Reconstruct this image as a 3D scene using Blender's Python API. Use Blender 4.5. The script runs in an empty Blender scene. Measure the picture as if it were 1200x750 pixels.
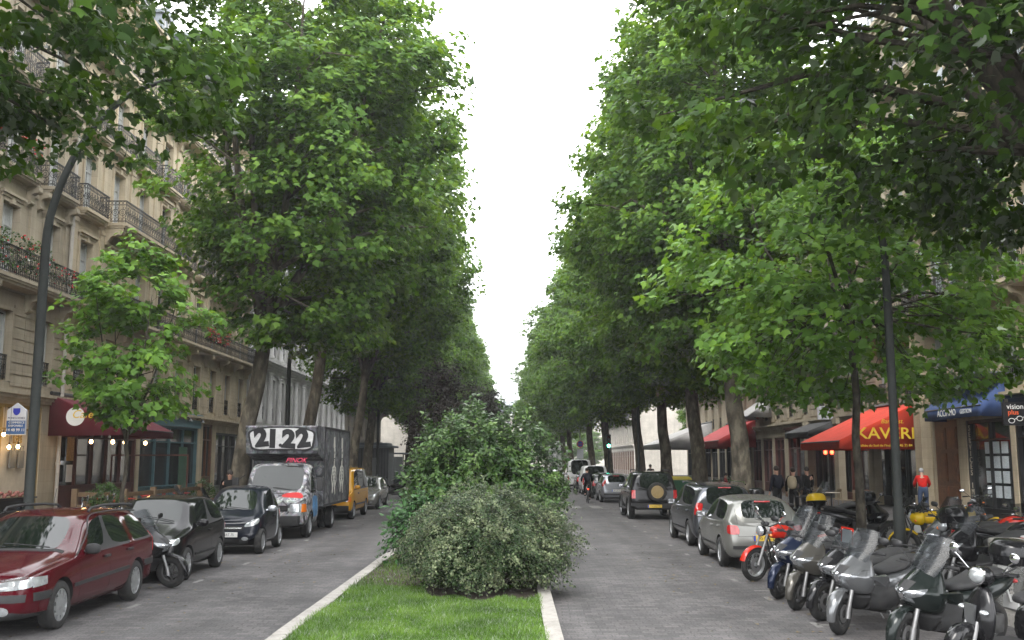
import bpy, bmesh, math, random
import numpy as np
from math import sin, cos, pi, radians, sqrt, atan2
from mathutils import Vector, Matrix, Euler
from mathutils.bvhtree import BVHTree
scene = bpy.context.scene
COL = scene.collection
R = random.Random(7)

# ---------------------------------------------------------------- objects
def tagp(o, label=None, cat=None, group=None, kind=None):
    if label: o['label'] = label
    if cat: o['category'] = cat
    if group: o['group'] = group
    if kind: o['kind'] = kind
    return o
def thing(name, label, cat, loc=(0, 0, 0), rz=0.0, group=None):
    o = bpy.data.objects.new(name, None); COL.objects.link(o)
    o.empty_display_size = 0.2
    o.location = loc; o.rotation_euler = (0, 0, rz)
    return tagp(o, label, cat, group)
def kids(o):
    return [c for c in COL.objects if c.parent == o]
_children = {}
def link(o, parent=None):
    COL.objects.link(o)
    if parent is not None:
        o.parent = parent
        _children.setdefault(parent.name, []).append(o)
    return o
def copy_tree(o, parent=None, **kw):
    c = o.copy(); link(c, parent)
    for ch in _children.get(o.name, []):
        copy_tree(ch, c)
    return c
def dup(o, loc, rz=0.0, label=None, scale=None, group=None):
    c = copy_tree(o); c.location = loc; c.rotation_euler = (0, 0, rz)
    if scale is not None: c.scale = scale if hasattr(scale, '__len__') else (scale,)*3
    if label: c['label'] = label
    if group: c['group'] = group
    return c

# ---------------------------------------------------------------- mesh builder
class MB:
    def __init__(s): s.v = []; s.f = []; s.m = []
    def add(s, vs, fs, m=0):
        b = len(s.v); s.v.extend(tuple(p) for p in vs)
        for f in fs: s.f.append(tuple(b+i for i in f)); s.m.append(m)
        return s
    def join(s, o, M=None, m=None):
        vs = o.v if M is None else [tuple(M @ Vector(p)) for p in o.v]
        b = len(s.v); s.v.extend(vs)
        for f, mm in zip(o.f, o.m): s.f.append(tuple(b+i for i in f)); s.m.append(mm if m is None else m)
        return s
    def box(s, x0, x1, y0, y1, z0, z1, m=0, M=None):
        if x0 > x1: x0, x1 = x1, x0
        if y0 > y1: y0, y1 = y1, y0
        if z0 > z1: z0, z1 = z1, z0
        vs = [(x0,y0,z0),(x1,y0,z0),(x1,y1,z0),(x0,y1,z0),(x0,y0,z1),(x1,y0,z1),(x1,y1,z1),(x0,y1,z1)]
        if M is not None: vs = [M @ Vector(p) for p in vs]
        return s.add(vs, [(0,3,2,1),(4,5,6,7),(0,1,5,4),(1,2,6,5),(2,3,7,6),(3,0,4,7)], m)
    def rbox(s, x0, x1, y0, y1, z0, z1, r=.02, m=0, M=None):
        """box with chamfered edges"""
        cx, cy, cz = (x0+x1)/2, (y0+y1)/2, (z0+z1)/2
        hx, hy, hz = abs(x1-x0)/2, abs(y1-y0)/2, abs(z1-z0)/2
        r = min(r, hx*.9, hy*.9, hz*.9)
        bm = bmesh.new(); bmesh.ops.create_cube(bm, size=2)
        for v in bm.verts: v.co = Vector((cx+v.co.x*hx, cy+v.co.y*hy, cz+v.co.z*hz))
        bmesh.ops.bevel(bm, geom=bm.edges[:], offset=r, segments=2, affect='EDGES', profile=.7)
        bm.verts.index_update()
        vs = [v.co.copy() for v in bm.verts]; fs = [[v.index for v in f.verts] for f in bm.faces]; bm.free()
        if M is not None: vs = [M @ p for p in vs]
        return s.add(vs, fs, m)
    def loft(s, rings, cap=True, closed=True, m=0):
        n = len(rings[0]); vs = [p for r in rings for p in r]; fs = []
        for i in range(len(rings)-1):
            for j in range(n if closed else n-1):
                k = (j+1) % n
                fs.append((i*n+j, i*n+k, (i+1)*n+k, (i+1)*n+j))
        if cap and closed:
            fs.append(tuple(range(n-1, -1, -1))); fs.append(tuple((len(rings)-1)*n+j for j in range(n)))
        return s.add(vs, fs, m)
    def tube(s, pts, r, n=8, m=0, cap=True):
        pts = [Vector(p) for p in pts]
        rs = r if hasattr(r, '__len__') else [r]*len(pts)
        t = (pts[1]-pts[0]).normalized()
        u = t.orthogonal().normalized(); rings = []
        for i, p in enumerate(pts):
            if i == 0: tt = pts[1]-pts[0]
            elif i == len(pts)-1: tt = pts[-1]-pts[-2]
            else: tt = (pts[i+1]-pts[i]).normalized()+(pts[i]-pts[i-1]).normalized()
            if tt.length < 1e-9: tt = t.copy()
            tt.normalize()
            u = (u - tt*u.dot(tt))
            u = u.normalized() if u.length > 1e-6 else tt.orthogonal().normalized()
            w = tt.cross(u)
            rings.append([p + (u*cos(2*pi*k/n)+w*sin(2*pi*k/n))*rs[i] for k in range(n)])
        return s.loft(rings, cap, True, m)
    def cyl(s, a, b, r, n=12, m=0, r2=None):
        return s.tube([a, b], [r, r if r2 is None else r2], n, m)
    def lathe(s, prof, n=16, M=None, m=0, cap=False):
        """prof: (r,z) list, axis z"""
        rings = [[Vector((r*cos(2*pi*k/n), r*sin(2*pi*k/n), z)) for k in range(n)] for r, z in prof]
        if M is not None: rings = [[M @ p for p in rg] for rg in rings]
        return s.loft(rings, cap, True, m)
    def ell(s, c, rx, ry, rz, n=12, k=8, m=0, M=None, e=1.0):
        rings = []
        for i in range(k+1):
            a = -pi/2+pi*i/k
            ca = max(cos(a), .02)**e; sa = (abs(sin(a))**e)*(1 if sin(a) > 0 else -1)
            rings.append([Vector((c[0]+rx*ca*cos(2*pi*j/n), c[1]+ry*ca*sin(2*pi*j/n), c[2]+rz*sa)) for j in range(n)])
        if M is not None: rings = [[M @ p for p in rg] for rg in rings]
        return s.loft(rings, True, True, m)
    def prism(s, poly, y0, y1, m=0, M=None):
        """polygon in (x,z) extruded along y"""
        n = len(poly)
        vs = [Vector((x, y0, z)) for x, z in poly]+[Vector((x, y1, z)) for x, z in poly]
        if M is not None: vs = [M @ p for p in vs]
        fs = [tuple(range(n)), tuple(range(2*n-1, n-1, -1))]+[(i, i+n, (i+1) % n+n, (i+1) % n) for i in range(n)]
        return s.add(vs, fs, m)
    def mesh(s, name, mats, smooth=None, fix=True):
        me = bpy.data.meshes.new(name)
        me.from_pydata([tuple(p) for p in s.v], [], s.f)
        for mt in (mats if isinstance(mats, (list, tuple)) else [mats]): me.materials.append(mt)
        if isinstance(mats, (list, tuple)) and len(mats) > 1: me.polygons.foreach_set('material_index', s.m)
        if fix:
            bm = bmesh.new(); bm.from_mesh(me)
            bmesh.ops.remove_doubles(bm, verts=bm.verts, dist=1e-5)
            bmesh.ops.recalc_face_normals(bm, faces=bm.faces); bm.to_mesh(me); bm.free()
        if smooth:
            me.polygons.foreach_set('use_smooth', [True]*len(me.polygons))
            me.set_sharp_from_angle(angle=radians(smooth))
        me.update()
        return me
    def build(s, name, mats, parent=None, smooth=38, loc=None, rot=None, sub=0, fix=True):
        o = bpy.data.objects.new(name, s.mesh(name, mats, smooth, fix)); link(o, parent)
        if loc is not None: o.location = loc
        if rot is not None: o.rotation_euler = rot
        if sub:
            md = o.modifiers.new('sub', 'SUBSURF'); md.levels = sub; md.render_levels = sub
        return o
def single(name, mb, mats, label, cat, loc=(0, 0, 0), rz=0, group=None, smooth=38, kind=None):
    o = mb.build(name, mats, None, smooth); o.location = loc; o.rotation_euler = (0, 0, rz)
    return tagp(o, label, cat, group, kind)
def TM(loc=(0, 0, 0), rot=(0, 0, 0), sc=(1, 1, 1)):
    return Matrix.LocRotScale(Vector(loc), Euler(rot), Vector(sc))
def superring(c, a, b, e=2.5, n=16, ax='x', tilt=0.0):
    """ring in the plane normal to axis ax (x: y/z plane); tilt leans it in x"""
    out = []
    for k in range(n):
        t = 2*pi*k/n; ct, st = cos(t), sin(t)
        y = a*abs(ct)**(2/e)*(1 if ct >= 0 else -1); z = b*abs(st)**(2/e)*(1 if st >= 0 else -1)
        out.append(Vector((c[0]+z*tilt, c[1]+y, c[2]+z)))
    return out
def bez(pts, n=10):
    """Catmull-Rom through points"""
    P = [Vector(p) for p in pts]; P = [P[0]*2-P[1]]+P+[P[-1]*2-P[-2]]; out = []
    for i in range(1, len(P)-2):
        for k in range(n):
            t = k/n; a, b, c, d = P[i-1], P[i], P[i+1], P[i+2]
            out.append(.5*((2*b)+(c-a)*t+(2*a-5*b+4*c-d)*t*t+(3*b-a-3*c+d)*t**3))
    out.append(P[-2].copy()); return out

# ---------------------------------------------------------------- materials
_M = {}
def nodes_of(name):
    m = bpy.data.materials.new(name); m.use_nodes = True
    nt = m.node_tree; b = nt.nodes['Principled BSDF']
    return m, nt, b
def mat(name, col, rough=.6, metal=0.0, var=.12, vscale=3.0, bump=0.0, bscale=30.0, coat=0.0, spec=.5, trans=0.0, emit=None, estr=0.0, sheen=0, dirt=0.0):
    if name in _M: return _M[name]
    m, nt, b = nodes_of(name); N = nt.nodes; L = nt.links
    b.inputs['Roughness'].default_value = rough; b.inputs['Metallic'].default_value = metal
    b.inputs['Specular IOR Level'].default_value = spec
    b.inputs['Coat Weight'].default_value = coat; b.inputs['Coat Roughness'].default_value = .05
    b.inputs['Transmission Weight'].default_value = trans
    tc = N.new('ShaderNodeTexCoord')
    nz = N.new('ShaderNodeTexNoise'); nz.inputs['Scale'].default_value = vscale; nz.inputs['Detail'].default_value = 5; nz.inputs['Roughness'].default_value = .62
    L.new(tc.outputs['Object'], nz.inputs['Vector'])
    cr = N.new('ShaderNodeValToRGB')
    cr.color_ramp.elements[0].position = .3; cr.color_ramp.elements[1].position = .7
    cr.color_ramp.elements[0].color = tuple(c*(1-var) for c in col)+(1,)
    cr.color_ramp.elements[1].color = tuple(min(1, c*(1+var)) for c in col)+(1,)
    L.new(nz.outputs['Fac'], cr.inputs['Fac'])
    src = cr.outputs['Color']
    if dirt > 0:
        n2 = N.new('ShaderNodeTexNoise'); n2.inputs['Scale'].default_value = vscale*4; n2.inputs['Detail'].default_value = 8
        L.new(tc.outputs['Object'], n2.inputs['Vector'])
        mr = N.new('ShaderNodeMapRange'); mr.inputs['From Min'].default_value = .5; mr.inputs['From Max'].default_value = .75
        mr.inputs['To Max'].default_value = dirt; L.new(n2.outputs['Fac'], mr.inputs['Value'])
        mx = N.new('ShaderNodeMixRGB'); mx.inputs['Color2'].default_value = (.09, .08, .065, 1)
        L.new(mr.outputs['Result'], mx.inputs['Fac']); L.new(src, mx.inputs['Color1']); src = mx.outputs['Color']
        rr = N.new('ShaderNodeMapRange'); rr.inputs['To Min'].default_value = rough; rr.inputs['To Max'].default_value = min(1, rough+.35)
        L.new(n2.outputs['Fac'], rr.inputs['Value']); L.new(rr.outputs['Result'], b.inputs['Roughness'])
    L.new(src, b.inputs['Base Color'])
    if bump > 0:
        nb = N.new('ShaderNodeTexNoise'); nb.inputs['Scale'].default_value = bscale; nb.inputs['Detail'].default_value = 6
        L.new(tc.outputs['Object'], nb.inputs['Vector'])
        bp = N.new('ShaderNodeBump'); bp.inputs['Strength'].default_value = bump; bp.inputs['Distance'].default_value = .02
        L.new(nb.outputs['Fac'], bp.inputs['Height']); L.new(bp.outputs['Normal'], b.inputs['Normal'])
    if emit:
        b.inputs['Emission Color'].default_value = tuple(emit)+(1,); b.inputs['Emission Strength'].default_value = estr
    _M[name] = m; return m
def leaf_mat(name, c0, c1, c2, trans=.35, rough=.45, gloss=.25, back=None, ns=.8, nk=1.3):
    """diffuse + translucent leaf, colour varied leaf by leaf and clump by clump"""
    m = bpy.data.materials.new(name); m.use_nodes = True; nt = m.node_tree; N = nt.nodes; L = nt.links
    N.clear(); out = N.new('ShaderNodeOutputMaterial')
    g = N.new('ShaderNodeNewGeometry'); tc = N.new('ShaderNodeTexCoord')
    nz = N.new('ShaderNodeTexNoise'); nz.inputs['Scale'].default_value = ns; nz.inputs['Detail'].default_value = 3
    L.new(tc.outputs['Object'], nz.inputs['Vector'])
    ad = N.new('ShaderNodeMath'); ad.operation = 'MULTIPLY_ADD'; ad.inputs[1].default_value = .55
    L.new(g.outputs['Random Per Island'], ad.inputs[0])
    sc = N.new('ShaderNodeMath'); sc.operation = 'MULTIPLY_ADD'; sc.inputs[1].default_value = nk; sc.inputs[2].default_value = .23-nk/2
    L.new(nz.outputs['Fac'], sc.inputs[0]); L.new(sc.outputs[0], ad.inputs[2])
    cr = N.new('ShaderNodeValToRGB'); e = cr.color_ramp.elements
    e[0].position = .1; e[1].position = .9; e[0].color = c0+(1,); e[1].color = c2+(1,)
    k = e.new(.5); k.color = c1+(1,)
    L.new(ad.outputs[0], cr.inputs['Fac']); col = cr.outputs['Color']
    if back:
        mb_ = N.new('ShaderNodeMixRGB'); mb_.inputs['Color2'].default_value = back+(1,)
        L.new(g.outputs['Backfacing'], mb_.inputs['Fac']); L.new(col, mb_.inputs['Color1']); col = mb_.outputs['Color']
    d = N.new('ShaderNodeBsdfDiffuse'); L.new(col, d.inputs['Color'])
    t = N.new('ShaderNodeBsdfTranslucent')
    hs = N.new('ShaderNodeHueSaturation'); hs.inputs['Hue'].default_value = .48; hs.inputs['Saturation'].default_value = 1.15; hs.inputs['Value'].default_value = 1.35
    L.new(col, hs.inputs['Color']); L.new(hs.outputs['Color'], t.inputs['Color'])
    mx = N.new('ShaderNodeMixShader'); mx.inputs['Fac'].default_value = trans
    L.new(d.outputs[0], mx.inputs[1]); L.new(t.outputs[0], mx.inputs[2])
    gl = N.new('ShaderNodeBsdfGlossy'); gl.inputs['Roughness'].default_value = rough; gl.inputs['Color'].default_value = (1, 1, 1, 1)
    fr = N.new('ShaderNodeFresnel'); fr.inputs['IOR'].default_value = 1.4
    fm = N.new('ShaderNodeMath'); fm.operation = 'MULTIPLY'; fm.inputs[1].default_value = gloss*4
    L.new(fr.outputs[0], fm.inputs[0])
    m2 = N.new('ShaderNodeMixShader'); L.new(fm.outputs[0], m2.inputs['Fac']); L.new(mx.outputs[0], m2.inputs[1]); L.new(gl.outputs[0], m2.inputs[2])
    L.new(m2.outputs[0], out.inputs['Surface'])
    return m
def stone_mat(name, col, mortar=.8, bw=.9, bh=.42, grime=.45, bump=.3):
    m, nt, b = nodes_of(name); N = nt.nodes; L = nt.links
    b.inputs['Roughness'].default_value = .85; b.inputs['Specular IOR Level'].default_value = .2
    tc = N.new('ShaderNodeTexCoord'); sx = N.new('ShaderNodeSeparateXYZ'); L.new(tc.outputs['Object'], sx.inputs[0])
    add = N.new('ShaderNodeMath'); L.new(sx.outputs['X'], add.inputs[0]); L.new(sx.outputs['Y'], add.inputs[1])
    cx = N.new('ShaderNodeCombineXYZ'); L.new(add.outputs[0], cx.inputs['X']); L.new(sx.outputs['Z'], cx.inputs['Y'])
    br = N.new('ShaderNodeTexBrick'); br.inputs['Scale'].default_value = 1; br.inputs['Brick Width'].default_value = bw; br.inputs['Row Height'].default_value = bh
    br.inputs['Mortar Size'].default_value = .008; br.inputs['Color1'].default_value = (.93, .93, .93, 1); br.inputs['Color2'].default_value = (1, 1, 1, 1)
    br.inputs['Mortar'].default_value = (mortar, mortar, mortar, 1); L.new(cx.outputs[0], br.inputs['Vector'])
    n1 = N.new('ShaderNodeTexNoise'); n1.inputs['Scale'].default_value = .5; n1.inputs['Detail'].default_value = 8; n1.inputs['Roughness'].default_value = .65
    L.new(tc.outputs['Object'], n1.inputs['Vector'])
    cr = N.new('ShaderNodeValToRGB'); cr.color_ramp.elements[0].position = .3; cr.color_ramp.elements[1].position = .68
    cr.color_ramp.elements[0].color = tuple(c*(.72) for c in col)+(1,); cr.color_ramp.elements[1].color = tuple(min(.9, c*1.12) for c in col)+(1,)
    L.new(n1.outputs['Fac'], cr.inputs['Fac'])
    mu = N.new('ShaderNodeMixRGB'); mu.blend_type = 'MULTIPLY'; mu.inputs['Fac'].default_value = 1
    L.new(cr.outputs['Color'], mu.inputs['Color1']); L.new(br.outputs['Color'], mu.inputs['Color2'])
    mp = N.new('ShaderNodeMapping'); mp.inputs['Scale'].default_value = (2.2, 2.2, .16); L.new(tc.outputs['Object'], mp.inputs[0])
    n2 = N.new('ShaderNodeTexNoise'); n2.inputs['Scale'].default_value = 1.3; n2.inputs['Detail'].default_value = 7; L.new(mp.outputs[0], n2.inputs['Vector'])
    mr = N.new('ShaderNodeMapRange'); mr.inputs['From Min'].default_value = .48; mr.inputs['From Max'].default_value = .78; mr.inputs['To Max'].default_value = grime
    L.new(n2.outputs['Fac'], mr.inputs['Value'])
    gm = N.new('ShaderNodeMixRGB'); gm.inputs['Color2'].default_value = (col[0]*.35, col[1]*.34, col[2]*.34, 1)
    L.new(mr.outputs[0], gm.inputs['Fac']); L.new(mu.outputs[0], gm.inputs['Color1']); L.new(gm.outputs[0], b.inputs['Base Color'])
    bp = N.new('ShaderNodeBump'); bp.inputs['Strength'].default_value = bump; bp.inputs['Distance'].default_value = .03
    n3 = N.new('ShaderNodeTexNoise'); n3.inputs['Scale'].default_value = 14; n3.inputs['Detail'].default_value = 8; L.new(tc.outputs['Object'], n3.inputs['Vector'])
    mm = N.new('ShaderNodeMath'); mm.operation = 'MULTIPLY_ADD'; mm.inputs[1].default_value = .35; L.new(n3.outputs['Fac'], mm.inputs[0])
    bb = N.new('ShaderNodeRGBToBW'); L.new(br.outputs['Color'], bb.inputs[0]); L.new(bb.outputs[0], mm.inputs[2])
    L.new(mm.outputs[0], bp.inputs['Height']); L.new(bp.outputs[0], b.inputs['Normal'])
    return m
def text(s, size, parent, mtl, loc, rot, name='lettering', ext=.004, align='CENTER', label=None, sx=1.0, bold=0.0, shear=0):
    cu = bpy.data.curves.new(name, 'FONT'); cu.body = s; cu.size = size; cu.extrude = ext; cu.align_x = align; cu.align_y = 'CENTER'
    cu.offset = bold; cu.shear = shear; cu.resolution_u = 3
    tmp = bpy.data.objects.new('t', cu); COL.objects.link(tmp)
    dg = bpy.context.evaluated_depsgraph_get()
    me = bpy.data.meshes.new_from_object(tmp.evaluated_get(dg)); bpy.data.objects.remove(tmp)
    me.materials.clear(); me.materials.append(mtl); me.name = name
    o = bpy.data.objects.new(name, me); link(o, parent); o.location = loc; o.rotation_euler = rot; o.scale = (sx, 1, 1)
    return o
# ================================================================ ground, roads, kerbs
def asphalt_mat(name, c0, c1, setts=True):
    m, nt, b = nodes_of(name); N = nt.nodes; L = nt.links
    tc = N.new('ShaderNodeTexCoord')
    wv = N.new('ShaderNodeTexNoise'); wv.inputs['Scale'].default_value = .35; wv.inputs['Detail'].default_value = 3; L.new(tc.outputs['Object'], wv.inputs['Vector'])
    ad = N.new('ShaderNodeMixRGB'); ad.blend_type = 'ADD'; ad.inputs['Fac'].default_value = .35; L.new(tc.outputs['Object'], ad.inputs['Color1']); L.new(wv.outputs['Color'], ad.inputs['Color2'])
    br = N.new('ShaderNodeTexBrick'); br.inputs['Scale'].default_value = 1; br.inputs['Brick Width'].default_value = .21; br.inputs['Row Height'].default_value = .15
    br.inputs['Mortar Size'].default_value = .012; br.inputs['Mortar Smooth'].default_value = .6
    br.inputs['Color1'].default_value = (.72, .72, .72, 1); br.inputs['Color2'].default_value = (1.25, 1.2, 1.18, 1); br.inputs['Mortar'].default_value = (.6, .59, .57, 1)
    L.new(ad.outputs[0], br.inputs['Vector'])
    n1 = N.new('ShaderNodeTexNoise'); n1.inputs['Scale'].default_value = .45; n1.inputs['Detail'].default_value = 9; n1.inputs['Roughness'].default_value = .6; L.new(tc.outputs['Object'], n1.inputs['Vector'])
    cr = N.new('ShaderNodeValToRGB'); cr.color_ramp.elements[0].position = .33; cr.color_ramp.elements[1].position = .68
    cr.color_ramp.elements[0].color = c0+(1,); cr.color_ramp.elements[1].color = c1+(1,); L.new(n1.outputs['Fac'], cr.inputs['Fac'])
    n2 = N.new('ShaderNodeTexNoise'); n2.inputs['Scale'].default_value = 38; n2.inputs['Detail'].default_value = 4; L.new(tc.outputs['Object'], n2.inputs['Vector'])
    sp = N.new('ShaderNodeMapRange'); sp.inputs['From Min'].default_value = .35; sp.inputs['From Max'].default_value = .65; sp.inputs['To Min'].default_value = .6; sp.inputs['To Max'].default_value = 1.45; L.new(n2.outputs['Fac'], sp.inputs['Value'])
    mu = N.new('ShaderNodeMixRGB'); mu.blend_type = 'MULTIPLY'; mu.inputs['Fac'].default_value = .85 if setts else .15
    L.new(cr.outputs['Color'], mu.inputs['Color1']); L.new(br.outputs['Color'], mu.inputs['Color2'])
    m2 = N.new('ShaderNodeMixRGB'); m2.blend_type = 'MULTIPLY'; m2.inputs['Fac'].default_value = .8
    L.new(mu.outputs[0], m2.inputs['Color1']); L.new(sp.outputs[0], m2.inputs['Color2'])
    # oil stains in the parking lanes and wheel tracks run along y
    mp = N.new('ShaderNodeMapping'); mp.inputs['Scale'].default_value = (1.3, .05, 1); L.new(tc.outputs['Object'], mp.inputs[0])
    n4 = N.new('ShaderNodeTexNoise'); n4.inputs['Scale'].default_value = 1.0; n4.inputs['Detail'].default_value = 5; L.new(mp.outputs[0], n4.inputs['Vector'])
    m4 = N.new('ShaderNodeMapRange'); m4.inputs['From Min'].default_value = .4; m4.inputs['From Max'].default_value = .65; m4.inputs['To Min'].default_value = .8; m4.inputs['To Max'].default_value = 1.12; L.new(n4.outputs['Fac'], m4.inputs['Value'])
    m5 = N.new('ShaderNodeMixRGB'); m5.blend_type = 'MULTIPLY'; m5.inputs['Fac'].default_value = 1; L.new(m2.outputs[0], m5.inputs['Color1']); L.new(m4.outputs[0], m5.inputs['Color2'])
    vo = N.new('ShaderNodeTexVoronoi'); vo.inputs['Scale'].default_value = .9; L.new(ad.outputs[0], vo.inputs['Vector'])
    m6 = N.new('ShaderNodeMapRange'); m6.inputs['From Min'].default_value = .03; m6.inputs['From Max'].default_value = .16; m6.inputs['To Min'].default_value = .6; m6.inputs['To Max'].default_value = 1; L.new(vo.outputs['Distance'], m6.inputs['Value'])
    m7 = N.new('ShaderNodeMixRGB'); m7.blend_type = 'MULTIPLY'; m7.inputs['Fac'].default_value = .7; L.new(m5.outputs[0], m7.inputs['Color1']); L.new(m6.outputs[0], m7.inputs['Color2'])
    L.new(m7.outputs[0], b.inputs['Base Color'])
    b.inputs['Roughness'].default_value = .72; b.inputs['Specular IOR Level'].default_value = .35
    bw = N.new('ShaderNodeRGBToBW'); L.new(m2.outputs[0], bw.inputs[0])
    bp = N.new('ShaderNodeBump'); bp.inputs['Strength'].default_value = .5; bp.inputs['Distance'].default_value = .05; L.new(bw.outputs[0], bp.inputs['Height']); L.new(bp.outputs[0], b.inputs['Normal'])
    return m
M_ROAD = asphalt_mat('old_asphalt', (.068, .066, .067), (.125, .121, .122))
M_PAVE = asphalt_mat('pavement_asphalt', (.06, .058, .056), (.105, .10, .096), False)
M_KERB = mat('granite_kerb', (.36, .34, .31), .8, var=.22, vscale=5, bump=.4, bscale=60, dirt=.5)
M_SOIL = mat('soil', (.055, .042, .03), .95, var=.4, vscale=7, bump=.8, bscale=25)
M_PAINT = mat('road_paint', (.2, .197, .19), .8, var=.4, vscale=22, dirt=1.0)
M_GROUND = mat('far_ground', (.12, .12, .11), .9)
def slab(name, x0, x1, y0, y1, z0, z1, m):
    o = MB().box(x0, x1, y0, y1, z0, z1).build(name, m, smooth=None); return tagp(o, kind='structure')
ML, MR = -2.83, .56          # median kerb faces
KL, KR = -8.2, 6.5           # outer kerbs
FL, FR = -17.0, 17.0         # facade planes
tagp(MB().add([(-900,-200,-.02),(900,-200,-.02),(900,1500,-.02),(-900,1500,-.02)], [(0,1,2,3)]).build('ground', M_GROUND, smooth=None), kind='structure')
def sheet(name, x0, x1, y0, y1, z, m):
    return tagp(MB().add([(x0,y0,z),(x1,y0,z),(x1,y1,z),(x0,y1,z)], [(0,1,2,3)]).build(name, m, smooth=None), kind='structure')
sheet('road', KL, KR, -15, 420, 0.0, M_ROAD)
slab('pavement', -40, KL-.18, -15, 128, -.01, .15, M_PAVE)
slab('pavement', KR+.18, 40, -15, 128, -.01, .15, M_PAVE)
slab('pavement', -40, KL-.18, 142, 420, -.01, .15, M_PAVE)
slab('pavement', KR+.18, 40, 142, 420, -.01, .15, M_PAVE)
def kerb(x0, x1, y0, y1, top=.155, seg=1.0):
    mb = MB(); y = y0
    while y < y1-.01:
        e = min(y+seg, y1); d = R.uniform(-.004, .004)
        mb.rbox(x0, x1, y+.005, e-.005, -.01, top+d, .012); y = e
    return mb
o = kerb(KL-.18, KL, -6, 128, .16, 2.0).build('kerb', M_KERB); tagp(o, kind='structure')
o = kerb(KR, KR+.18, -6, 128, .16, 2.0).build('kerb', M_KERB); tagp(o, kind='structure')
o = kerb(ML, ML+.2, 4, 110, .15, 1.0).build('kerb', M_KERB); tagp(o, kind='structure')
o = kerb(MR-.2, MR, 4, 110, .15, 1.0).build('kerb', M_KERB); tagp(o, kind='structure')
slab('flower_bed', ML+.2, MR-.2, 4, 110, -.01, .115, M_SOIL)
# parking bay dashes and marks
mk = MB()
def dash(x, y, w, l, a=0):
    c, s_ = cos(a), sin(a)
    p = [(-w/2,-l/2),(w/2,-l/2),(w/2,l/2),(-w/2,l/2)]
    mk.add([(x+u*c-v*s_, y+u*s_+v*c, .004) for u, v in p], [(0,1,2,3)])
for y in np.arange(12.2, 70, 3.1): dash(-5.68+R.uniform(-.02,.02), y, .09, .45)
for y in np.arange(8.6, 60, 2.5): dash(4.0+R.uniform(-.02,.02), y, .09, .4)
for y in (10.2, 13.6, 17.1, 19.9): dash(4.25, y, .5, .1)
for x in np.arange(.95, 3.9, .95): dash(x, 47.5, .5, 2.6)
dash(2.35, 11.6, .06, .75, .9)
tagp(mk.build('road_marking', M_PAINT, smooth=None), kind='structure')
# ---- grass: soil tinted sheet plus blades
M_GRASS = leaf_mat('grass_blade', (.05, .11, .012), (.09, .19, .022), (.17, .29, .05), .3, .6, .1, ns=1.4, nk=2.0)
M_LAWN = mat('lawn_base', (.05, .09, .018), .95, var=.45, vscale=9, bump=.6, bscale=80)
sheet('lawn', ML+.2, MR-.2, 4, 15.2, .12, M_LAWN)
def raw_mesh(name, V, loops, sizes, mtl, parent=None, smooth=False):
    me = bpy.data.meshes.new(name)
    me.vertices.add(len(V)); me.vertices.foreach_set('co', np.asarray(V, np.float32).ravel())
    me.loops.add(len(loops)); me.loops.foreach_set('vertex_index', np.asarray(loops, np.int32))
    me.polygons.add(len(sizes)); st = np.concatenate([[0], np.cumsum(sizes)[:-1]]).astype(np.int32)
    me.polygons.foreach_set('loop_start', st); me.polygons.foreach_set('loop_total', np.asarray(sizes, np.int32))
    me.materials.append(mtl); me.update(calc_edges=True); me.validate()
    return me
def blades(n, x0, x1, y0, y1, h, seed, keep=None):
    g = np.random.default_rng(seed)
    x = g.uniform(x0, x1, n); y = g.uniform(y0, y1, n)
    if keep is not None:
        k = keep(x, y); x, y = x[k], y[k]; n = len(x)
    a = g.uniform(0, 2*pi, n); hh = h*g.uniform(.5, 1.2, n)*(1+.35*np.sin(x*3.1+y*1.7)); w = g.uniform(.004, .008, n)
    lx, ly = g.normal(0, .45, n)*hh, g.normal(0, .45, n)*hh
    V = np.zeros((n, 3, 3)); ca, sa = np.cos(a)*w, np.sin(a)*w
    V[:, 0] = np.stack([x-ca, y-sa, np.full(n, .118)], 1); V[:, 1] = np.stack([x+ca, y+sa, np.full(n, .118)], 1)
    V[:, 2] = np.stack([x+lx, y+ly, .118+hh], 1)
    return V.reshape(-1, 3), np.arange(3*n), np.full(n, 3)
def lawn_keep(x, y):
    d = np.hypot((x+.35)/1.25, (y-16.9)/1.9)
    e = np.minimum(x-(ML+.2), (MR-.2)-x)
    g = np.random.default_rng(3).uniform(0, 1, len(x))
    bare = np.sin(x*7+1.3*np.sin(y*2))*np.sin(y*5+x*2)
    return (d > .95+.12*np.sin(x*9)) & ((e > .03) | (g > .3)) & ((g > .35) | (bare < .62))
V, Lp, S = blades(110000, ML+.17, MR-.17, 8.6, 16.6, .055, 5, lawn_keep)
gr = bpy.data.objects.new('grass', raw_mesh('grass', V, Lp, S, M_GRASS)); link(gr)
tagp(gr, 'short green grass on the central strip in front of the bushes', 'grass', kind='stuff')
V, Lp, S = blades(9000, ML+.17, MR-.17, 16.5, 24, .07, 6)
gr = bpy.data.objects.new('grass', raw_mesh('grass', V, Lp, S, M_GRASS)); link(gr)
tagp(gr, 'grass along the kerb beside and behind the bushes', 'grass', kind='stuff')

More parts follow.
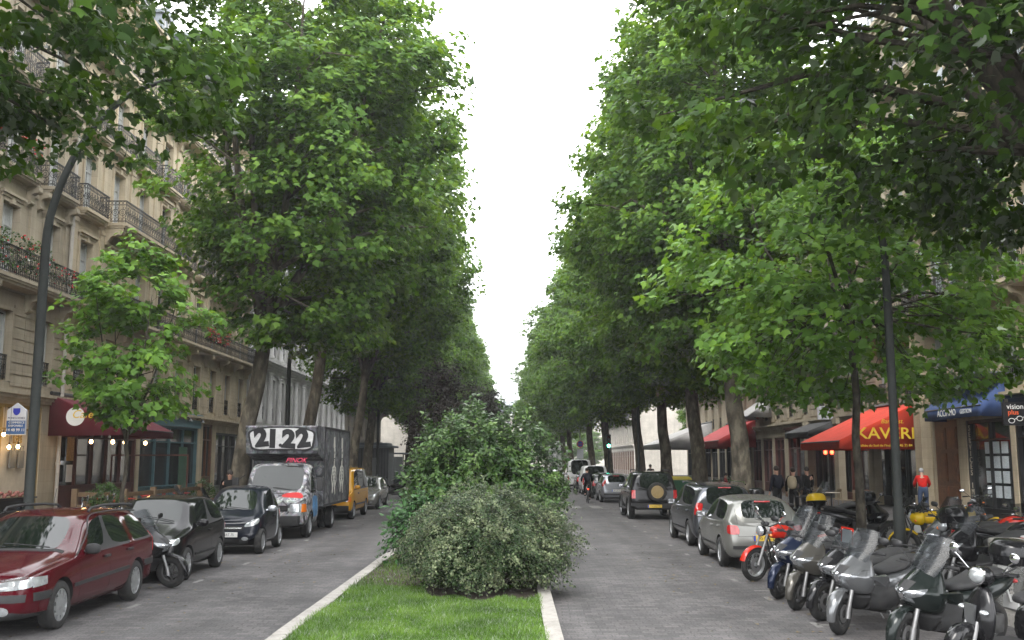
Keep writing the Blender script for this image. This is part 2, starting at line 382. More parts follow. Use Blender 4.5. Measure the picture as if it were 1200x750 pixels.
# iron covers, repaired patches and fallen leaves
M_CIRON = mat('cast_iron_cover', (.06, .055, .05), .6, .6, var=.3, vscale=30, bump=.5, bscale=60)
M_PATCHA = asphalt_mat('patched_asphalt', (.045, .045, .048), (.075, .074, .076), False)
g_ = np.random.default_rng(77); n_ = 700
x_ = np.where(g_.uniform(size=n_) < .5, g_.normal(-5.6, .9, n_), g_.normal(3.6, 1.0, n_)); x_ = np.clip(x_, -6.2, 4.4); x_ = np.where((x_ > ML-.05) & (x_ < MR+.05), 1.0, x_)
y_ = g_.uniform(9, 60, n_); a_ = g_.uniform(0, 6.28, n_); s_ = g_.uniform(.015, .05, n_)
V = np.zeros((n_, 4, 3))
for k, (u, v) in enumerate(((-1, 0), (0, -.5), (1, 0), (0, .6))):
    V[:, k, 0] = x_+s_*(u*np.cos(a_)-v*np.sin(a_)); V[:, k, 1] = y_+s_*(u*np.sin(a_)+v*np.cos(a_)); V[:, k, 2] = .008+.006*(k % 2)+g_.uniform(0, .008, n_)
lt = bpy.data.objects.new('leaf_litter', raw_mesh('leaf_litter', V.reshape(-1, 3), np.arange(4*n_), np.full(n_, 4), mat('dry_leaf', (.17, .13, .06), .9, var=.6, vscale=2))); link(lt)
tagp(lt, 'scattered fallen leaves and litter on both roadways', 'leaf litter', kind='stuff')
# ================================================================ foliage
LEAF8 = np.array([(0,0),(.30,.02),(.52,.42),(.24,.50),(0,1.0),(-.24,.50),(-.52,.42),(-.30,.02)])
LEAF_ELL = np.array([(0,0),(.16,.25),(.2,.55),(0,1.0),(-.2,.55),(-.16,.25)])
def leaves(P, Nrm, size, g, shape=LEAF8, fold=.25, droop=.3, Dir=None):
    """P positions, Nrm approximate leaf normals -> vertex array, loops, sizes"""
    n = len(P); k = len(shape)
    Nrm = Nrm/np.linalg.norm(Nrm, axis=1, keepdims=True)
    D = g.normal(size=(n, 3)) if Dir is None else Dir+g.normal(0, .35, (n, 3))
    D[:, 2] -= droop*1.5
    D -= Nrm*np.sum(D*Nrm, 1, keepdims=True); D /= np.linalg.norm(D, axis=1, keepdims=True)+1e-9
    S = np.cross(D, Nrm); sz = size*g.uniform(.5, 1.35, n)
    V = np.zeros((n, k, 3))
    for i, (sx, sy) in enumerate(shape):
        V[:, i] = P+(S*sx+D*sy+Nrm*(-abs(sx)*fold-sy*sy*.18))*sz[:, None]
    half = k//2
    f1 = list(range(0, half+1)); f2 = [0]+list(range(half, k))
    idx = np.array(f1+f2); loops = (np.arange(n)[:, None]*k+idx[None]).ravel()
    sizes = np.tile([len(f1), len(f2)], n)
    return V.reshape(-1, 3), loops, sizes
def clump_leaves(C, Rc, Out, per, size, g, flat=.55, up=.8, **kw):
    """scatter leaves round clump centres"""
    n = len(C)*per; ci = np.repeat(np.arange(len(C)), per)
    d = g.normal(size=(n, 3)); d /= np.linalg.norm(d, axis=1, keepdims=True)
    r = g.uniform(0, 1, n)**.4
    off = d*r[:, None]*Rc[ci][:, None]; off[:, 2] *= flat
    P = C[ci]+off
    Nn = Out[ci]*.5+g.normal(0, .45, (n, 3))+np.array([0, 0, up])+off*.35/Rc[ci][:, None]
    return leaves(P, Nn, size, g, **kw)
M_BARK = None
def bark_mat(name, c0, c1, c2, scale=5):
    m, nt, b = nodes_of(name); N = nt.nodes; L = nt.links
    tc = N.new('ShaderNodeTexCoord'); mp = N.new('ShaderNodeMapping'); mp.inputs['Scale'].default_value = (1, 1, .45); L.new(tc.outputs['Object'], mp.inputs[0])
    v = N.new('ShaderNodeTexNoise'); v.inputs['Scale'].default_value = scale; v.inputs['Detail'].default_value = 6; v.inputs['Roughness'].default_value = .55; L.new(mp.outputs[0], v.inputs['Vector'])
    cr = N.new('ShaderNodeValToRGB'); cr.color_ramp.interpolation = 'EASE'; e = cr.color_ramp.elements
    e[0].position = .36; e[0].color = c0+(1,); e[1].position = .66; e[1].color = c2+(1,); q = e.new(.5); q.color = c1+(1,)
    L.new(v.outputs['Fac'], cr.inputs['Fac']); L.new(cr.outputs[0], b.inputs['Base Color']); b.inputs['Roughness'].default_value = .9
    b.inputs['Specular IOR Level'].default_value = .2
    bp = N.new('ShaderNodeBump'); bp.inputs['Strength'].default_value = .6; bp.inputs['Distance'].default_value = .04
    n2 = N.new('ShaderNodeTexNoise'); n2.inputs['Scale'].default_value = scale*3; n2.inputs['Detail'].default_value = 6; L.new(mp.outputs[0], n2.inputs['Vector']); L.new(n2.outputs['Fac'], bp.inputs['Height']); L.new(bp.outputs[0], b.inputs['Normal'])
    return m
M_BARK = bark_mat('plane_bark', (.05, .043, .032), (.095, .082, .062), (.17, .15, .112))
M_BARKD = bark_mat('dark_bark', (.03, .026, .02), (.055, .048, .038), (.09, .08, .06), 9)
M_LEAF = leaf_mat('plane_leaf', (.032, .078, .013), (.085, .175, .027), (.19, .32, .055), .47, .5, .05)
M_LEAFB = leaf_mat('young_plane_leaf', (.055, .12, .020), (.10, .21, .034), (.19, .34, .05), .45, .48, .06)
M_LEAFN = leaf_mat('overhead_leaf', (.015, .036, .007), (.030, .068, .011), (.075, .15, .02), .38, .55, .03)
M_PURP = leaf_mat('purple_leaf', (.016, .014, .012), (.030, .025, .022), (.052, .045, .038), .2, .4, .04)
M_COTO = leaf_mat('silver_shrub_leaf', (.016, .034, .012), (.05, .085, .032), (.25, .29, .16), .22, .5, .1, back=(.17, .20, .12), ns=3.2, nk=2.2)
M_LAUR = leaf_mat('laurel_leaf', (.018, .045, .011), (.045, .10, .022), (.13, .21, .06), .2, .35, .14, ns=2.2, nk=1.8)
M_YOUNG = leaf_mat('bright_shrub_leaf', (.035, .10, .025), (.06, .16, .045), (.10, .22, .07), .3, .4, .2)

def grow_wood(mb, tips, base, h0, r0, lean, g, nlimb=5, n=9, segs=6):
    """trunk, limbs, then branches reaching the given tips"""
    T = [Vector(base)]
    for i in range(1, segs+1):
        t = i/segs; T.append(Vector((base[0]+lean[0]*t+.04*sin(i*1.7+lean[1]*3), base[1]+lean[1]*t+.035*cos(i*2.3), base[2]+h0*t)))
    rr = [r0*(1.45 if i == 0 else 1.12 if i == 1 else 1-.25*i/segs) for i in range(segs+1)]
    T.insert(1, T[0].lerp(T[1], .18)); rr.insert(1, r0*1.15)
    mb.tube(T, rr, n+5)
    fork = T[-1]; tips = np.asarray(tips)
    ang = np.arctan2(tips[:, 1]-fork.y, tips[:, 0]-fork.x); limbs = []
    order = np.linspace(-pi, pi, nlimb+1)[:-1]+g.uniform(0, 1)
    for k, a0 in enumerate(order):
        d = (ang-a0+pi) % (2*pi)-pi; sel = np.abs(d) < pi/nlimb*1.05
        if not sel.any(): continue
        sub = tips[sel]; c = sub.mean(0); zmx = np.percentile(sub[:, 2], 85)
        st = fork.lerp(T[-2], g.uniform(0, .6)) if k % 2 else fork.copy()
        p2 = Vector((fork.x+(c[0]-fork.x)*.5, fork.y+(c[1]-fork.y)*.5, fork.z+(c[2]-fork.z)*.42+.3))
        p3 = Vector((fork.x+(c[0]-fork.x)*.85, fork.y+(c[1]-fork.y)*.85, c[2]+(zmx-c[2])*.3))
        p4 = Vector((c[0], c[1], zmx)); q = bez([st, p2, p3, p4], 5)
        mb.tube(q, [r0*.55*(1-.85*i/(len(q)-1)) for i in range(len(q))], n)
        limbs += [(v, r0*.55*(1-.85*i/(len(q)-1))) for i, v in enumerate(q)][2:]
    lead = bez([fork, Vector((fork.x+.2, fork.y, fork.z+(tips[:, 2].max()-fork.z)*.4)), Vector((fork.x-.2, fork.y+.2, tips[:, 2].max()-.6))], 6)
    mb.tube(lead, [r0*.6*(1-.9*i/(len(lead)-1)) for i in range(len(lead))], n); limbs += [(v, r0*.6*(1-.9*i/(len(lead)-1))) for i, v in enumerate(lead)][1:]
    LP = np.array([tuple(v) for v, _ in limbs]); LR = [r for _, r in limbs]
    for t in tips:
        dd = np.linalg.norm(LP-t, axis=1)+np.maximum(0, LP[:, 2]-t[2]+.3)*2.0
        j = int(dd.argmin()); a = Vector(LP[j]); b = Vector(t); ln = (b-a).length
        mid = a.lerp(b, .5)+Vector(tuple(g.normal(0, .08*ln, 3)))+Vector((0, 0, .08*ln)); r = min(LR[j]*.6, .02+.014*ln)
        mb.tube([a, a.lerp(mid, .6), mid, mid.lerp(b, .55), b], [r, r*.85, r*.65, r*.4, .006], 5, cap=False)
def crown_clumps(g, n, prof, z0, z1, lump=.18, inner=.25, off=(0, 0), squash=(1, 1)):
    """prof(t)->radius at normalised height; clumps mostly in the outer shell, with lumps and gaps"""
    C = []; O = []; tries = 0
    ph = g.uniform(0, 6.28, 8)
    while len(C) < n and tries < n*30:
        tries += 1
        t = g.uniform(0, 1); a = g.uniform(0, 2*pi); rmax = prof(t)
        if g.uniform() > rmax/6.0+.15: continue
        lum = 1+lump*(sin(3*a+ph[0]+5*t)+.7*sin(5*a+ph[1]-9*t)+.6*sin(2*a+ph[2]+17*t))/1.6
        if sin(4*a+ph[3]+11*t)*sin(7*t*3+ph[4]+a) > .62: continue
        r = rmax*lum*(1-inner*2*g.uniform(0, 1)**1.8 if g.uniform() < .75 else g.uniform(.15, .9))
        x, y = r*cos(a)*squash[0], r*sin(a)*squash[1]; z = z0+(z1-z0)*t
        C.append((x+off[0]*t, y+off[1]*t, z))
        tt = (t-.35)*1.5; o = Vector((cos(a), sin(a), tt)).normalized(); O.append(tuple(o))
    return np.array(C), np.array(O)
def make_tree_meshes(seed, name, prof, z0, z1, nclump, per, lsize, lm, h0, r0, lean=(0, 0), crad=(.5, .95), bark=None, ntips=70, lump=.18, off=(0, 0), squash=(1, 1), nlimb=5, up=.8, flat=.55, shape=LEAF8, shift=0.0):
    g = np.random.default_rng(seed)
    C, O = crown_clumps(g, nclump, prof, z0, z1, lump, .25, off, squash)
    C[:, 0] += lean[0]+shift; C[:, 1] += lean[1]
    Rc = g.uniform(crad[0], crad[1], len(C))
    V, Lp, S = clump_leaves(C, Rc, O, per, lsize, g, up=up, flat=flat, shape=shape)
    cm = raw_mesh('crown', V, Lp, S, lm)
    sel = g.choice(len(C), min(ntips, len(C)), replace=False)
    mb = MB(); grow_wood(mb, C[sel], (0, 0, -.05), h0, r0, lean, g, nlimb)
    tm = mb.mesh('trunk', bark or M_BARK, 60, fix=False)
    return tm, cm
def place_tree(name, label, tm, cm, loc, rz=0, sc=1.0, group=None, cat='tree'):
    t = thing(name, label, cat, loc, rz, group); t.scale = sc if hasattr(sc, '__len__') else (sc,)*3
    for nm, me in (('trunk', tm), ('crown', cm)):
        o = bpy.data.objects.new(nm, me); link(o, t)
    return t
def prof_plane(t):
    return 5.6*(min(1, .5+2.0*t))*(1-max(0, t-.42)**1.6*1.75)
def _old1(t):       # tall, slab sided crown
    return 5.6*(min(1, .5+2.0*t))*(1-max(0, t-.55)**1.7*1.6)
def prof_plane2(t):
    return 5.4*(min(1, .5+1.9*t))*(1-max(0, t-.45)**1.6*1.8)
def _old2(t):
    return 5.5*(min(1, .5+1.9*t))*(1-max(0, t-.6)**1.6*1.7)
LT = []; RT = []
for sd, pf, z0, z1 in ((11, prof_plane, 5.2, 20.0), (12, prof_plane2, 5.6, 19.2), (13, prof_plane, 5.0, 19.5)):
    LT.append(make_tree_meshes(sd, 'plane_tree', pf, z0, z1, 620, 85, .21, M_LEAF, 5.6, .34, (.4, .1), (.55, 1.05), ntips=80, lump=.15, off=(.9, 0), squash=(.8, 1)))
G_L = 'plane trees lining the left pavement'; G_R = 'plane trees lining the right pavement'
def prof_lead(t): return 5.5*(min(1, .42+1.9*t))*(1-max(0, t-.5)**1.6*1.5)
LEAD = make_tree_meshes(15, 'plane_tree', prof_lead, 5.9, 20.5, 720, 85, .21, M_LEAF, 6.6, .31, (1.1, .1), (.5, 1.0), ntips=110, lump=.18, off=(.0, 0), squash=(.86, 1), nlimb=7, shift=1.5)
LT2 = make_tree_meshes(16, 'plane_tree', prof_plane, 8.2, 20.0, 600, 85, .21, M_LEAF, 7.2, .29, (.9, .1), (.5, 1.0), ntips=90, lump=.17, squash=(.8, 1), shift=1.8)
lab_l = ['large plane tree with thick leaning trunk behind the black microcar', 'plane tree with grey trunk right behind the graffiti box truck',
 'plane tree with dark leaning trunk beyond the box truck on the left', 'plane tree standing beside the yellow van, left row', 'slender pale-trunked plane tree near the grey kiosk',
 'plane tree behind the grey kiosk on the left pavement', 'seventh plane tree from the near end of the left row', 'eighth plane tree from the near end of the left row',
 'ninth plane tree from the near end of the left row', 'tenth plane tree from the near end of the left row', 'eleventh plane tree from the near end of the left row', 'last visible plane tree of the left row, farthest away']
for i, (y, dx) in enumerate(((33.8, 0), (44.2, 0), (56.9, .1), (66, -.3), (78.6, 0), (92, 0), (105, 0), (118, 0), (131, 0), (145, 0), (160, 0), (176, 0))):
    tm, cm = LEAD if i < 1 else LT2 if i < 3 else LT[i % 3]; s = 1+.05*sin(i*2.1)
    place_tree('plane_tree', lab_l[i], tm, cm, (-9.5+dx+(1.1 if i > 3 else 0), y, .15), (-.1, .25, 0.1, -.3, .15)[i % 5], (s*1.0, s*(1 if i % 2 else -1), s), G_L)
lab_r = ['plane tree with pale leaning trunk behind the silver hatchback', 'plane tree with dark forked trunk beside the green bin', 'plane tree behind the black off-roader, under the grey awning edge',
 'slim plane tree between the off-roader and the silver car', 'plane tree right of the traffic light', 'plane tree trunk just beside the green traffic light',
 'seventh plane tree from the near end of the right row', 'eighth plane tree from the near end of the right row', 'ninth plane tree from the near end of the right row', 'tenth plane tree from the near end of the right row',
 'eleventh plane tree from the near end of the right row', 'last visible plane tree of the right row, farthest away']
for i, (y, dx) in enumerate(((34.2, -.2), (43.5, .1), (52.8, .05), (63, 0), (71.5, 0), (84, -.2), (97, 0), (110, 0), (124, 0), (138, 0), (154, 0), (172, 0))):
    tm, cm = LT[(i+1) % 3]; s = (1.0+.04*sin(i*1.7+1))*(.93 if i > 3 else 1.0)
    place_tree('plane_tree', lab_r[i], tm, cm, (8.0+dx-(2.4 if i > 5 else 1.2 if i > 3 else 0), y, .15), pi+(.15, -.1, .3, 0, -.25)[i % 5], (s*1.0, s*(-1 if i % 2 else 1), s), G_R)
# trees just outside the frame whose crowns hang over the street
def prof_near(t): return 6.6*(.72+.5*t-.35*t*t)
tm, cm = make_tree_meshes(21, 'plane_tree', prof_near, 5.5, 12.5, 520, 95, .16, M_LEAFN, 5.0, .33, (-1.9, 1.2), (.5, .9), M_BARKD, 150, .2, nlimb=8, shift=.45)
place_tree('plane_tree', 'plane tree overhanging the top right corner with a thick dark bough', tm, cm, (9.3, 10.5, .15), 0, 1.0, G_R)
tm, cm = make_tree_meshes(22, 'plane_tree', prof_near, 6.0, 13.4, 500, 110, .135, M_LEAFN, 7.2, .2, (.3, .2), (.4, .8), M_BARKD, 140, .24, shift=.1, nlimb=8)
place_tree('plane_tree', 'plane tree overhanging the top left corner above the street lamp', tm, cm, (-9.4, 10.2, .15), 0, 1, G_L)
# younger trees
def prof_young(t): return 1.62*(.5+2.2*t-2.6*t*t)+.12
tm, cm = make_tree_meshes(31, 'young_tree', prof_young, 2.9, 7.4, 125, 42, .17, M_LEAFB, 2.6, .06, (0, 0), (.3, .55), M_BARKD, 60, .25, nlimb=4)
place_tree('young_tree', 'small bright green young tree in front of the dark red awning', tm, cm, (-9.3, 24, .15), 0.5, 1, G_L)
def prof_mid(t): return 4.5*(.55+1.5*t-1.75*t*t)+.1
tm, cm = make_tree_meshes(32, 'young_tree', prof_mid, 3.4, 9.6, 250, 62, .19, M_LEAFB, 5.2, .10, (-.45, 0), (.45, .8), M_BARKD, 90, .2, nlimb=5)
place_tree('young_tree', 'mid-sized tree with thin dark stem in front of the red awning', tm, cm, (7.7, 22.6, .15), 1.3, 1, G_R)
# copper-leaved trees on the central strip
def prof_purp(t): return 1.9*(.6+1.6*t-1.9*t*t)
tm, cm = make_tree_meshes(41, 'copper_tree', prof_purp, 1.6, 6.4, 150, 80, .1, M_PURP, 1.8, .07, (0, 0), (.35, .6), M_BARKD, 50, .15, nlimb=4)
place_tree('copper_tree', 'dark purple-leaved tree behind the laurel, left side of the strip', tm, cm, (-2.6, 36, .1), 0, (.75, .75, .88), 'purple-leaved trees on the central strip')
place_tree('copper_tree', 'dark purple-leaved tree farther along the strip, behind the laurel', tm, cm, (-1.5, 47, .1), 2, (.7, .7, .8), 'purple-leaved trees on the central strip')
place_tree('copper_tree', 'purple-leaved tree farthest along the central strip', tm, cm, (-1.9, 58, .1), 4, (1, 1, 1.0), 'purple-leaved trees on the central strip')
# ---- shrubs
def shrub(name, label, loc, rx, ry, rz_, nspray, per, lsize, lm, seed, droop, shape, spread=.3, arch=.5, cat='bush', stems=12, base=.25, dirlen=.5, stemmat=None, group=None):
    g = np.random.default_rng(seed); P = []; D = []; Nn = []; mb = MB()
    for i in range(nspray):
        a = g.uniform(0, 2*pi); u = g.uniform(-.75, 1)
        cu = sqrt(max(0, 1-u*u)); lum = 1+.12*sin(3*a+seed)+.1*sin(5*a+4*u)+.08*sin(9*a-7*u)
        rr = lum*(g.uniform(.82, 1.03) if g.uniform() < .75 else g.uniform(.35, .85))
        c = np.array([rx*cu*cos(a)*rr, ry*cu*sin(a)*rr, base*rz_+(rz_*((1-base) if u > 0 else base*.95))*(u*.98)*rr])
        if c[2] < .05: c[2] = g.uniform(.05, .4)
        out = np.array([cos(a)*cu, sin(a)*cu, max(u, .1)]); out /= np.linalg.norm(out)
        d = out+np.array([0, 0, arch])+g.normal(0, spread, 3); d /= np.linalg.norm(d)
        ln = dirlen*g.uniform(.5, 1.2)
        t = np.sort(g.uniform(0, 1, per)); bend = -droop*ln
        pts = c[None]-out*ln*.5+d[None]*(t*ln)[:, None]+np.array([0, 0, 1])[None]*(bend*t*t)[:, None]
        pts += g.normal(0, lsize*.35, (per, 3)); P.append(pts); D.append(np.tile(d, (per, 1))+g.normal(0, .6, (per, 3)))
        Nn.append(np.tile(out*.55+np.array([0, 0, .6]), (per, 1))+g.normal(0, .5, (per, 3)))
        if i % max(1, nspray//90) == 0:
            mb.tube([(c[0]*.1, c[1]*.1, 0), (c[0]*.55, c[1]*.55, c[2]*.6), tuple(c)], [.018, .011, .004], 5, cap=False)
    P = np.vstack(P); V, Lp, S = leaves(P, np.vstack(Nn), lsize, g, shape=shape, Dir=np.vstack(D), droop=.1)
    t = thing(name, label, cat, loc, 0, group)
    mb.build('stems', stemmat or M_BARKD, t, 60, fix=False)
    o = bpy.data.objects.new('foliage', raw_mesh('foliage', V, Lp, S, lm)); link(o, t)
    # dense heart of twigs and old leaves
    return t
shrub('silver_bush', 'broad low bush with small silvery leaves, nearest on the grass strip', (-.47, 16.6, .1), 1.34, 1.35, 1.66, 4600, 18, .042, M_COTO, 1, .75, LEAF_ELL*[1.5, 1], .35, .35, base=.42, dirlen=.36)
shrub('laurel_bush', 'tall glossy laurel bush behind the silvery bush', (-.72, 21.6, .1), 1.62, 1.6, 3.15, 2100, 18, .10, M_LAUR, 2, .1, LEAF_ELL*[1.35, 1], .3, .5, base=.42, dirlen=.32)
shrub('green_shrub', 'bright green drooping shrub left of the laurel, over the kerb', (-1.8, 20.2, .1), .7, .75, 1.6, 360, 15, .10, M_YOUNG, 3, .6, LEAF_ELL*[1.25, 1], .35, .4, base=.4, dirlen=.5)
shrub('laurel_bush', 'rounded green bush on the strip behind the purple-leaved tree', (-1.2, 40, .1), 1.6, 2.2, 2.6, 500, 15, .13, M_LAUR, 4, .2, LEAF_ELL*[1.2, 1], .3, .6, base=.4)
shrub('laurel_bush', 'rounded green bush farthest along the strip', (-1.2, 53, .1), 1.6, 2.2, 2.4, 400, 15, .14, M_LAUR, 5, .2, LEAF_ELL*[1.2, 1], .3, .6, base=.4)

for i, (x, y, sc_) in enumerate(((-13, 214, .85), (-6, 222, .8), (1.5, 226, .85), (9, 218, .9), (15, 212, .85))):
    tm, cm = LT[i % 3]
    place_tree('plane_tree', ('tree closing the far end of the street, leftmost', 'tree closing the far end of the street, left of the middle', 'tree closing the far end of the street, in the middle', 'tree closing the far end of the street, right of the middle', 'tree closing the far end of the street, rightmost')[i], tm, cm, (x, y, -1.5), i*1.3, (sc_, sc_, sc_*.62), 'trees across the far end of the street')
# ================================================================ buildings
S_LIME = stone_mat('limestone', (.53, .445, .315), grime=.5); S_LIME2 = stone_mat('limestone_grey', (.40, .345, .255), grime=.5)
S_WHITE = stone_mat('white_render', (.60, .59, .57), .9, grime=.25); S_DARK = stone_mat('dark_stone', (.25, .22, .18), grime=.5)
S_PALE = stone_mat('pale_stone', (.50, .465, .41), grime=.3)
M_ZINC = mat('zinc_roof', (.16, .18, .2), .5, .3, var=.2, vscale=1.5)
M_IRON = mat('wrought_iron', (.012, .012, .013), .5, .3, var=.2)
M_FRAME = mat('window_paint', (.45, .45, .43), .5, var=.1)
M_FRAMED = mat('dark_window_paint', (.07, .05, .04), .5, var=.2)
M_GLASS = mat('window_glass', (.025, .03, .035), .06, var=.3, spec=.9)
M_CURT = mat('net_curtain', (.42, .43, .42), .8, var=.15, vscale=8)
M_SHUT = mat('grey_shutter', (.42, .46, .48), .6, var=.1)
M_INT = mat('dark_interior', (.018, .015, .013), .9, var=.4)
M_POT = mat('terracotta', (.28, .1, .05), .8)
M_PLANTL = leaf_mat('balcony_leaf', (.02, .05, .012), (.045, .1, .02), (.09, .17, .04), .25, .5, .1)
M_GERA = mat('geranium_red', (.5, .03, .03), .6, var=.3)

def wall_grid(mb, W, z0, z1, ops, y=0.0, depth=.32, x0=0.0):
    xs = sorted({x0, W}|{v for o in ops for v in o[:2]}); zs = sorted({z0, z1}|{v for o in ops for v in o[2:4]})
    for i in range(len(xs)-1):
        j = 0
        while j < len(zs)-1:
            cx = (xs[i]+xs[i+1])/2
            def hole(jj): return any(o[0] < cx < o[1] and o[2] < (zs[jj]+zs[jj+1])/2 < o[3] for o in ops)
            if hole(j): j += 1; continue
            k = j
            while k+1 < len(zs)-1 and not hole(k+1): k += 1
            mb.add([(xs[i],y,zs[j]),(xs[i+1],y,zs[j]),(xs[i+1],y,zs[k+1]),(xs[i],y,zs[k+1])], [(0,1,2,3)]); j = k+1
    for a, b, c, d in ops:
        Y = y+depth
        mb.add([(a,y,c),(a,Y,c),(a,Y,d),(a,y,d)], [(0,1,2,3)]); mb.add([(b,y,c),(b,y,d),(b,Y,d),(b,Y,c)], [(0,1,2,3)])
        mb.add([(a,y,d),(a,Y,d),(b,Y,d),(b,y,d)], [(0,1,2,3)]); mb.add([(a,y,c),(b,y,c),(b,Y,c),(a,Y,c)], [(0,1,2,3)])
def moulding(mb, x0, x1, z, h, out, steps=3, y=0.0):
    for i in range(steps):
        o = out*(i+1)/steps; e = .002*i
        mb.box(x0-o*.0-e, x1+e, y-o, y+.02, z+h*i/steps, z+h*(i+1)/steps)
_rail = {}
def rail_mesh(w, h=.95):
    key = (round(w, 2), h)
    if key in _rail: return _rail[key]
    mb = MB(); n = max(2, int(w/.13)); st = w/n
    mb.box(0, w, -.025, .025, h-.035, h); mb.box(0, w, -.012, .012, .06, .08); mb.box(0, w, -.012, .012, h-.2, h-.185)
    for i in range(n+1):
        x = i*st; t = .018 if i % 7 == 0 else .009
        mb.box(x-t/2, x+t/2, -t/2, t/2, 0, h-.03)
    def ring(cx, cz, r, k=8, t=.012):
        for j in range(k):
            a, b = 2*pi*j/k, 2*pi*(j+1)/k
            mb.add([(cx+r*cos(a), -.006, cz+r*sin(a)), (cx+r*cos(b), -.006, cz+r*sin(b)), (cx+(r-t)*cos(b), -.006, cz+(r-t)*sin(b)), (cx+(r-t)*cos(a), -.006, cz+(r-t)*sin(a)),
                    (cx+r*cos(a), .006, cz+r*sin(a)), (cx+r*cos(b), .006, cz+r*sin(b)), (cx+(r-t)*cos(b), .006, cz+(r-t)*sin(b)), (cx+(r-t)*cos(a), .006, cz+(r-t)*sin(a))],
                   [(0,1,2,3),(7,6,5,4),(0,4,5,1),(3,2,6,7)])
    for i in range(n):
        cx = (i+.5)*st
        ring(cx, h-.11, st*.48)
        ring(cx, .15, st*.48)
        if i % 2 == 0: ring(cx+st*.5, h*.47, st*.95, 10, .018); ring(cx+st*.5, h*.47, st*.45, 8, .014)
        else: ring(cx, h*.66, st*.4); ring(cx, h*.3, st*.4)
    me = mb.mesh('railing', M_IRON, None, fix=False); _rail[key] = me; return me
def rail(parent, x, y, z, w, rz=0.0, h=.95):
    o = bpy.data.objects.new('railing', rail_mesh(w, h)); link(o, parent); o.location = (x, y, z); o.rotation_euler = (0, 0, rz); return o
_win = {}
def win_mesh(w, h, curtain, frame):
    key = (round(w, 2), round(h, 2), curtain, frame.name)
    if key in _win: return _win[key]
    f = MB(); t = .055
    f.box(0, t, 0, .07, 0, h); f.box(w-t, w, 0, .07, 0, h); f.box(t, w-t, 0, .07, 0, t*1.6); f.box(t, w-t, 0, .07, h-t, h)
    f.box(w/2-.045, w/2+.045, -.015, .07, t*1.6, h-t)
    f.box(t, w/2-.045, .012, .06, h*.72, h*.72+.04); f.box(w/2+.045, w-t, .012, .06, h*.72, h*.72+.04)
    if h > 1.6: f.box(t, w/2-.045, .02, .055, h*.38, h*.38+.025); f.box(w/2+.045, w-t, .02, .055, h*.38, h*.38+.025)
    p = MB(); p.box(t, w-t, .05, .06, t, h-t)
    if curtain:
        x0 = t; c = MB()
    r = (f.mesh('window', frame, None), p.mesh('pane', M_CURT if curtain == 2 else M_GLASS, None)); _win[key] = r; return r
def window(parent, x, y, z, w, h, curtain=0, frame=None):
    a, b = win_mesh(w, h, curtain, frame or M_FRAME)
    o = bpy.data.objects.new('window', a); link(o, parent); o.location = (x, y, z)
    q = bpy.data.objects.new('pane', b); link(q, o)
    if curtain == 1:
        key = ('curt', round(w, 2), round(h, 2))
        if key not in _win:
            mb = MB(); n = 10
            for s in (0, 1):
                a0, a1 = (.06, w*.3) if s == 0 else (w*.7, w-.06)
                for i in range(n):
                    xa, xb = a0+(a1-a0)*i/n, a0+(a1-a0)*(i+1)/n
                    ya, yb = .044-.004*(i % 2), .044-.004*((i+1) % 2)
                    mb.add([(xa,ya,.1),(xb,yb,.1),(xb,yb,h-.1),(xa,ya,h-.1)], [(0,1,2,3)])
            _win[key] = mb.mesh('curtain', M_CURT, None)
        c = bpy.data.objects.new('curtain', _win[key]); link(c, o)
    return o
def balcony(parent, x0, x1, z, out, m, brackets=(), h=.95, closed=True):
    """slab with moulded edge and consoles, railing as its sub-part"""
    mb = MB(); mb.box(x0, x1, -out, .02, z-.12, z); mb.box(x0+.04, x1-.04, -out+.05, .02, z-.2, z-.12); mb.box(x0+.09, x1-.09, -out+.12, .02, z-.28, z-.2)
    for bx in brackets:
        poly = [(0, z-.28), (-out*.85, z-.28), (-out*.85, z-.38), (-out*.6, z-.5), (-out*.35, z-.56), (-.16, z-.8), (-.06, z-.95), (0, z-.98)]
        n = len(poly); w = .13
        vs = [(bx-w, yy, zz) for yy, zz in poly]+[(bx+w, yy, zz) for yy, zz in poly]
        mb.add(vs, [tuple(range(n)), tuple(range(2*n-1, n-1, -1))]+[(i, i+n, (i+1) % n+n, (i+1) % n) for i in range(n)])
        mb.cyl((bx-w-.02, -out*.72, z-.42), (bx+w+.02, -out*.72, z-.42), .09, 10); mb.cyl((bx-w-.02, -.12, z-.84), (bx+w+.02, -.12, z-.84), .07, 8)
    b = mb.build('balcony', m, parent, smooth=None)
    rail(b, x0+.03, -out+.05, z, x1-x0-.06, 0, h)
    if closed and out > .3:
        rail(b, x0+.03, 0, z, out-.05, -pi/2, h); rail(b, x1-.03, 0, z, out-.05, -pi/2, h)
    return b
def surround(mb, x0, x1, z0, z1, t=.13, out=.06, key=True, hood=False):
    mb.box(x0-t, x0-.003, -out, .01, z0, z1+t); mb.box(x1+.003, x1+t, -out, .01, z0, z1+t); mb.box(x0-.003, x1+.003, -out-.003, .01, z1+.003, z1+t)
    if hood: mb.box(x0-t-.08, x1+t+.08, -out-.12, .01, z1+t+.1, z1+t+.2); mb.box(x0-t-.03, x1+t+.03, -out-.05, .01, z1+t+.003, z1+t+.1)
    if key: cx = (x0+x1)/2; mb.box(cx-.1, cx+.1, -out-.06, .01, z1-.03, z1+t+.05)
def dormer(parent, x, y, z, m):
    mb = MB(); mb.box(x-.75, x+.75, y, y+1.6, z, z+1.9); mb.box(x-.85, x+.85, y-.08, y+1.6, z+1.9, z+2.05)
    mb.prism([(x-.85, z+2.05), (x+.85, z+2.05), (x, z+2.5)], y-.05, y+1.6)
    d = mb.build('dormer', m, parent, smooth=None)
    window(d, x-.5, y-.03, z+.15, 1.0, 1.6, 0)
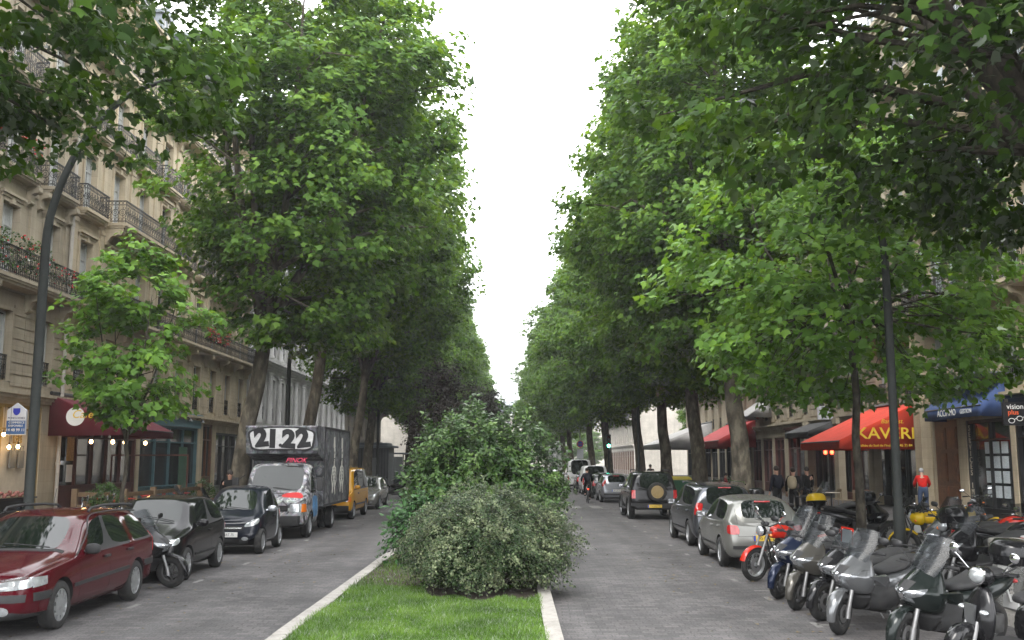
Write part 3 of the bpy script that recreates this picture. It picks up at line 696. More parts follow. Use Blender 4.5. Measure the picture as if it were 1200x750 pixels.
def flowers(parent, x0, x1, y, z, n, red=.05, seed=0, h=.4, size=.06, drop=.2):
    g = np.random.default_rng(seed+100)
    C = np.stack([g.uniform(x0, x1, n), g.uniform(y-.12, y+.12, n), g.uniform(z-drop, z+h, n)**1.0], 1)
    O = g.normal(size=(n, 3)); V, L_, S = clump_leaves(C, np.full(n, .13), O, 9, size, g, shape=LEAF_ELL*[1.6, 1])
    o = bpy.data.objects.new('flower_box', raw_mesh('flower_box', V, L_, S, M_PLANTL)); link(o, parent)
    k = int(n*red*6); mb = MB()
    for i in range(k):
        c = C[g.integers(n)]+g.normal(0, .06, 3); mb.ell(tuple(c+np.array([0, -.06, .03])), .035, .035, .03, 6, 4)
    if k: mb.build('blossom', M_GERA, o)
def building(name, label, side, Y0, Y1, m, storeys, bays, pil=True, eave=21.9, roofm=None, rng=1, shut=False, ground=None, winw=1.15, frame=None, group=None, shop_op=None, cat='building', depth=13, hood=True, gz=4.35, fx=None):
    """storeys: list of (floor z, head z, balcony spec). spec: list of (bay a, bay b, out) or None. Returns root and s(Y) mapping"""
    W = Y1-Y0
    if side < 0: root = thing(name, label, cat, ((FL if fx is None else fx), Y0, .15), pi/2, group); S = lambda Y: Y-Y0
    else: root = thing(name, label, cat, ((FR if fx is None else fx), Y1, .15), -pi/2, group); S = lambda Y: Y1-Y
    bw = W/bays; rr = random.Random(rng)
    ops = []; mb = MB()
    for si, (fz, hz, spec) in enumerate(storeys):
        for b in range(bays):
            cx = (b+.5)*bw; ops.append((cx-winw/2, cx+winw/2, fz+.05, hz))
    sh = shop_op if shop_op is not None else [(b*bw+.25, (b+1)*bw-.25, 0, 3.5) for b in range(bays)]
    wall_grid(mb, W, 0, eave, ops+sh)
    mb.add([(0,0,0),(0,depth,0),(0,depth,eave),(0,0,eave)], [(0,1,2,3)]); mb.add([(W,0,0),(W,depth,0),(W,depth,eave),(W,0,eave)], [(0,3,2,1)])
    mb.add([(0,depth,0),(W,depth,0),(W,depth,eave),(0,depth,eave)], [(0,1,2,3)]); mb.add([(0,.33,0),(W,.33,0),(W,.33,eave),(0,.33,eave)], [(0,1,2,3)])
    mb.add([(0,0,eave),(W,0,eave),(W,depth,eave),(0,depth,eave)], [(0,1,2,3)])
    mb.build('wall', m, root, smooth=None)
    tr = MB()
    moulding(tr, .003, W-.003, gz-.35, .35, .28)
    for fz, hz, spec in storeys[1:]: moulding(tr, .004, W-.004, fz-.32, .22, .12, 2)
    moulding(tr, .003, W-.003, eave-.75, .75, .62, 5)
    k = 0
    while k*.42 < W-.3: tr.box(.1+k*.42, .1+k*.42+.18, -.42, .01, eave-.95, eave-.75); k += 1
    for si, (fz, hz, spec) in enumerate(storeys):
        for b in range(bays):
            cx = (b+.5)*bw; surround(tr, cx-winw/2, cx+winw/2, fz+.05, hz, key=si > 0, hood=hood and si in (1, 2))
    if pil:
        for b in range(bays+1):
            cx = min(max(b*bw, .28), W-.28)
            for si, (fz, hz, spec) in enumerate(storeys):
                if si == 0: continue
                tp = storeys[si+1][0]-.35 if si+1 < len(storeys) else eave-.97
                tr.box(cx-.2, cx+.2, -.07, .01, fz+.02, tp); tr.box(cx-.25, cx+.25, -.11, .01, tp-.22, tp-.05)
    # rustication on the entresol
    fz, hz, _ = storeys[0]
    for b in range(bays):
        xa, xb = b*bw+.02, (b+1)*bw-.02; cx = (b+.5)*bw
        z = fz-.1
        while z < storeys[1][0]-.75:
            for a, c in ((xa, cx-winw/2-.16), (cx+winw/2+.16, xb)):
                if c-a > .1: tr.box(a, c, -.035, .01, z+.02, z+.36)
            z += .4
    tr.build('stone_trim', m, root, smooth=None)
    for si, (fz, hz, spec) in enumerate(storeys):
        for b in range(bays):
            cx = (b+.5)*bw; window(root, cx-winw/2, .2, fz+.05, winw, hz-fz-.05, rr.choice((0, 1, 1, 2)), frame)
            if shut and si > 0:
                for sgn in (-1, 1):
                    s_ = MB(); x0 = cx+sgn*(winw/2+.02); x1 = x0+sgn*.5
                    s_.box(x0, x1, -.12, -.085, fz+.1, hz)
                    for q in range(int((hz-fz-.3)/.09)): s_.box(x0+sgn*.05, x1-sgn*.05, -.135, -.12, fz+.2+q*.09, fz+.25+q*.09)
                    s_.build('shutter', M_SHUT, root, smooth=None)
        if spec == 'sill' or spec is None:
            for b in range(bays):
                cx = (b+.5)*bw; r_ = rail(root, cx-winw/2+.02, .06, fz+.08, winw-.04, 0, .85)
        else:
            for a, b, out in spec:
                x0 = a*bw+(.35 if a != int(a) or b-a <= 1 else .1); x1 = b*bw-(.35 if b-a <= 1 else .1)
                br = []
                if out > .45:
                    nb = int(round(b-a)); br = [a*bw+.3]+[(a+q)*bw for q in range(1, nb)]+[b*bw-.3]
                balcony(root, x0, x1, fz, out, m, br)
    # roof
    rf = MB(); h = 2.9
    rf.add([(.02,.25,eave),(W-.02,.25,eave),(W-.02,1.5,eave+h),(.02,1.5,eave+h)], [(0,1,2,3)])
    rf.add([(.02,1.5,eave+h),(W-.02,1.5,eave+h),(W-.02,depth/2,eave+h+1.2),(.02,depth/2,eave+h+1.2)], [(0,1,2,3)])
    rf.add([(.02,depth,eave),(.02,depth/2,eave+h+1.2),(W-.02,depth/2,eave+h+1.2),(W-.02,depth,eave)], [(0,1,2,3)])
    for xx in (.02, W-.02): rf.add([(xx,.25,eave),(xx,1.5,eave+h),(xx,depth/2,eave+h+1.2),(xx,depth,eave)], [(0,1,2,3)])
    ro = rf.build('roof', roofm or M_ZINC, root, smooth=None)
    for b in range(bays): dormer(ro, (b+.5)*bw, .35, eave+.1, M_ZINC)
    for cx in (W*.02+.4, W*.97-.4):
        ch = MB(); ch.box(cx-.4, cx+.4, 3, 6, eave+1, eave+h+2.6)
        for q in range(6): ch.lathe([(.12, 0), (.1, .6), (.13, .6)], 8, TM((cx, 3.3+q*.48, eave+h+2.6)))
        ch.build('chimney', m, ro, smooth=None)
    return root, S, bw
def shopfront(parent, x0, x1, z1, m, m2=None, base=.55, panes=3, y=.12, door=None, fas=None, glass=None, name='shopfront'):
    """frame with stall riser, fascia and glazing"""
    f = MB(); w = x1-x0; t = .09
    f.box(x0, x0+t*1.6, y-.08, y+.2, 0, z1); f.box(x1-t*1.6, x1, y-.08, y+.2, 0, z1); f.box(x0+t*1.6, x1-t*1.6, y-.06, y+.18, z1-.12, z1)
    f.box(x0+t*1.6, x1-t*1.6, y-.04, y+.15, .003, base); f.box(x0+t*1.6, x1-t*1.6, y-.09, y+.15, base, base+.07)
    st = (w-t*3.2)/panes
    for i in range(1, panes): f.box(x0+t*1.6+i*st-.045, x0+t*1.6+i*st+.045, y-.05, y+.12, base+.07, z1-.12)
    f.box(x0+t*1.6, x1-t*1.6, y-.045, y+.1, z1*.78, z1*.78+.06)
    for i in range(panes): f.box(x0+t*1.6+i*st+.15, x0+t*1.6+(i+1)*st-.15, y-.06, y-.03, .12, base-.1)
    o = f.build(name, m, parent, smooth=None)
    g = MB(); g.box(x0+t, x1-t, y+.06, y+.075, base, z1-.1); g.build('shop_window', glass or M_SGLASS, o, smooth=None)
    if fas: f2 = MB(); f2.box(x0-.05, x1+.05, -.12, .05, z1+.003, z1+fas); f2.box(x0-.1, x1+.1, -.2, .05, z1+fas, z1+fas+.1); f2.build('fascia', m2 or m, o, smooth=None)
    return o
M_SGLASS = mat('shop_glass', (.03, .034, .036), .04, var=.9, vscale=1.4, spec=.9)
M_BURG = mat('dark_red_wood', (.075, .018, .012), .5, var=.25, vscale=5)
M_TEAL = mat('teal_paint', (.07, .15, .17), .5, var=.15, vscale=4, dirt=.2)
M_BLK = mat('black_paint', (.015, .015, .016), .4, var=.2)
M_BROWN = mat('varnished_door_wood', (.13, .055, .025), .45, var=.35, vscale=4, bump=.1)
M_GREEND = mat('green_door_paint', (.03, .09, .05), .5)
M_CREAM = mat('cream_paint', (.5, .45, .36), .6)
M_OCHRE = mat('ochre_paint', (.25, .17, .05), .6)
ST = lambda *sp: [(4.6, 7.0, sp[0]), (8.0, 10.6, sp[1]), (11.75, 14.2, sp[2]), (15.1, 17.4, sp[3]), (18.4, 20.6, sp[4])]

# left row ------------------------------------------------------
b1, S, bw = building('apartment_building', 'beige stone apartment block with flowered balconies, at the left edge', -1, 10.0, 37.2, S_LIME2, ST('sill', [(0, 9, .75)], [(a+.02, a+.98, .5) if a % 3 else (a, a+1, .7) for a in range(9)], [(a, a+1, .5) for a in range(9)], [(0, 9, .7)]), 9, rng=3, shop_op=[(20.6, 25.9, 0, 3.9), (12, 19.5, 0, 3.9), (2, 10.5, 0, 3.9)])
flowers(b1, 17.5, 24.5, -.62, 8.7, 420, .04, 1, .7, .08, .5); flowers(b1, 24.6, 27, -.6, 8.5, 60, .1, 2, .5)
flowers(b1, 20, 23.2, -.6, 12.5, 60, .35, 3)
sf = shopfront(b1, 12, 19.5, 3.9, M_BLK, panes=4, fas=.5)
sf = shopfront(b1, 2, 10.5, 3.9, M_TEAL, panes=4, fas=.5)
sf = shopfront(b1, 20.6, 25.9, 3.9, M_OCHRE, panes=2, base=.7, glass=M_CREAM, name='lit_shopfront')
mb = MB(); mb.box(20.8, 25.7, .05, .11, .08, .68); mb.build('stall_riser', M_BLK, sf, smooth=None)
mb = MB()
for q in range(26): mb.ell((20.9+q*.18, .0, .83+.05*(q % 3)), .07, .08, .06+.03*(q % 2), 8, 5)
mb.build('displayed_goods', mat('mixed_goods', (.3, .12, .1), .5, var=.9, vscale=9), sf)
mb = MB(); mb.box(20.8, 25.7, -.12, .1, .7, .76); mb.build('display_shelf', M_BLK, sf, smooth=None)
mb = MB()
for q in (23.9, 24.5): mb.rbox(q, q+.36, .02, .1, 1.75, 2.35, .03); mb.tube([(q+.08, .05, 2.35), (q+.1, .04, 2.5), (q+.26, .04, 2.5), (q+.28, .05, 2.35)], .015, 6)
mb.build('hanging_bag', mat('grey_bag', (.15, .15, .14), .7), sf)
text('BB', .55, sf, M_OCHRE, (24.3, .03, 2.75), (pi/2, 0, 0), 'shop_letters', .02)
M_BULB = mat('glowing_bulb', (1, .8, .5), .5, emit=(1, .62, .25), estr=28)
M_BULBG = mat('bulb_cord', (.02, .02, .02), .5)
def bulb(loc, label, drop=.5, r=.055, group='bare glowing bulbs'):
    t = thing('light_bulb', label, 'light bulb', loc, 0, group)
    MB().ell((0, 0, 0), r, r, r*1.25, 10, 8).build('bulb', M_BULB, t)
    mb = MB(); mb.cyl((0, 0, r*1.1), (0, 0, r*1.1+.09), .025, 8); mb.cyl((0, 0, r*1.1+.09), (0, 0, drop), .006, 5); mb.build('cord', M_BULBG, t)
for i, (y, z, l) in enumerate(((32.6, 3.0, 'glowing bulb in the shop window at the left edge, highest of the five'), (33.9, 3.3, 'glowing bulb in the cream shop window, upper right of the group'), (33.0, 2.6, 'glowing bulb at the far left of the cream shop window'), (33.6, 2.62, 'glowing bulb low in the middle of the cream shop window'), (34.4, 2.6, 'glowing bulb nearest the yellow post of the cream shop'))):
    bulb((FL+.35, y, z), l, 3.95-z)
# downpipe between the two blocks
mb = MB(); mb.cyl((0, 0, .3), (0, 0, 21), .07, 8)
for z in range(2, 21, 3): mb.cyl((0, 0, z), (0, 0, z+.12), .095, 8)
single('drainpipe', mb, S_PALE, 'long pale drainpipe between the first two stone blocks', 'drainpipe', (FL+.16, 37.05, 0))

b2, S, bw = building('apartment_building', 'beige stone apartment block above the red café awning and teal shop', -1, 37.2, 63.0, S_LIME,
   ST('sill', [(0, 9, .6)], [(0, 1, .45), (1, 4, .95), (4, 5, .4), (5, 6, .4), (6, 8, .95), (8, 9, .4)], [(0, 1, .45), (1, 2, .45), (2, 3, .45), (3, 4, .45), (4, 5, .45), (5, 6, .45), (6, 8, .95), (8, 9, .4)], [(0, 9, .7)]), 9, rng=5,
   shop_op=[(.3, 7.9, 0, 3.7), (8.3, 16.6, 0, 3.7), (17.4, 19.2, 0, 4.0), (19.8, 25.4, 0, 3.6)])
flowers(b2, 15.5, 19.5, -.5, 8.65, 120, .35, 7, .55, .08); flowers(b2, 19.6, 21.5, -.5, 12.5, 50, .3, 8)
sf = shopfront(b2, .3, 7.9, 3.7, M_BURG, panes=5, base=1.0)
mb = MB(); mb.box(.9, 1.5, -.0, .02, 2.0, 2.9); mb.build('menu_board', mat('menu_board', (.3, .2, .08), .6, var=.6, vscale=12), sf, smooth=None)
mb = MB(); mb.box(.95, 1.45, -.0, .02, 1.2, 1.85); mb.build('paper_notice', mat('white_paper', (.6, .62, .62), .7), sf, smooth=None)
sf = shopfront(b2, 8.3, 16.6, 3.7, M_TEAL, panes=4, base=.75, fas=.62, m2=mat('teal_fascia', (.12, .22, .25), .5))
mb = MB(); mb.box(13.7, 14.9, .0, .04, .08, 2.7); mb.build('green_door', M_GREEND, sf, smooth=None)
for q in (9.4, 11.5, 13.6, 15.6):
    mb = MB(); mb.tube([(q, -.1, 4.15), (q, -.4, 4.2), (q, -.5, 4.1)], .02, 6); mb.lathe([(.03, .1), (.12, -.05), (.13, -.06)], 10, TM((q, -.5, 4.05))); mb.build('fascia_lamp', M_BLK, sf)
sf = shopfront(b2, 17.4, 19.2, 4.0, M_BROWN, panes=2, base=1.1, name='entrance_door', glass=M_INT)
sf = shopfront(b2, 19.8, 25.4, 3.6, M_BLK, panes=4)

# white ornate block: columns, arches
b3, S, bw = building('apartment_building', 'white ornate building with columns behind the graffiti truck', -1, 63.0, 98.0, S_WHITE,
   [(4.7, 7.6, 'sill'), (9.2, 11.6, 'sill'), (13.3, 15.8, 'sill'), (17.2, 19.2, 'sill')], 13, eave=20.6, rng=9, winw=1.35, hood=False)
cb = MB()
for b in range(14):
    cx = min(max(b*bw, .3), 34.7)
    for z0, z1 in ((4.5, 8.0), (9.0, 12.0), (13.1, 16.1)):
        cb.lathe([(.23, 0), (.23, .12), (.17, .2), (.16, (z1-z0)*.5), (.14, z1-z0-.35), (.2, z1-z0-.28), (.17, z1-z0-.2), (.25, z1-z0-.1), (.25, z1-z0)], 12, TM((cx, -.22, z0)))
cb.build('column', S_WHITE, b3, 40); tagp(_children[b3.name][-1], kind='stuff')
cm_ = MB(); moulding(cm_, .01, 34.99, 8.0, .8, .55, 5); moulding(cm_, .012, 34.98, 12.05, .85, .55, 5); moulding(cm_, .012, 34.98, 16.15, .7, .45, 4); cm_.build('cornice', S_WHITE, b3, None)
for b in range(13): shopfront(b3, b*bw+.3, (b+1)*bw-.3, 3.45, M_BLK, panes=2)
b4, S, bw = building('apartment_building', 'dark stone building with a corner balcony past the white building', -1, 98.0, 127.0, S_DARK, ST('sill', [(0, 10, .9)], 'sill', [(0, 10, .5)], [(0, 10, .7)]), 10, rng=11)
for b in range(10): shopfront(b4, b*bw+.3, (b+1)*bw-.3, 3.45, M_BLK, panes=2)
b5, S, bw = building('apartment_building', 'pale stone building at the far end of the left side, beyond the crossing', -1, 143.0, 185.0, S_PALE, ST('sill', [(0, 14, .6)], 'sill', 'sill', [(0, 14, .7)]), 14, rng=13, eave=21.5, fx=-15)
for b in range(14): shopfront(b5, b*bw+.3, (b+1)*bw-.3, 3.45, M_BROWN, panes=2)

# right row -----------------------------------------------------
c1, S, bw = building('apartment_building', 'beige stone building with shuttered windows above the blue awning', 1, 12.0, 41.4, S_LIME, ST('sill', [(0, 10, .85)], [(a, a+1, .45) for a in range(10)], [(a, a+1, .45) for a in range(10)], [(0, 10, .7)]), 10, rng=21, shut=True,
   shop_op=[(.6, 2.9, 0, 3.6), (3.6, 7.0, 0, 3.5), (7.3, 12.2, 0, 3.5), (12.8, 20, 0, 3.5), (20.8, 28.5, 0, 3.5)])
flowers(c1, 3.5, 9.5, -.7, 9.0, 260, .0, 11, .9, .09, .6)
d_ = MB(); d_.box(.62, 2.88, .1, .2, 0, 3.58); 
for k in (0, 1):
    x0 = .8+k*1.0
    for z0, z1 in ((.25, 1.0), (1.2, 2.3), (2.45, 3.3)): d_.box(x0, x0+.85, .05, .1, z0, z1); d_.box(x0+.08, x0+.77, .03, .05, z0+.08, z1-.08)
dd = d_.build('entrance_door', M_BROWN, c1, smooth=None)
sf = shopfront(c1, 3.6, 7.0, 3.5, M_BLK, panes=2, base=.25, name='agency_shopfront')
text('S E R V I C E S   I M M O', .3, sf, M_CREAM, (3.75, -.0, 1.9), (pi/2, pi/2, 0), 'vertical_letters', .01) if False else None
for q, ch in enumerate('SERVICES IMMO'):
    if ch != ' ': text(ch, .3, sf, M_CREAM, (3.85, .03, 3.2-q*.235), (pi/2, 0, 0), 'vertical_letter', .01)
M_PAPER = mat('notice_paper', (.55, .6, .63), .7, var=.25, vscale=25)
for r_ in range(4):
    for k in range(3):
        mb = MB(); mb.box(4.75+k*.62, 5.2+k*.62, .15, .165, .7+r_*.52, 1.12+r_*.52); mb.box(4.85+k*.62, 5.1+k*.62, .145, .15, .9+r_*.52, 1.05+r_*.52); mb.build('property_notice', M_PAPER, sf, smooth=None)
sf = shopfront(c1, 7.3, 12.2, 3.5, M_BLK, panes=3, base=.3, fas=.6)
sf = shopfront(c1, 12.8, 20, 3.5, M_BURG, panes=4, fas=.5); sf = shopfront(c1, 20.8, 28.5, 3.5, M_TEAL, panes=4, fas=.5)
mb = MB(); mb.box(-.35, .35, -.4, 0, 0, 8.2); mb.box(-.42, .42, -.47, 0, 0, .6); mb.box(-.42, .42, -.47, 0, 7.9, 8.2)
single('stone_pier', mb, S_LIME, 'pale stone pier between the red awning and the brown door', 'pier', (FR, 41.3, .15), -pi/2, smooth=None)
c2, S, bw = building('apartment_building', 'grey stone building above the red awning with yellow letters', 1, 41.4, 63.0, S_LIME2, ST('sill', [(0, 7, .7)], [(a, a+1, .45) for a in range(7)], [(a, a+1, .45) for a in range(7)], [(0, 7, .7)]), 7, rng=23,
   shop_op=[(.5, 5.5, 0, 3.5), (6.1, 9.5, 0, 3.5), (10.6, 14.6, 0, 3.5), (15.4, 21, 0, 3.5)])
for a, b, mm in ((.5, 5.5, M_INT), (6.1, 9.5, M_BLK), (10.6, 14.6, M_BURG), (15.4, 21, M_BLK)): shopfront(c2, a, b, 3.5, M_BURG if mm is M_INT else mm, panes=3, base=.35, glass=M_SGLASS, fas=.4)
for y in (46.9, 52.0, 57.4):
    mb = MB(); mb.box(-.3, .3, -.35, 0, 0, 4.2); mb.box(-.36, .36, -.41, 0, 0, .5); mb.box(-.36, .36, -.41, 0, 3.9, 4.2)
    single('stone_pier', mb, S_LIME2, 'stone pier at street level, ' + {46.9: 'just past the yellow-lettered awning', 52.0: 'between dark shopfronts near the pedestrians', 57.4: 'behind the pale leaning tree trunk'}[y], 'pier', (FR, y, .15), -pi/2, group='stone piers on the right', smooth=None)
c3, S, bw = building('apartment_building', 'dim stone building above the smaller red awning on the right', 1, 63.0, 99.0, S_LIME2, ST('sill', [(0, 12, .7)], 'sill', 'sill', [(0, 12, .7)]), 12, rng=27)
for b in range(12): shopfront(c3, b*bw+.3, (b+1)*bw-.3, 3.45, M_BURG if b > 6 else M_BLK, panes=2)
flowers(c3, 22, 30, -.1, 5.1, 90, .3, 15)
c5, S, bw = building('apartment_building', 'ochre stone building at the far end of the right side, beyond the crossing', 1, 143.0, 185.0, S_PALE, ST('sill', [(0, 14, .6)], 'sill', 'sill', [(0, 14, .7)]), 14, rng=29, eave=21.5)
for b in range(14): shopfront(c5, b*bw+.3, (b+1)*bw-.3, 3.45, M_BROWN, panes=2)

# awnings --------------------------------------------------------
def awning(name, label, side, Y0, Y1, out, zt, zf, val, m, cheeks=True, group=None, scallop=0, thick=.02, frame=True):
    """canvas on its frame; local frame as for the buildings"""
    W = Y1-Y0
    root = thing(name, label, 'awning', (FL if side < 0 else FR, Y0 if side < 0 else Y1, 0), pi/2 if side < 0 else -pi/2, group)
    mb = MB(); n = 14
    def sag(u, v): return -.035*sin(pi*v)*abs(sin(u*pi*4))
    for i in range(n):
        for j in range(5):
            q = []
            for di, dj in ((0, 0), (1, 0), (1, 1), (0, 1)):
                u, v = (i+di)/n, (j+dj)/5
                q.append((W*u, -.03-out*v, zt+(zf-zt)*v+sag(u, v)))
            mb.add(q, [(0,1,2,3)])
    for i in range(n):   # valance
        a, b = W*i/n, W*(i+1)/n
        mb.add([(a, -.03-out, zf), (b, -.03-out, zf), (b, -.04-out, zf-val+.02*(i % 2)), (a, -.04-out, zf-val+.02*((i+1) % 2))], [(0,1,2,3)])
    if cheeks:
        for x in (0, W): mb.add([(x, -.03, zt), (x, -.03-out, zf), (x, -.04-out, zf-val), (x, -.03, zf-val-.02)], [(0,1,2,3)])
    c = mb.build('canvas', m, root, 50)
    sd = c.modifiers.new('th', 'SOLIDIFY'); sd.thickness = thick; sd.offset = 0
    f = MB(); f.cyl((0, -.03-out, zf-.03), (W, -.03-out, zf-.03), .03, 8); f.cyl((0, -.06, zt+.06), (W, -.06, zt+.06), .07, 8)
    for q in (.12, .5, .88): f.tube([(W*q, -.05, zf-.1), (W*q+.2, -out*.5, (zt+zf)/2-.28), (W*q, -out, zf-.06)], .022, 6)
    f.build('frame', M_BLK, root)
    return root
M_AWB = mat('burgundy_canvas', (.13, .012, .022), .85, var=.15, vscale=2, dirt=.15)
M_AWR = mat('red_canvas', (.58, .045, .018), .8, var=.12, vscale=2, dirt=.12)
M_AWR2 = mat('dull_red_canvas', (.3, .02, .02), .8, var=.12, vscale=2)
M_AWBL = mat('blue_canvas', (.045, .08, .2), .8, var=.15, vscale=2, dirt=.2)
M_AWG = mat('grey_canvas', (.3, .29, .28), .85, var=.1, vscale=2)
M_YEL = mat('yellow_print', (.75, .5, .03), .7, var=.05); M_WHT = mat('white_print', (.75, .75, .72), .7, var=.05)
a = awning('awning', 'dark burgundy café awning with a round emblem, behind the young tree', -1, 36.4, 42.1, 2.6, 4.55, 3.35, .28, M_AWB)
# the emblem on the cheek facing up the street
e = MB(); e.lathe([(0, 0), (.34, 0), (.34, .012), (0, .012)], 24, TM((-.03, -1.0, 3.75), (0, -pi/2, 0))); e.build('emblem', M_WHT, a)
text('Café', .42, a, M_YEL, (-.05, -1.25, 3.82), (pi/2, 0, -pi/2), 'lettering', .004, shear=.3)
text('de la rue', .2, a, M_YEL, (-.05, -.95, 3.6), (pi/2, 0, -pi/2), 'lettering', .004, shear=.3) if False else None
for i, (x, y, l) in enumerate(((-15.6, 36.9, 'first glowing bulb under the burgundy awning, beside the lamp post'), (-15.0, 37.4, 'second glowing bulb under the burgundy awning'), (-14.9, 38.3, 'third glowing bulb under the burgundy awning'), (-14.7, 39.9, 'last glowing bulb under the burgundy awning, nearest the teal shop'))):
    bulb((x, y, 2.85), l, .45, .06)
a = awning('awning', 'bright red restaurant awning reading KAVERI in yellow', 1, 41.9, 47.6, 3.4, 4.6, 3.0, .36, M_AWR)
# near cheek is at local x = W, facing -Y world
W = 5.7
text('KAVERI', .66, a, M_YEL, (W+.02, -1.5, 3.27), (pi/2, 0, pi/2), 'lettering', .006, bold=.008, sx=1.15)
text('Bar Rest.', .26, a, M_YEL, (W+.02, -1.2, 3.78), (pi/2, 0, pi/2), 'lettering', .005, shear=.25)
text('Spécialités du Sud de l\u2019Inde   01 45 35 84', .15, a, M_YEL, (W+.02, -1.65, 2.78), (pi/2, 0, pi/2), 'lettering', .005)
a = awning('awning', 'small blue shop awning with white letters', 1, 34.5, 39.3, .85, 4.95, 4.1, .42, M_AWBL)
text('ACCIMMO', .34, a, M_WHT, (2.0, -.90, 3.9), (pi/2, 0, 0), 'lettering', .004); text('GESTION', .22, a, M_WHT, (3.6, -.90, 3.9), (pi/2, 0, 0), 'lettering', .004)
mb = MB(); mb.box(0, 5.4, -.95, .02, 5.14, 5.2); single('canopy_shelf', mb, M_ZINC, 'thin grey ledge canopy just above the blue awning', 'canopy', (FR, 39.6, 0), -pi/2, smooth=None)
a = awning('awning', 'red café awning partly behind the pale leaning trunk', 1, 70.5, 80.0, 2.6, 5.0, 3.6, .5, M_AWR2)
text('Bistro', .4, a, M_WHT, (4.0, -2.69, 3.32), (pi/2, 0, 0), 'lettering', .004)
a = awning('awning', 'grey cloth awning set higher above the small red one', 1, 66.0, 70.0, 1.6, 6.2, 5.1, .1, M_AWG)
a = awning('awning', 'large pale grey awning beyond the red one, by the dark forked trunk', 1, 86.0, 97.0, 4.6, 5.4, 3.6, .4, M_AWG)
a = awning('awning', 'dark awning over the shop with red lamps, between two piers', 1, 52.3, 57.0, 1.6, 4.3, 3.7, .3, mat('black_canvas', (.03, .03, .03), .8))
# shop signs
t = thing('hanging_sign', 'blue and white house-shaped estate sign projecting at the left edge', 'shop sign', (FL+.08, 33.3, 3.0), 0); t.scale = (.82, 1, .82)
mb = MB(); mb.prism([(0, 0), (.78, 0), (.78, .62), (.78, 1.0), (.39, 1.3), (0, 1.0)], -.04, .04); sg = mb.build('board', mat('sign_white', (.6, .62, .66), .5, var=.05), t, smooth=None)
mb = MB(); mb.box(.01, .77, -.052, -.041, .03, .58); mb.box(.01, .77, .041, .052, .03, .58); mb.build('blue_panel', mat('sign_blue', (.02, .09, .27), .5, var=.05), t, smooth=None)
mb = MB(); mb.prism([(.25, 1.08), (.53, 1.08), (.53, .92), (.47, .83), (.39, .79), (.31, .83), (.25, .92)], -.055, -.041); mb.build('shield_emblem', mat('emblem_blue', (.03, .04, .4), .5), t, smooth=None)
M_NAVY = mat('navy_print', (.02, .03, .08), .6)
text('PONCI-VOIES', .115, t, M_NAVY, (.39, -.045, .68), (pi/2, 0, 0)); text('COMMERCE', .12, t, M_WHT, (.42, -.056, .5), (pi/2, 0, 0)); text('DISPONIBLE', .11, t, M_WHT, (.39, -.056, .37), (pi/2, 0, 0)); text('14 48 99 11', .16, t, M_WHT, (.39, -.056, .2), (pi/2, 0, 0))
mb = MB(); mb.cyl((0, 0, 1.1), (.1, 0, 1.1), .02); mb.cyl((0, 0, .1), (.1, 0, .1), .02); mb.build('bracket', M_BLK, t)
t = thing('hanging_sign', 'black optician sign with outlined glasses, at the right edge', 'shop sign', (FR-.1, 32.9, 3.3), 0); t.scale = (.9, .9, .9)
MB().rbox(-.95, 0, -.06, .06, 0, .85, .02).build('board', mat('sign_black', (.012, .012, .014), .35), t)
text('vision', .27, t, M_WHT, (-.5, -.065, .68), (pi/2, 0, 0)); text('plus', .25, t, mat('orange_print', (.6, .1, .03), .6), (-.58, -.065, .47), (pi/2, 0, 0), bold=.004)
mb = MB()
for cx, cz in ((-.66, .17), (-.36, .25)):
    mb.tube([(cx+.11*cos(a_*pi/8), -.07, cz+.085*sin(a_*pi/8)) for a_ in range(17)], .012, 5)
mb.tube([(-.56, -.07, .21), (-.5, -.07, .25), (-.46, -.07, .24)], .01, 5); mb.tube([(-.26, -.07, .28), (-.15, -.07, .33), (-.1, -.07, .28)], .01, 5)
mb.build('glasses_outline', M_WHT, t)
for x, y in ((0, 0), (-.5, 0)): pass
mb = MB(); mb.box(-.4, .4, -.04, .04, 0, .7); single('hanging_sign', mb, mat('faded_sign', (.4, .4, .42), .6, var=.4, vscale=8), 'small pale panel sign above the far edge of the lettered awning', 'shop sign', (16.3, 52.5, 4.3), 0, smooth=None)
# building on the cross street seen between the trunks, and trees of the square
t, S, bw = building('apartment_building', 'low ochre building glimpsed between trunks beyond the square', 1, 103.0, 127.0, S_LIME2, [(4.6, 7.0, 'sill'), (8.0, 10.6, 'sill'), (11.7, 14, 'sill')], 8, rng=41, eave=16, fx=31)
for b in range(8): shopfront(t, b*bw+.3, (b+1)*bw-.3, 3.45, M_BROWN, panes=2)
tm, cm = LT[1]
for x, y, s, l in ((20, 107, .62, 'smaller green tree of the square, right of the grey awning'), (23, 119, .7, 'farther green tree of the square behind the grey awning')):
    place_tree('plane_tree', l, tm, cm, (x, y, .15), y, s, 'trees of the small square')

t, S, bw = building('apartment_building', 'pale building closing the view far beyond the end of the street', -1, 300, 360, S_PALE, [(4.6, 7.0, 'sill'), (8.0, 10.6, 'sill'), (11.7, 14, 'sill')], 16, rng=51, eave=16, fx=-30, shop_op=[])
t.location = (-30, 300, .15); t.rotation_euler = (0, 0, 0)
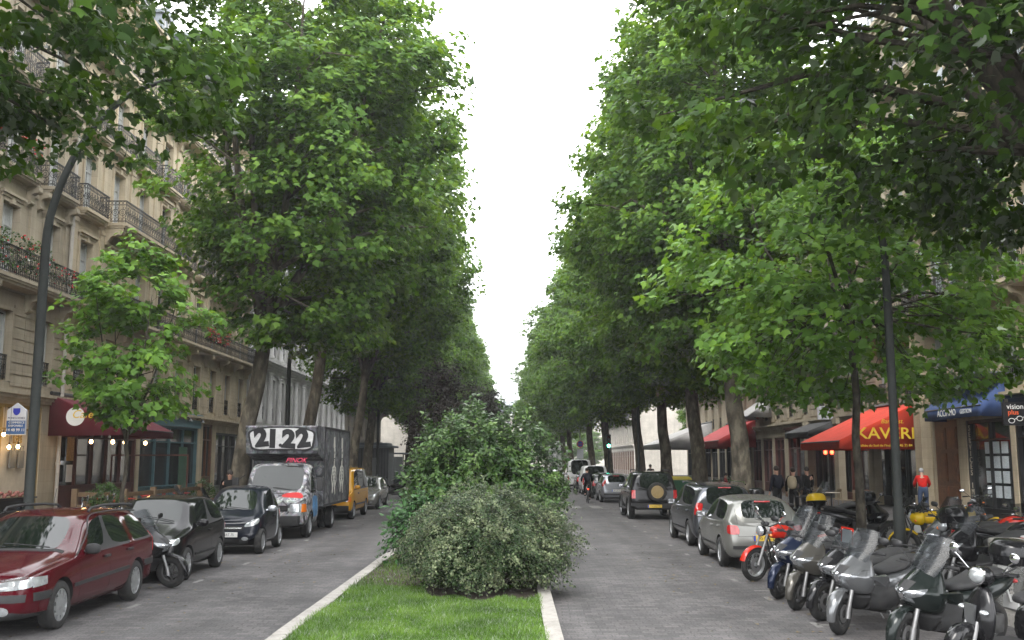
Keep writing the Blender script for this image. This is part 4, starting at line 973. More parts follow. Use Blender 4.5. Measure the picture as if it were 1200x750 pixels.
# ================================================================ vehicles
M_TYRE = mat('tyre_rubber', (.018, .018, .018), .85, var=.2, dirt=.35)
M_RIM = mat('alloy', (.42, .43, .44), .35, .8, var=.08, dirt=.3)
M_PLAST = mat('black_plastic', (.022, .022, .023), .6, var=.2, dirt=.2)
M_CGLASS = mat('car_glass', (.010, .014, .012), .03, var=.3, vscale=1.5, spec=.5)
M_CHROME = mat('chrome', (.65, .66, .68), .12, 1.0, var=.03)
M_HLAMP = mat('headlamp_lens', (.45, .47, .48), .08, .5, var=.25, vscale=18, coat=1)
M_TLAMP = mat('tail_lamp_lens', (.38, .015, .015), .12, var=.35, vscale=16, coat=1)
M_ORANGE = mat('indicator_lens', (.7, .18, .02), .15, var=.1, coat=1)
M_PLATE = mat('white_plate', (.62, .62, .6), .4, var=.05); M_PLATEY = mat('yellow_plate', (.62, .42, .05), .4, var=.05); M_EUB = mat('plate_blue', (.02, .06, .35), .4)
M_SEAM = mat('panel_gap', (.004, .004, .004), .9, var=0)
M_UNDER = mat('underbody', (.012, .012, .012), .9)
def paint(name, c, metal=.0, rough=.3, dirt=.03): return mat(name, c, rough*.5, metal, var=.05, coat=.1, dirt=0, spec=.3)
P_RED = paint('maroon_paint', (.058, .003, .007), 0, .25); P_BLACK = paint('black_car_paint', (.008, .008, .009)); P_SMART = paint('blue_black_paint', (.010, .012, .018))
P_SILVER = paint('silver_paint', (.22, .22, .205), .5, .5); P_GREY = paint('dark_grey_paint', (.085, .09, .1), .6, .35); P_YELLOW = paint('yellow_paint', (.55, .27, .015), 0, .35)
P_WHITE = paint('white_car_paint', (.6, .6, .6), 0, .35); P_GREEN = paint('dark_green_black_paint', (.012, .016, .014))
KINDS_ = {'P': 0, 'G': 1, 'W': 2, 'R': 3, 'B': 4, 'K': 5}   # paint, side glass, windscreen, rear glass, bumper plastic, wheel well
def islands(faces):
    par = {}
    def f(x):
        while par[x] != x: par[x] = par[par[x]]; x = par[x]
        return x
    for fc in faces:
        for v in fc: par.setdefault(v, v)
        r = f(fc[0])
        for v in fc[1:]: par[f(v)] = r
    g = {}
    for i, fc in enumerate(faces): g.setdefault(f(fc[0]), []).append(i)
    return list(g.values())
def car_body(root, st, wheels, wr, pm, hw, bumper_strips=('P', 'P'), glassm=None, well_gap=.05, sub=2):
    """st: stations front to rear: (xb, xm, xs, xt, zb, zm, zs, zt, wm, ws, wt, side kind, top kind, low kind) kinds hold for the span to the next station"""
    rings = []; kinds = []
    for s in st:
        xb, xm, xs, xt, zb, zm, zs, zt, wm, ws, wt = s[:11]; wb = wm*.97
        half = [(xb, 0, zb), (xb, wb*.86, zb), ((xb+xm)/2, wb, zb+.1), (xm, wm, zm), (xs*.7+xm*.3, (wm*.45+ws*.55), zm+(zs-zm)*.62), (xs, ws, zs), (xs+(xt-xs)*.05, ws-.028, zs+.02),
                (xt, wt, zt-.075), (xt, wt-.13, zt-.012), (xt, wt*.45, zt+.006), (xt, 0, zt+.012)]
        rings.append(half); kinds.append(s[11:14])
    n = len(rings[0]); V = []; idx = []
    for r in rings:
        row = []
        for p in r: row.append(len(V)); V.append(p)
        neg = []
        for j in range(n-2, 0, -1): neg.append(len(V)); V.append((r[j][0], -r[j][1], r[j][2]))
        idx.append(row+neg)
    m = len(idx[0]); F = []; K = []
    def strip_kind(j, kd):
        j = j if j < n-1 else (m-1-j)
        side, top, low = kd
        if j == 0: return 'B'
        if j <= 1: return low
        if j <= 4: return 'P' if low != 'BB' else 'P'
        if j == 5: return 'B' if side != 'P' else 'P'
        if j == 6: return side
        if j == 7: return 'P' if top in 'WR' and side != 'x' else top if top not in 'WR' else 'P'
        return top
    for i in range(len(idx)-1):
        for j in range(m):
            k = (j+1) % m; F.append((idx[i][j], idx[i][k], idx[i+1][k], idx[i+1][j])); K.append(strip_kind(j, kinds[i]))
    for row, kd in ((idx[0], kinds[0]), (idx[-1], kinds[-1])):
        for j in range(n-1):
            a, b = row[j], row[j+1]; c = row[(m-j-1) % m] if j+1 < n-1 else row[n-1]; d = row[(m-j) % m]
            fc = [a, b]; 
            if j+1 < n-1: fc.append(row[m-j-1])
            if j > 0: fc.append(row[m-j])
            if len(fc) < 3: continue
            F.append(tuple(fc)); K.append(('B' if j <= 1 and kd[2] == 'B' else (kd[1] if kd[1] == 'R' and j >= 6 and row is idx[-1] else 'P')))
    me = bpy.data.meshes.new('b'); me.from_pydata(V, [], F)
    mats = [pm, glassm or M_CGLASS, glassm or M_CGLASS, glassm or M_CGLASS, M_PLAST, M_UNDER]
    for q in mats: me.materials.append(q)
    for p, k in zip(me.polygons, K): p.material_index = KINDS_[k]; p.use_smooth = True
    bm = bmesh.new(); bm.from_mesh(me); bmesh.ops.remove_doubles(bm, verts=bm.verts, dist=1e-4); bmesh.ops.recalc_face_normals(bm, faces=bm.faces)
    cl = bm.edges.layers.float.get('crease_edge') or bm.edges.layers.float.new('crease_edge')
    for e in bm.edges:
        if len(e.link_faces) == 2 and e.link_faces[0].material_index != e.link_faces[1].material_index: e[cl] = .75
    bm.to_mesh(me); bm.free()
    o = bpy.data.objects.new('b', me); COL.objects.link(o)
    md = o.modifiers.new('s', 'SUBSURF'); md.levels = md.render_levels = sub
    cm = MB()
    for wx in wheels:
        for sy in (1, -1):
            cm.cyl((wx, sy*hw*.62, wr), (wx, sy*hw*1.4, wr), wr+well_gap, 28)
    cmesh = cm.mesh('c', M_UNDER, None)
    for q in mats[1:]: pass
    cmesh.materials.clear()
    for q in mats: cmesh.materials.append(q)
    cmesh.polygons.foreach_set('material_index', [5]*len(cmesh.polygons))
    co = bpy.data.objects.new('c', cmesh); COL.objects.link(co)
    bo = o.modifiers.new('w', 'BOOLEAN'); bo.operation = 'DIFFERENCE'; bo.object = co; bo.solver = 'EXACT'
    bpy.context.view_layer.update(); dg = bpy.context.evaluated_depsgraph_get()
    ev = bpy.data.meshes.new_from_object(o.evaluated_get(dg)); bpy.data.objects.remove(o); bpy.data.objects.remove(co)
    VV = [tuple(v.co) for v in ev.vertices]; FF = [tuple(p.vertices) for p in ev.polygons]; MI = [p.material_index for p in ev.polygons]
    bvh = BVHTree.FromPolygons(VV, FF)
    def sub_mesh(sel, name, mt, parent, mi=None, sharp=35):
        vm = {}; nv = []; nf = []
        for i in sel:
            f_ = []
            for v in FF[i]:
                if v not in vm: vm[v] = len(nv); nv.append(VV[v])
                f_.append(vm[v])
            nf.append(f_)
        q = bpy.data.meshes.new(name); q.from_pydata(nv, [], nf)
        for mm in (mt if isinstance(mt, list) else [mt]): q.materials.append(mm)
        if mi: q.polygons.foreach_set('material_index', [mi[MI[i]] for i in sel])
        q.polygons.foreach_set('use_smooth', [True]*len(nf)); q.set_sharp_from_angle(angle=radians(sharp))
        ob = bpy.data.objects.new(name, q); link(ob, parent); return ob
    sub_mesh([i for i, k in enumerate(MI) if k in (0, 4, 5)], 'body', [pm, M_PLAST, M_UNDER], root, {0: 0, 4: 1, 5: 2})
    for k, nm in ((1, 'side_window'), (2, 'windscreen'), (3, 'rear_window')):
        sel = [i for i, q in enumerate(MI) if q == k]
        if not sel: continue
        for isl in islands([FF[i] for i in sel]): sub_mesh([sel[i] for i in isl], nm, mats[k], root)
    return bvh
def cast(bvh, o, d):
    h = bvh.ray_cast(Vector(o), Vector(d)); return h[0], h[1]
def patch(bvh, corners, d, parent, mtl, name, off=.006, nu=8, nv=4, round_=0.0, th=0.0, dist=4):
    """corners: 4 points (any depth) bilinear, cast along d onto the body"""
    d = Vector(d).normalized(); c = [Vector(q) for q in corners]; mb = MB(); G = []
    for i in range(nu+1):
        row = []
        for j in range(nv+1):
            u, v = i/nu, j/nv
            if round_:
                a, b = 2*u-1, 2*v-1
                uu = a*sqrt(max(0, 1-b*b*.5*round_)); vv = b*sqrt(max(0, 1-a*a*.5*round_)); u, v = (uu+1)/2, (vv+1)/2
            p = (c[0]*(1-u)+c[1]*u)*(1-v)+(c[3]*(1-u)+c[2]*u)*v
            h, nn = cast(bvh, p-d*dist, d)
            if h is None: row.append(None)
            else: row.append(h-d*off)
        G.append(row)
    good = [x for r in G for x in r if x is not None]
    if not good: return None
    for i in range(nu+1):
        for j in range(nv+1):
            if G[i][j] is None:
                p = (c[0]*(1-i/nu)+c[1]*i/nu)*(1-j/nv)+(c[3]*(1-i/nu)+c[2]*i/nu)*j/nv
                G[i][j] = min(good, key=lambda g: (g-p-d*((g-p).dot(d))).length).copy()
    vs = [p for r in G for p in r]; n1 = nv+1
    fs = [(i*n1+j, (i+1)*n1+j, (i+1)*n1+j+1, i*n1+j+1) for i in range(nu) for j in range(nv)]
    t = th or .004
    b = len(vs); vs2 = vs+[p+d*(off+t) for p in vs]; rim = [(i, 0) for i in range(nu)]
    fs2 = list(fs)
    for i in range(nu): fs2 += [(i*n1, b+i*n1, b+(i+1)*n1, (i+1)*n1), (i*n1+nv, (i+1)*n1+nv, b+(i+1)*n1+nv, b+i*n1+nv)]
    for j in range(nv): fs2 += [(j, j+1, b+j+1, b+j), (nu*n1+j, b+nu*n1+j, b+nu*n1+j+1, nu*n1+j+1)]
    mb.add(vs2, fs2); o = mb.build(name, mtl, parent, 40); return o
def seams(bvh, lines, d, parent, w=.007, mtl=None, off=.0015, name='panel_gap'):
    """thin dark gaps: polylines cast along d"""
    d = Vector(d).normalized(); mb = MB()
    for ln in lines:
        pts = []
        for a, b in zip(ln[:-1], ln[1:]):
            a, b = Vector(a), Vector(b); k = max(2, int((b-a).length/.06))
            for i in range(k): pts.append(a.lerp(b, i/k))
        pts.append(Vector(ln[-1])); hs = []
        for p in pts:
            h, nn = cast(bvh, p-d*4, d)
            if h is not None: hs.append(h-d*off)
        for a, b in zip(hs[:-1], hs[1:]):
            t = (b-a)
            if t.length < 1e-6 or t.length > .3: continue
            s = t.cross(d); 
            if s.length < 1e-6: continue
            s = s.normalized()*w/2; mb.add([a-s, a+s, b+s, b-s], [(0,1,2,3)])
    if mb.f: return mb.build(name, mtl or M_SEAM, parent, smooth=None, fix=False)
_wh = {}
def wheel(root, x, y, r, w, style, steer=0.0):
    key = (round(r, 3), round(w, 3), style)
    if key not in _wh:
        t = MB(); prof = [(r*.66, -w*.42), (r*.7, -w/2), (r*.92, -w/2), (r*.985, -w*.4), (r, -w*.2), (r, w*.2), (r*.985, w*.4), (r*.92, w/2), (r*.7, w/2), (r*.66, w*.42)]
        t.lathe(prof, 32, TM(rot=(-pi/2, 0, 0)))
        m = MB(); R1 = r*.675
        m.lathe([(R1, -w*.4), (R1, w*.44), (R1*.93, w*.46), (R1*.9, w*.34), (R1*.88, -w*.3)], 32, TM(rot=(-pi/2, 0, 0)))
        m.lathe([(.001, w*.12), (R1*.92, w*.1)], 24, TM(rot=(-pi/2, 0, 0)))
        if style == 'cover':      # plastic cover with ring of openings
            m.lathe([(.001, w*.47), (R1*.25, w*.48), (R1*.34, w*.42), (R1*.66, w*.44)], 32, TM(rot=(-pi/2, 0, 0)))
            for k in range(10):
                a = 2*pi*k/10; c, s = cos(a), sin(a)
                m.prism([(-.022, R1*.62), (.022, R1*.62), (.03, R1*.96), (-.03, R1*.96)], w*.38, w*.45, M=TM(rot=(0, a, 0)))
        else:
            ns = {'five': 5, 'six': 6, 'seven': 7, 'steel': 8}[style]
            m.lathe([(.001, w*.42), (R1*.2, w*.43), (R1*.24, w*.3)], 16, TM(rot=(-pi/2, 0, 0)))
            for k in range(ns):
                a = 2*pi*k/ns; wd = .05 if ns < 6 else .032
                m.prism([(-wd, R1*.1), (wd, R1*.1), (wd*.75, R1*.95), (-wd*.75, R1*.95)], w*.28, w*.42, M=TM(rot=(0, a, 0)))
        rm = {'six': mat('gold_alloy', (.35, .26, .12), .45, .6)}.get(style, M_RIM)
        if style == 'steel': rm = M_RIM
        k = MB(); k.lathe([(.001, w*.02), (R1*.92, w*.02)], 20, TM(rot=(-pi/2, 0, 0)))
        _wh[key] = (t.mesh('wheel', M_TYRE, 50), m.mesh('rim', rm, 40), k.mesh('brake_disc', M_UNDER, 40))
    a, b, k = _wh[key]
    o = bpy.data.objects.new('wheel', a); link(o, root); o.location = (x, y, r); o.rotation_euler = (0, R.uniform(0, 6) if y > 0 else 0, (steer if y > 0 else pi+steer))
    if y < 0: o.rotation_euler = (0, 0, pi+steer)
    q = bpy.data.objects.new('rim', b); link(q, o); k_ = bpy.data.objects.new('brake_disc', k); link(k_, o)
    return o
def mirrors(root, x, z, y, m, lens=True):
    for s in (1, -1):
        mb = MB(); mb.ell((x, s*(y+.11), z), .06, .11, .075, 12, 8, e=.8); mb.tube([(x+.02, s*(y-.03), z-.04), (x, s*(y+.05), z-.03)], .022, 6)
        o = mb.build('wing_mirror', m, root, 60)
        g = MB(); g.box(x-.062, x-.05, s*(y+.03), s*(y+.19), z-.05, z+.05); g.build('mirror_glass', M_CHROME, o, smooth=None)
def handles(bvh, root, pts, m, hw):
    for x, z in pts:
        for s in (1, -1):
            h, nn = cast(bvh, (x, s*4, z), (0, -s, 0))
            if h is None: continue
            mb = MB(); mb.rbox(x-.085, x+.085, h.y-.006 if s > 0 else h.y-.034, h.y+.034 if s > 0 else h.y+.006, z-.018, z+.018, .012); mb.build('door_handle', m, root)
def plate(bvh, root, x_dir, z, txt, yellow=False, w=.52, h=.11, y=0, eu=True):
    d = (-x_dir, 0, 0)
    hit, nn = cast(bvh, (x_dir*6, y, z), d); x = hit.x+x_dir*.012
    mb = MB(); mb.rbox(min(x, x+x_dir*.012), max(x, x+x_dir*.012), y-w/2, y+w/2, z-h/2, z+h/2, .004); p = mb.build('number_plate', M_PLATEY if yellow else M_PLATE, root)
    rz = pi/2 if x_dir > 0 else -pi/2
    text(txt, h*.78, p, M_BLK, (x+x_dir*.0145, y, z), (pi/2, 0, rz), 'plate_number', .0008, sx=.86)
    if eu:
        b = MB(); s = -x_dir
        b.box(x+x_dir*.0125, x+x_dir*.0135, y+s*(w/2-.002)*-1*-1, y+s*(w/2-.045), z-h/2+.003, z+h/2-.003); b.build('plate_band', M_EUB, p, smooth=None)
    return p
def wipers(bvh, root, pairs, d=(0, 0, -1)):
    mb = MB()
    for a, b in pairs:
        pts = []
        for i in range(7):
            p = Vector(a).lerp(Vector(b), i/6); h, nn = cast(bvh, (p.x, p.y, 4), (0, 0, -1))
            if h is not None: pts.append(h+Vector((.012, 0, .02)))
        if len(pts) > 2: mb.tube(pts, .008, 5)
    if mb.f: mb.build('wiper', M_PLAST, root)
def both(fn):
    for s in (1, -1): fn(s)
def finish(root, loc, rz): root.location = loc; root.rotation_euler = (0, 0, rz)

# --- kinds of station: helper building a standard list
def std(Z, W):  # shorthand container
    pass
FRONT = -pi/2     # facing the camera (front towards -y)
REAR = pi/2       # rear towards the camera
# ---- maroon estate car
def car_estate():
    r = thing('parked_car', 'maroon estate car with roof rails, nearest in the left parking lane', 'car', (0, 0, 0), 0, 'cars parked along the left kerb')
    B = 'P'
    st = [ # xb, xm, xs, xt, zb, zm, zs, zt, wm, ws, wt
     (2.20, 2.27, 2.13, 2.02, .24, .48, .66, .70, .60, .58, .50, 'P', 'P', 'B'),
     (2.12, 2.20, 2.02, 1.92, .20, .48, .70, .76, .76, .74, .64, 'P', 'P', 'B'),
     (1.90, 1.95, 1.80, 1.74, .19, .50, .76, .82, .86, .83, .70, 'P', 'P', 'B'),
     (1.45, 1.45, 1.40, 1.40, .19, .52, .81, .89, .885, .86, .74, 'P', 'P', 'P'),
     (.95, .95, .95, .98, .19, .54, .86, .95, .885, .865, .77, 'P', 'W', 'P'),
     (.72, .72, .70, .22, .19, .54, .875, 1.37, .885, .865, .64, 'P', 'P', 'P'),
     (.62, .62, .60, .12, .19, .54, .88, 1.39, .885, .865, .65, 'G', 'P', 'P'),
     (-.18, -.18, -.18, -.22, .19, .54, .895, 1.44, .885, .87, .665, 'B', 'P', 'P'),
     (-.28, -.28, -.28, -.30, .19, .54, .897, 1.44, .885, .87, .665, 'G', 'P', 'P'),
     (-1.05, -1.05, -1.08, -.98, .19, .54, .91, 1.435, .885, .87, .655, 'P', 'P', 'P'),
     (-1.15, -1.15, -1.20, -1.08, .19, .54, .912, 1.43, .885, .87, .65, 'G', 'P', 'P'),
     (-1.90, -1.90, -2.02, -1.78, .21, .54, .925, 1.39, .875, .85, .62, 'P', 'P', 'B'),
     (-2.08, -2.10, -2.12, -1.88, .22, .54, .93, 1.37, .85, .83, .60, 'P', 'R', 'B'),
     (-2.24, -2.28, -2.22, -2.10, .24, .52, .92, 1.0, .78, .78, .62, 'P', 'P', 'B'),
     (-2.28, -2.32, -2.24, -2.18, .28, .52, .88, .93, .66, .70, .56, 'P', 'P', 'B')]
    bv = car_body(r, st, (1.34, -1.34), .305, P_RED, .88)
    for x in (1.34, -1.34):
        for s in (1, -1): wheel(r, x, s*.77, .305, .19, 'cover')
    for s in (1, -1):
        patch(bv, [(2.2, s*.36, .56), (2.0, s*.80, .60), (1.95, s*.80, .735), (2.1, s*.36, .69)], (-1, -s*.35, 0), r, M_HLAMP, 'headlight', .01, 10, 5, .5)
        patch(bv, [(2, s*.78, .60), (1.8, s*.9, .62), (1.8, s*.9, .72), (2, s*.78, .72)], (-1, -s*.9, 0), r, M_ORANGE if False else M_HLAMP, 'indicator', .012)
        patch(bv, [(2.2, s*.44, .28), (2.2, s*.60, .28), (2.2, s*.60, .39), (2.2, s*.44, .39)], (-1, 0, 0), r, M_HLAMP, 'fog_lamp', .012, 8, 8, 1)
        patch(bv, [(1.0, s*2, .49), (-.98, s*2, .53), (-.98, s*2, .58), (1.0, s*2, .54)], (0, -s, 0), r, M_PLAST, 'rub_strip', .014, 24, 2)
        patch(bv, [(-1.62, s*2, .50), (-2.2, s*2, .50), (-2.2, s*2, .60), (-1.62, s*2, .60)], (0, -s, 0), r, M_PLAST, 'bumper_strip', .014, 10, 3)
        patch(bv, [(2.02, s*2, .44), (1.66, s*2, .44), (1.66, s*2, .54), (2.02, s*2, .54)], (0, -s, 0), r, M_PLAST, 'bumper_strip', .014, 10, 3)
        seams(bv, [[(.78, s*2, .25), (.80, s*2, .87)], [(-.24, s*2, .24), (-.23, s*2, .9)], [(-.93, s*2, .62), (-1.12, s*2, .75), (-1.14, s*2, .92)], [(.78, s*2, .25), (-.9, s*2, .26)], [(-1.0, s*2, .3), (-.9, s*2, .26)]], (0, -s, 0), r)
        patch(bv, [(-2.2, s*.60, .70), (-2.1, s*.84, .70), (-2.05, s*.80, 1.02), (-2.1, s*.58, 1.02)], (1, -s*.4, 0), r, M_TLAMP, 'tail_light', .01, 6, 6)
        mb = MB(); mb.tube([(.0, s*.60, 1.425), (-.08, s*.61, 1.475), (-.5, s*.615, 1.495), (-1.3, s*.61, 1.48), (-1.72, s*.59, 1.45), (-1.8, s*.58, 1.40)], .021, 8); mb.build('roof_rail', M_PLAST, r)
        mb = MB(); pts = [(.93, s*.865, .90), (.50, s*.80, 1.15), (.14, s*.665, 1.36), (-.25, s*.675, 1.405), (-1.05, s*.665, 1.40), (-1.75, s*.63, 1.36)]
        mb.tube(bez(pts, 4), .012, 5); mb.build('window_trim', M_PLAST, r)
    patch(bv, [(2.3, -.76, .44), (2.3, .76, .44), (2.3, .76, .53), (2.3, -.76, .53)], (-1, 0, 0), r, M_PLAST, 'bumper_strip', .016, 16, 3)
    patch(bv, [(2.3, -.30, .57), (2.3, .30, .57), (2.3, .30, .68), (2.3, -.30, .68)], (-1, 0, 0), r, M_PLAST, 'grille', .008, 10, 5)
    patch(bv, [(2.3, -.40, .24), (2.3, .40, .24), (2.3, .40, .36), (2.3, -.40, .36)], (-1, 0, 0), r, M_UNDER, 'air_intake', .008, 10, 3)
    seams(bv, [[(2.02, -.62, 3), (1.5, -.70, 3), (.99, -.74, 3)], [(2.02, .62, 3), (1.5, .70, 3), (.99, .74, 3)], [(2.05, -.6, 3), (2.05, .6, 3)]], (0, 0, -1), r)
    patch(bv, [(1.02, -.7, 2), (1.02, .7, 2), (.95, .7, 2), (.95, -.7, 2)], (0, 0, -1), r, M_PLAST, 'scuttle_panel', .01, 12, 3)
    wipers(bv, r, [((.93, .5, 0), (.86, -.15, 0)), ((.93, -.1, 0), (.86, -.68, 0))])
    mirrors(r, .60, .95, .83, M_PLAST); handles(bv, r, [(-.08, .80), (-.98, .82)], M_PLAST, .88)
    plate(bv, r, 1, .42, '812 QBT 75')
    mb = MB(); mb.cyl((-.2, 0, 1.45), (-.3, 0, 1.75), .004, 5); mb.build('aerial', M_PLAST, r)
    return r
c = car_estate(); finish(c, (-6.76, 14.6, 0), FRONT+.015)
# ---- generic hatch builder
def hatch(label, L, W, Hh, pm, grp, front_x=None, cowl=.62, wheelr=.29, style='five', hood=.34, tail=.0, doors=5, wb=None, plate_txt=None, yellow=False, low='P', tall=False, belt=.88, rear_win=True, tl='side', nose=.7, rails=False, handle=None, lampy=None, cat='car'):
    """parametric hatchback / small MPV"""
    r = thing('parked_car', label, cat, (0, 0, 0), 0, grp); h = L/2; w = W/2
    wb = wb or L*.64; fx, rx = h-(L-wb)*.48, -(h-(L-wb)*.52)
    cx = h*cowl-.0 if False else h-hood*L      # cowl x
    rt = cx-(.42 if tall else .62)               # windscreen top x
    zt = Hh; re = -h
    st = [
     (h-.06, h-.0, h-.12, h-.22, .26, .48, nose-.04, nose, w*.68, w*.66, w*.56, 'P', 'P', low),
     (h-.12, h-.06, h-.2, h-.3, .2, .48, nose, nose+.06, w*.87, w*.85, w*.72, 'P', 'P', low),
     (h-.34, h-.32, h-.42, h-.48, .19, .5, nose+.06, nose+.12, w*.975, w*.94, w*.8, 'P', 'P', 'P'),
     (cx, cx, cx, cx+.04, .19, .54, belt-.02, belt+.08, w, w*.97, w*.87, 'P', 'W', 'P'),
     (cx-.2, cx-.2, cx-.22, rt, .19, .54, belt, zt-.06, w, w*.97, w*.74, 'P', 'P', 'P'),
     (cx-.28, cx-.28, cx-.30, rt-.08, .19, .54, belt, zt-.035, w, w*.97, w*.75, 'G', 'P', 'P')]
    b0 = rt-.65 if doors == 5 else rt-.8
    st += [(b0, b0, b0, b0, .19, .54, belt+.015, zt, w, w*.97, w*.76, 'B', 'P', 'P'), (b0-.08, b0-.08, b0-.08, b0-.08, .19, .54, belt+.017, zt, w, w*.97, w*.76, 'G', 'P', 'P')]
    e = -h+.42 if not tall else -h+.36
    st += [(e-.02, e-.02, e+.0, e+.12, .2, .54, belt+.05, zt-.05, w*.985, w*.95, w*.72, 'P', 'P', low),
           (re+.2, re+.16, re+.2, e-.08, .21, .54, belt+.06, zt-.075, w*.95, w*.92, w*.69, 'P', 'R' if rear_win else 'P', low),
           (re+.06, re+.0, re+.06, re+.13, .24, .52, belt+.02, belt+.10, w*.86, w*.87, w*.7, 'P', 'P', low),
           (re+.03, re-.03, re+.04, re+.07, .28, .52, belt-.06, belt-.0, w*.72, w*.76, w*.62, 'P', 'P', low)]
    bv = car_body(r, st, (fx, rx), wheelr, pm, w)
    for x in (fx, rx):
        for s in (1, -1): wheel(r, x, s*(w-.105), wheelr, .18, style)
    nz_ = nose
    for s in (1, -1):
        patch(bv, [(h, s*w*.48, nz_-.13), (h-.2, s*w*.92, nz_-.09), (h-.3, s*w*.92, nz_+.05), (h-.1, s*w*.52, nz_-.02)], (-1, -s*.5, -.1), r, M_HLAMP, 'headlight', .01, 10, 6, .7)
        patch(bv, [(h, s*w*.52, .3), (h, s*w*.68, .3), (h, s*w*.68, .38), (h, s*w*.52, .38)], (-1, 0, 0), r, M_HLAMP, 'fog_lamp', .01, 6, 6, 1)
        if tl == 'side': cc = [(-h, s*w*.62, belt-.22), (-h, s*w*1.0, belt-.20), (-h, s*w*1.0, belt-.02), (-h, s*w*.68, belt-.03)]
        elif tl == 'high': cc = [(-h, s*w*.80, belt-.1), (-h, s*w*1.02, belt-.1), (-h, s*w*.86, zt-.28), (-h, s*w*.74, zt-.28)]
        else: cc = [(-h, s*w*.72, belt-.16), (-h, s*w*1.0, belt-.16), (-h, s*w*.93, belt+.15), (-h, s*w*.74, belt+.12)]
        patch(bv, cc, (1, -s*.55, 0), r, M_TLAMP, 'tail_light', .012, 10, 6, .6 if tl == 'side' else .25)
        ln = [[(cx-.12, s*3, .26), (cx-.1, s*3, belt-.02)], [(b0-.04, s*3, .25), (b0-.04, s*3, belt)], [(cx-.12, s*3, .26), (b0 if doors == 3 else rx+.36, s*3, .26)]]
        if doors == 5: ln.append([(rx+.36, s*3, .26), (rx+.40, s*3, .45), (rx+.22, s*3, .66), (rx+.12, s*3, belt)])
        seams(bv, ln, (0, -s, 0), r)
        patch(bv, [(fx-.42, s*3, .40), (rx+.4, s*3, .40), (rx+.4, s*3, .45), (fx-.42, s*3, .45)], (0, -s, 0), r, M_PLAST, 'rub_strip', .012, 14, 2)
        if rails: mb = MB(); mb.tube([(rt-.2, s*w*.73, zt-.02), (rt-.3, s*w*.74, zt+.03), (e+.4, s*w*.72, zt+.02), (e+.3, s*w*.71, zt-.03)], .018, 8); mb.build('roof_rail', M_CHROME if rails == 2 else M_PLAST, r)
    patch(bv, [(h, -w*.42, nz_-.1), (h, w*.42, nz_-.1), (h-.1, w*.42, nz_-.03), (h-.1, -w*.42, nz_-.03)], (-1, 0, 0), r, M_UNDER, 'grille', .006, 8, 3)
    patch(bv, [(h, -w*.5, .25), (h, w*.5, .25), (h, w*.5, .37), (h, -w*.5, .37)], (-1, 0, 0), r, M_UNDER, 'air_intake', .006, 8, 3)
    seams(bv, [[(h-.26, -w*.7, 3), (cx+.03, -w*.84, 3)], [(h-.26, w*.7, 3), (cx+.03, w*.84, 3)], [(h-.26, -w*.7, 3), (h-.26, w*.7, 3)]], (0, 0, -1), r)
    seams(bv, [[(-3, -w*.66, belt-.25), (-3, -w*.66, belt+.0), (-3, -w*.68, zt-.25)], [(-3, w*.66, belt-.25), (-3, w*.66, belt+.0), (-3, w*.68, zt-.25)], [(-3, -w*.66, belt-.25), (-3, w*.66, belt-.25)]], (1, 0, 0), r)
    patch(bv, [(-h, -w*.8, .40), (-h, w*.8, .40), (-h, w*.8, .47), (-h, -w*.8, .47)], (1, 0, 0), r, M_PLAST, 'bumper_strip', .012, 14, 2)
    wipers(bv, r, [((cx+.02, w*.55, 0), (cx-.08, -w*.2, 0)), ((cx+.02, -w*.1, 0), (cx-.08, -w*.75, 0))])
    mirrors(r, cx-.32, belt+.07, w*.94, handle or pm); handles(bv, r, [(b0+.1, belt-.1)]+([(rx+.18, belt-.08)] if doors == 5 else []), handle or pm, w)
    plate(bv, r, 1, .42, plate_txt or '204 RHK 75')
    pz = .62 if tl != 'low' else .55
    plate(bv, r, -1, pz, plate_txt or '204 RHK 75', yellow)
    mb = MB(); hh, _ = cast(bv, (-6, 0, zt-.22), (1, 0, 0)); mb.tube([(hh.x-.015, .0, belt+.16), (hh.x-.02 if False else hh.x-.1, .0, belt+.14)], .012, 5)
    hb, _ = cast(bv, (-6, 0, zt-.10), (1, 0, 0)); mb = MB(); mb.rbox(hb.x-.02, hb.x+.03, -.16, .16, zt-.115, zt-.085, .008); mb.build('brake_light', M_TLAMP, r)
    mb = MB(); mb.cyl((e+.5, 0, zt), (e+.35, 0, zt+.22), .004, 5); mb.build('aerial', M_PLAST, r)
    return r, bv
GL = 'cars parked along the left kerb'; GR_ = 'cars parked along the right kerb'
c, bv = hatch('black three-door hatchback between the maroon estate and the microcar', 3.5, 1.66, 1.47, P_BLACK, GL, doors=3, tall=True, hood=.25, wb=2.2, wheelr=.29, style='cover', nose=.74, belt=.92, plate_txt='578 PYD 75'); finish(c, (-6.82, 19.75, 0), FRONT+.03)
c, bv = hatch('silver five-door hatchback, first car behind the row of scooters on the right', 3.84, 1.66, 1.43, P_SILVER, GR_, doors=5, wheelr=.3, plate_txt='695 QKL 75', yellow=True, hood=.27, tl='side', belt=.90); finish(c, (5.06, 22.2, 0), REAR-.02)
c, bv = hatch('dark grey people carrier parked ahead of the silver hatchback', 4.28, 1.76, 1.58, P_GREY, GR_, doors=5, tall=True, wheelr=.32, plate_txt='413 RDA 92', rails=2, hood=.24, tl='corner', belt=.97, nose=.78); finish(c, (5.3, 27.4, 0), REAR)
c, bv = hatch('small silver hatchback with tall red tail lights, beyond the off-roader', 3.92, 1.68, 1.47, paint('light_silver', (.27, .28, .30), .5, .5), GR_, tl='high', wheelr=.3, plate_txt='287 QSF 75', belt=.94); finish(c, (5.3, 54.3, 0), REAR)
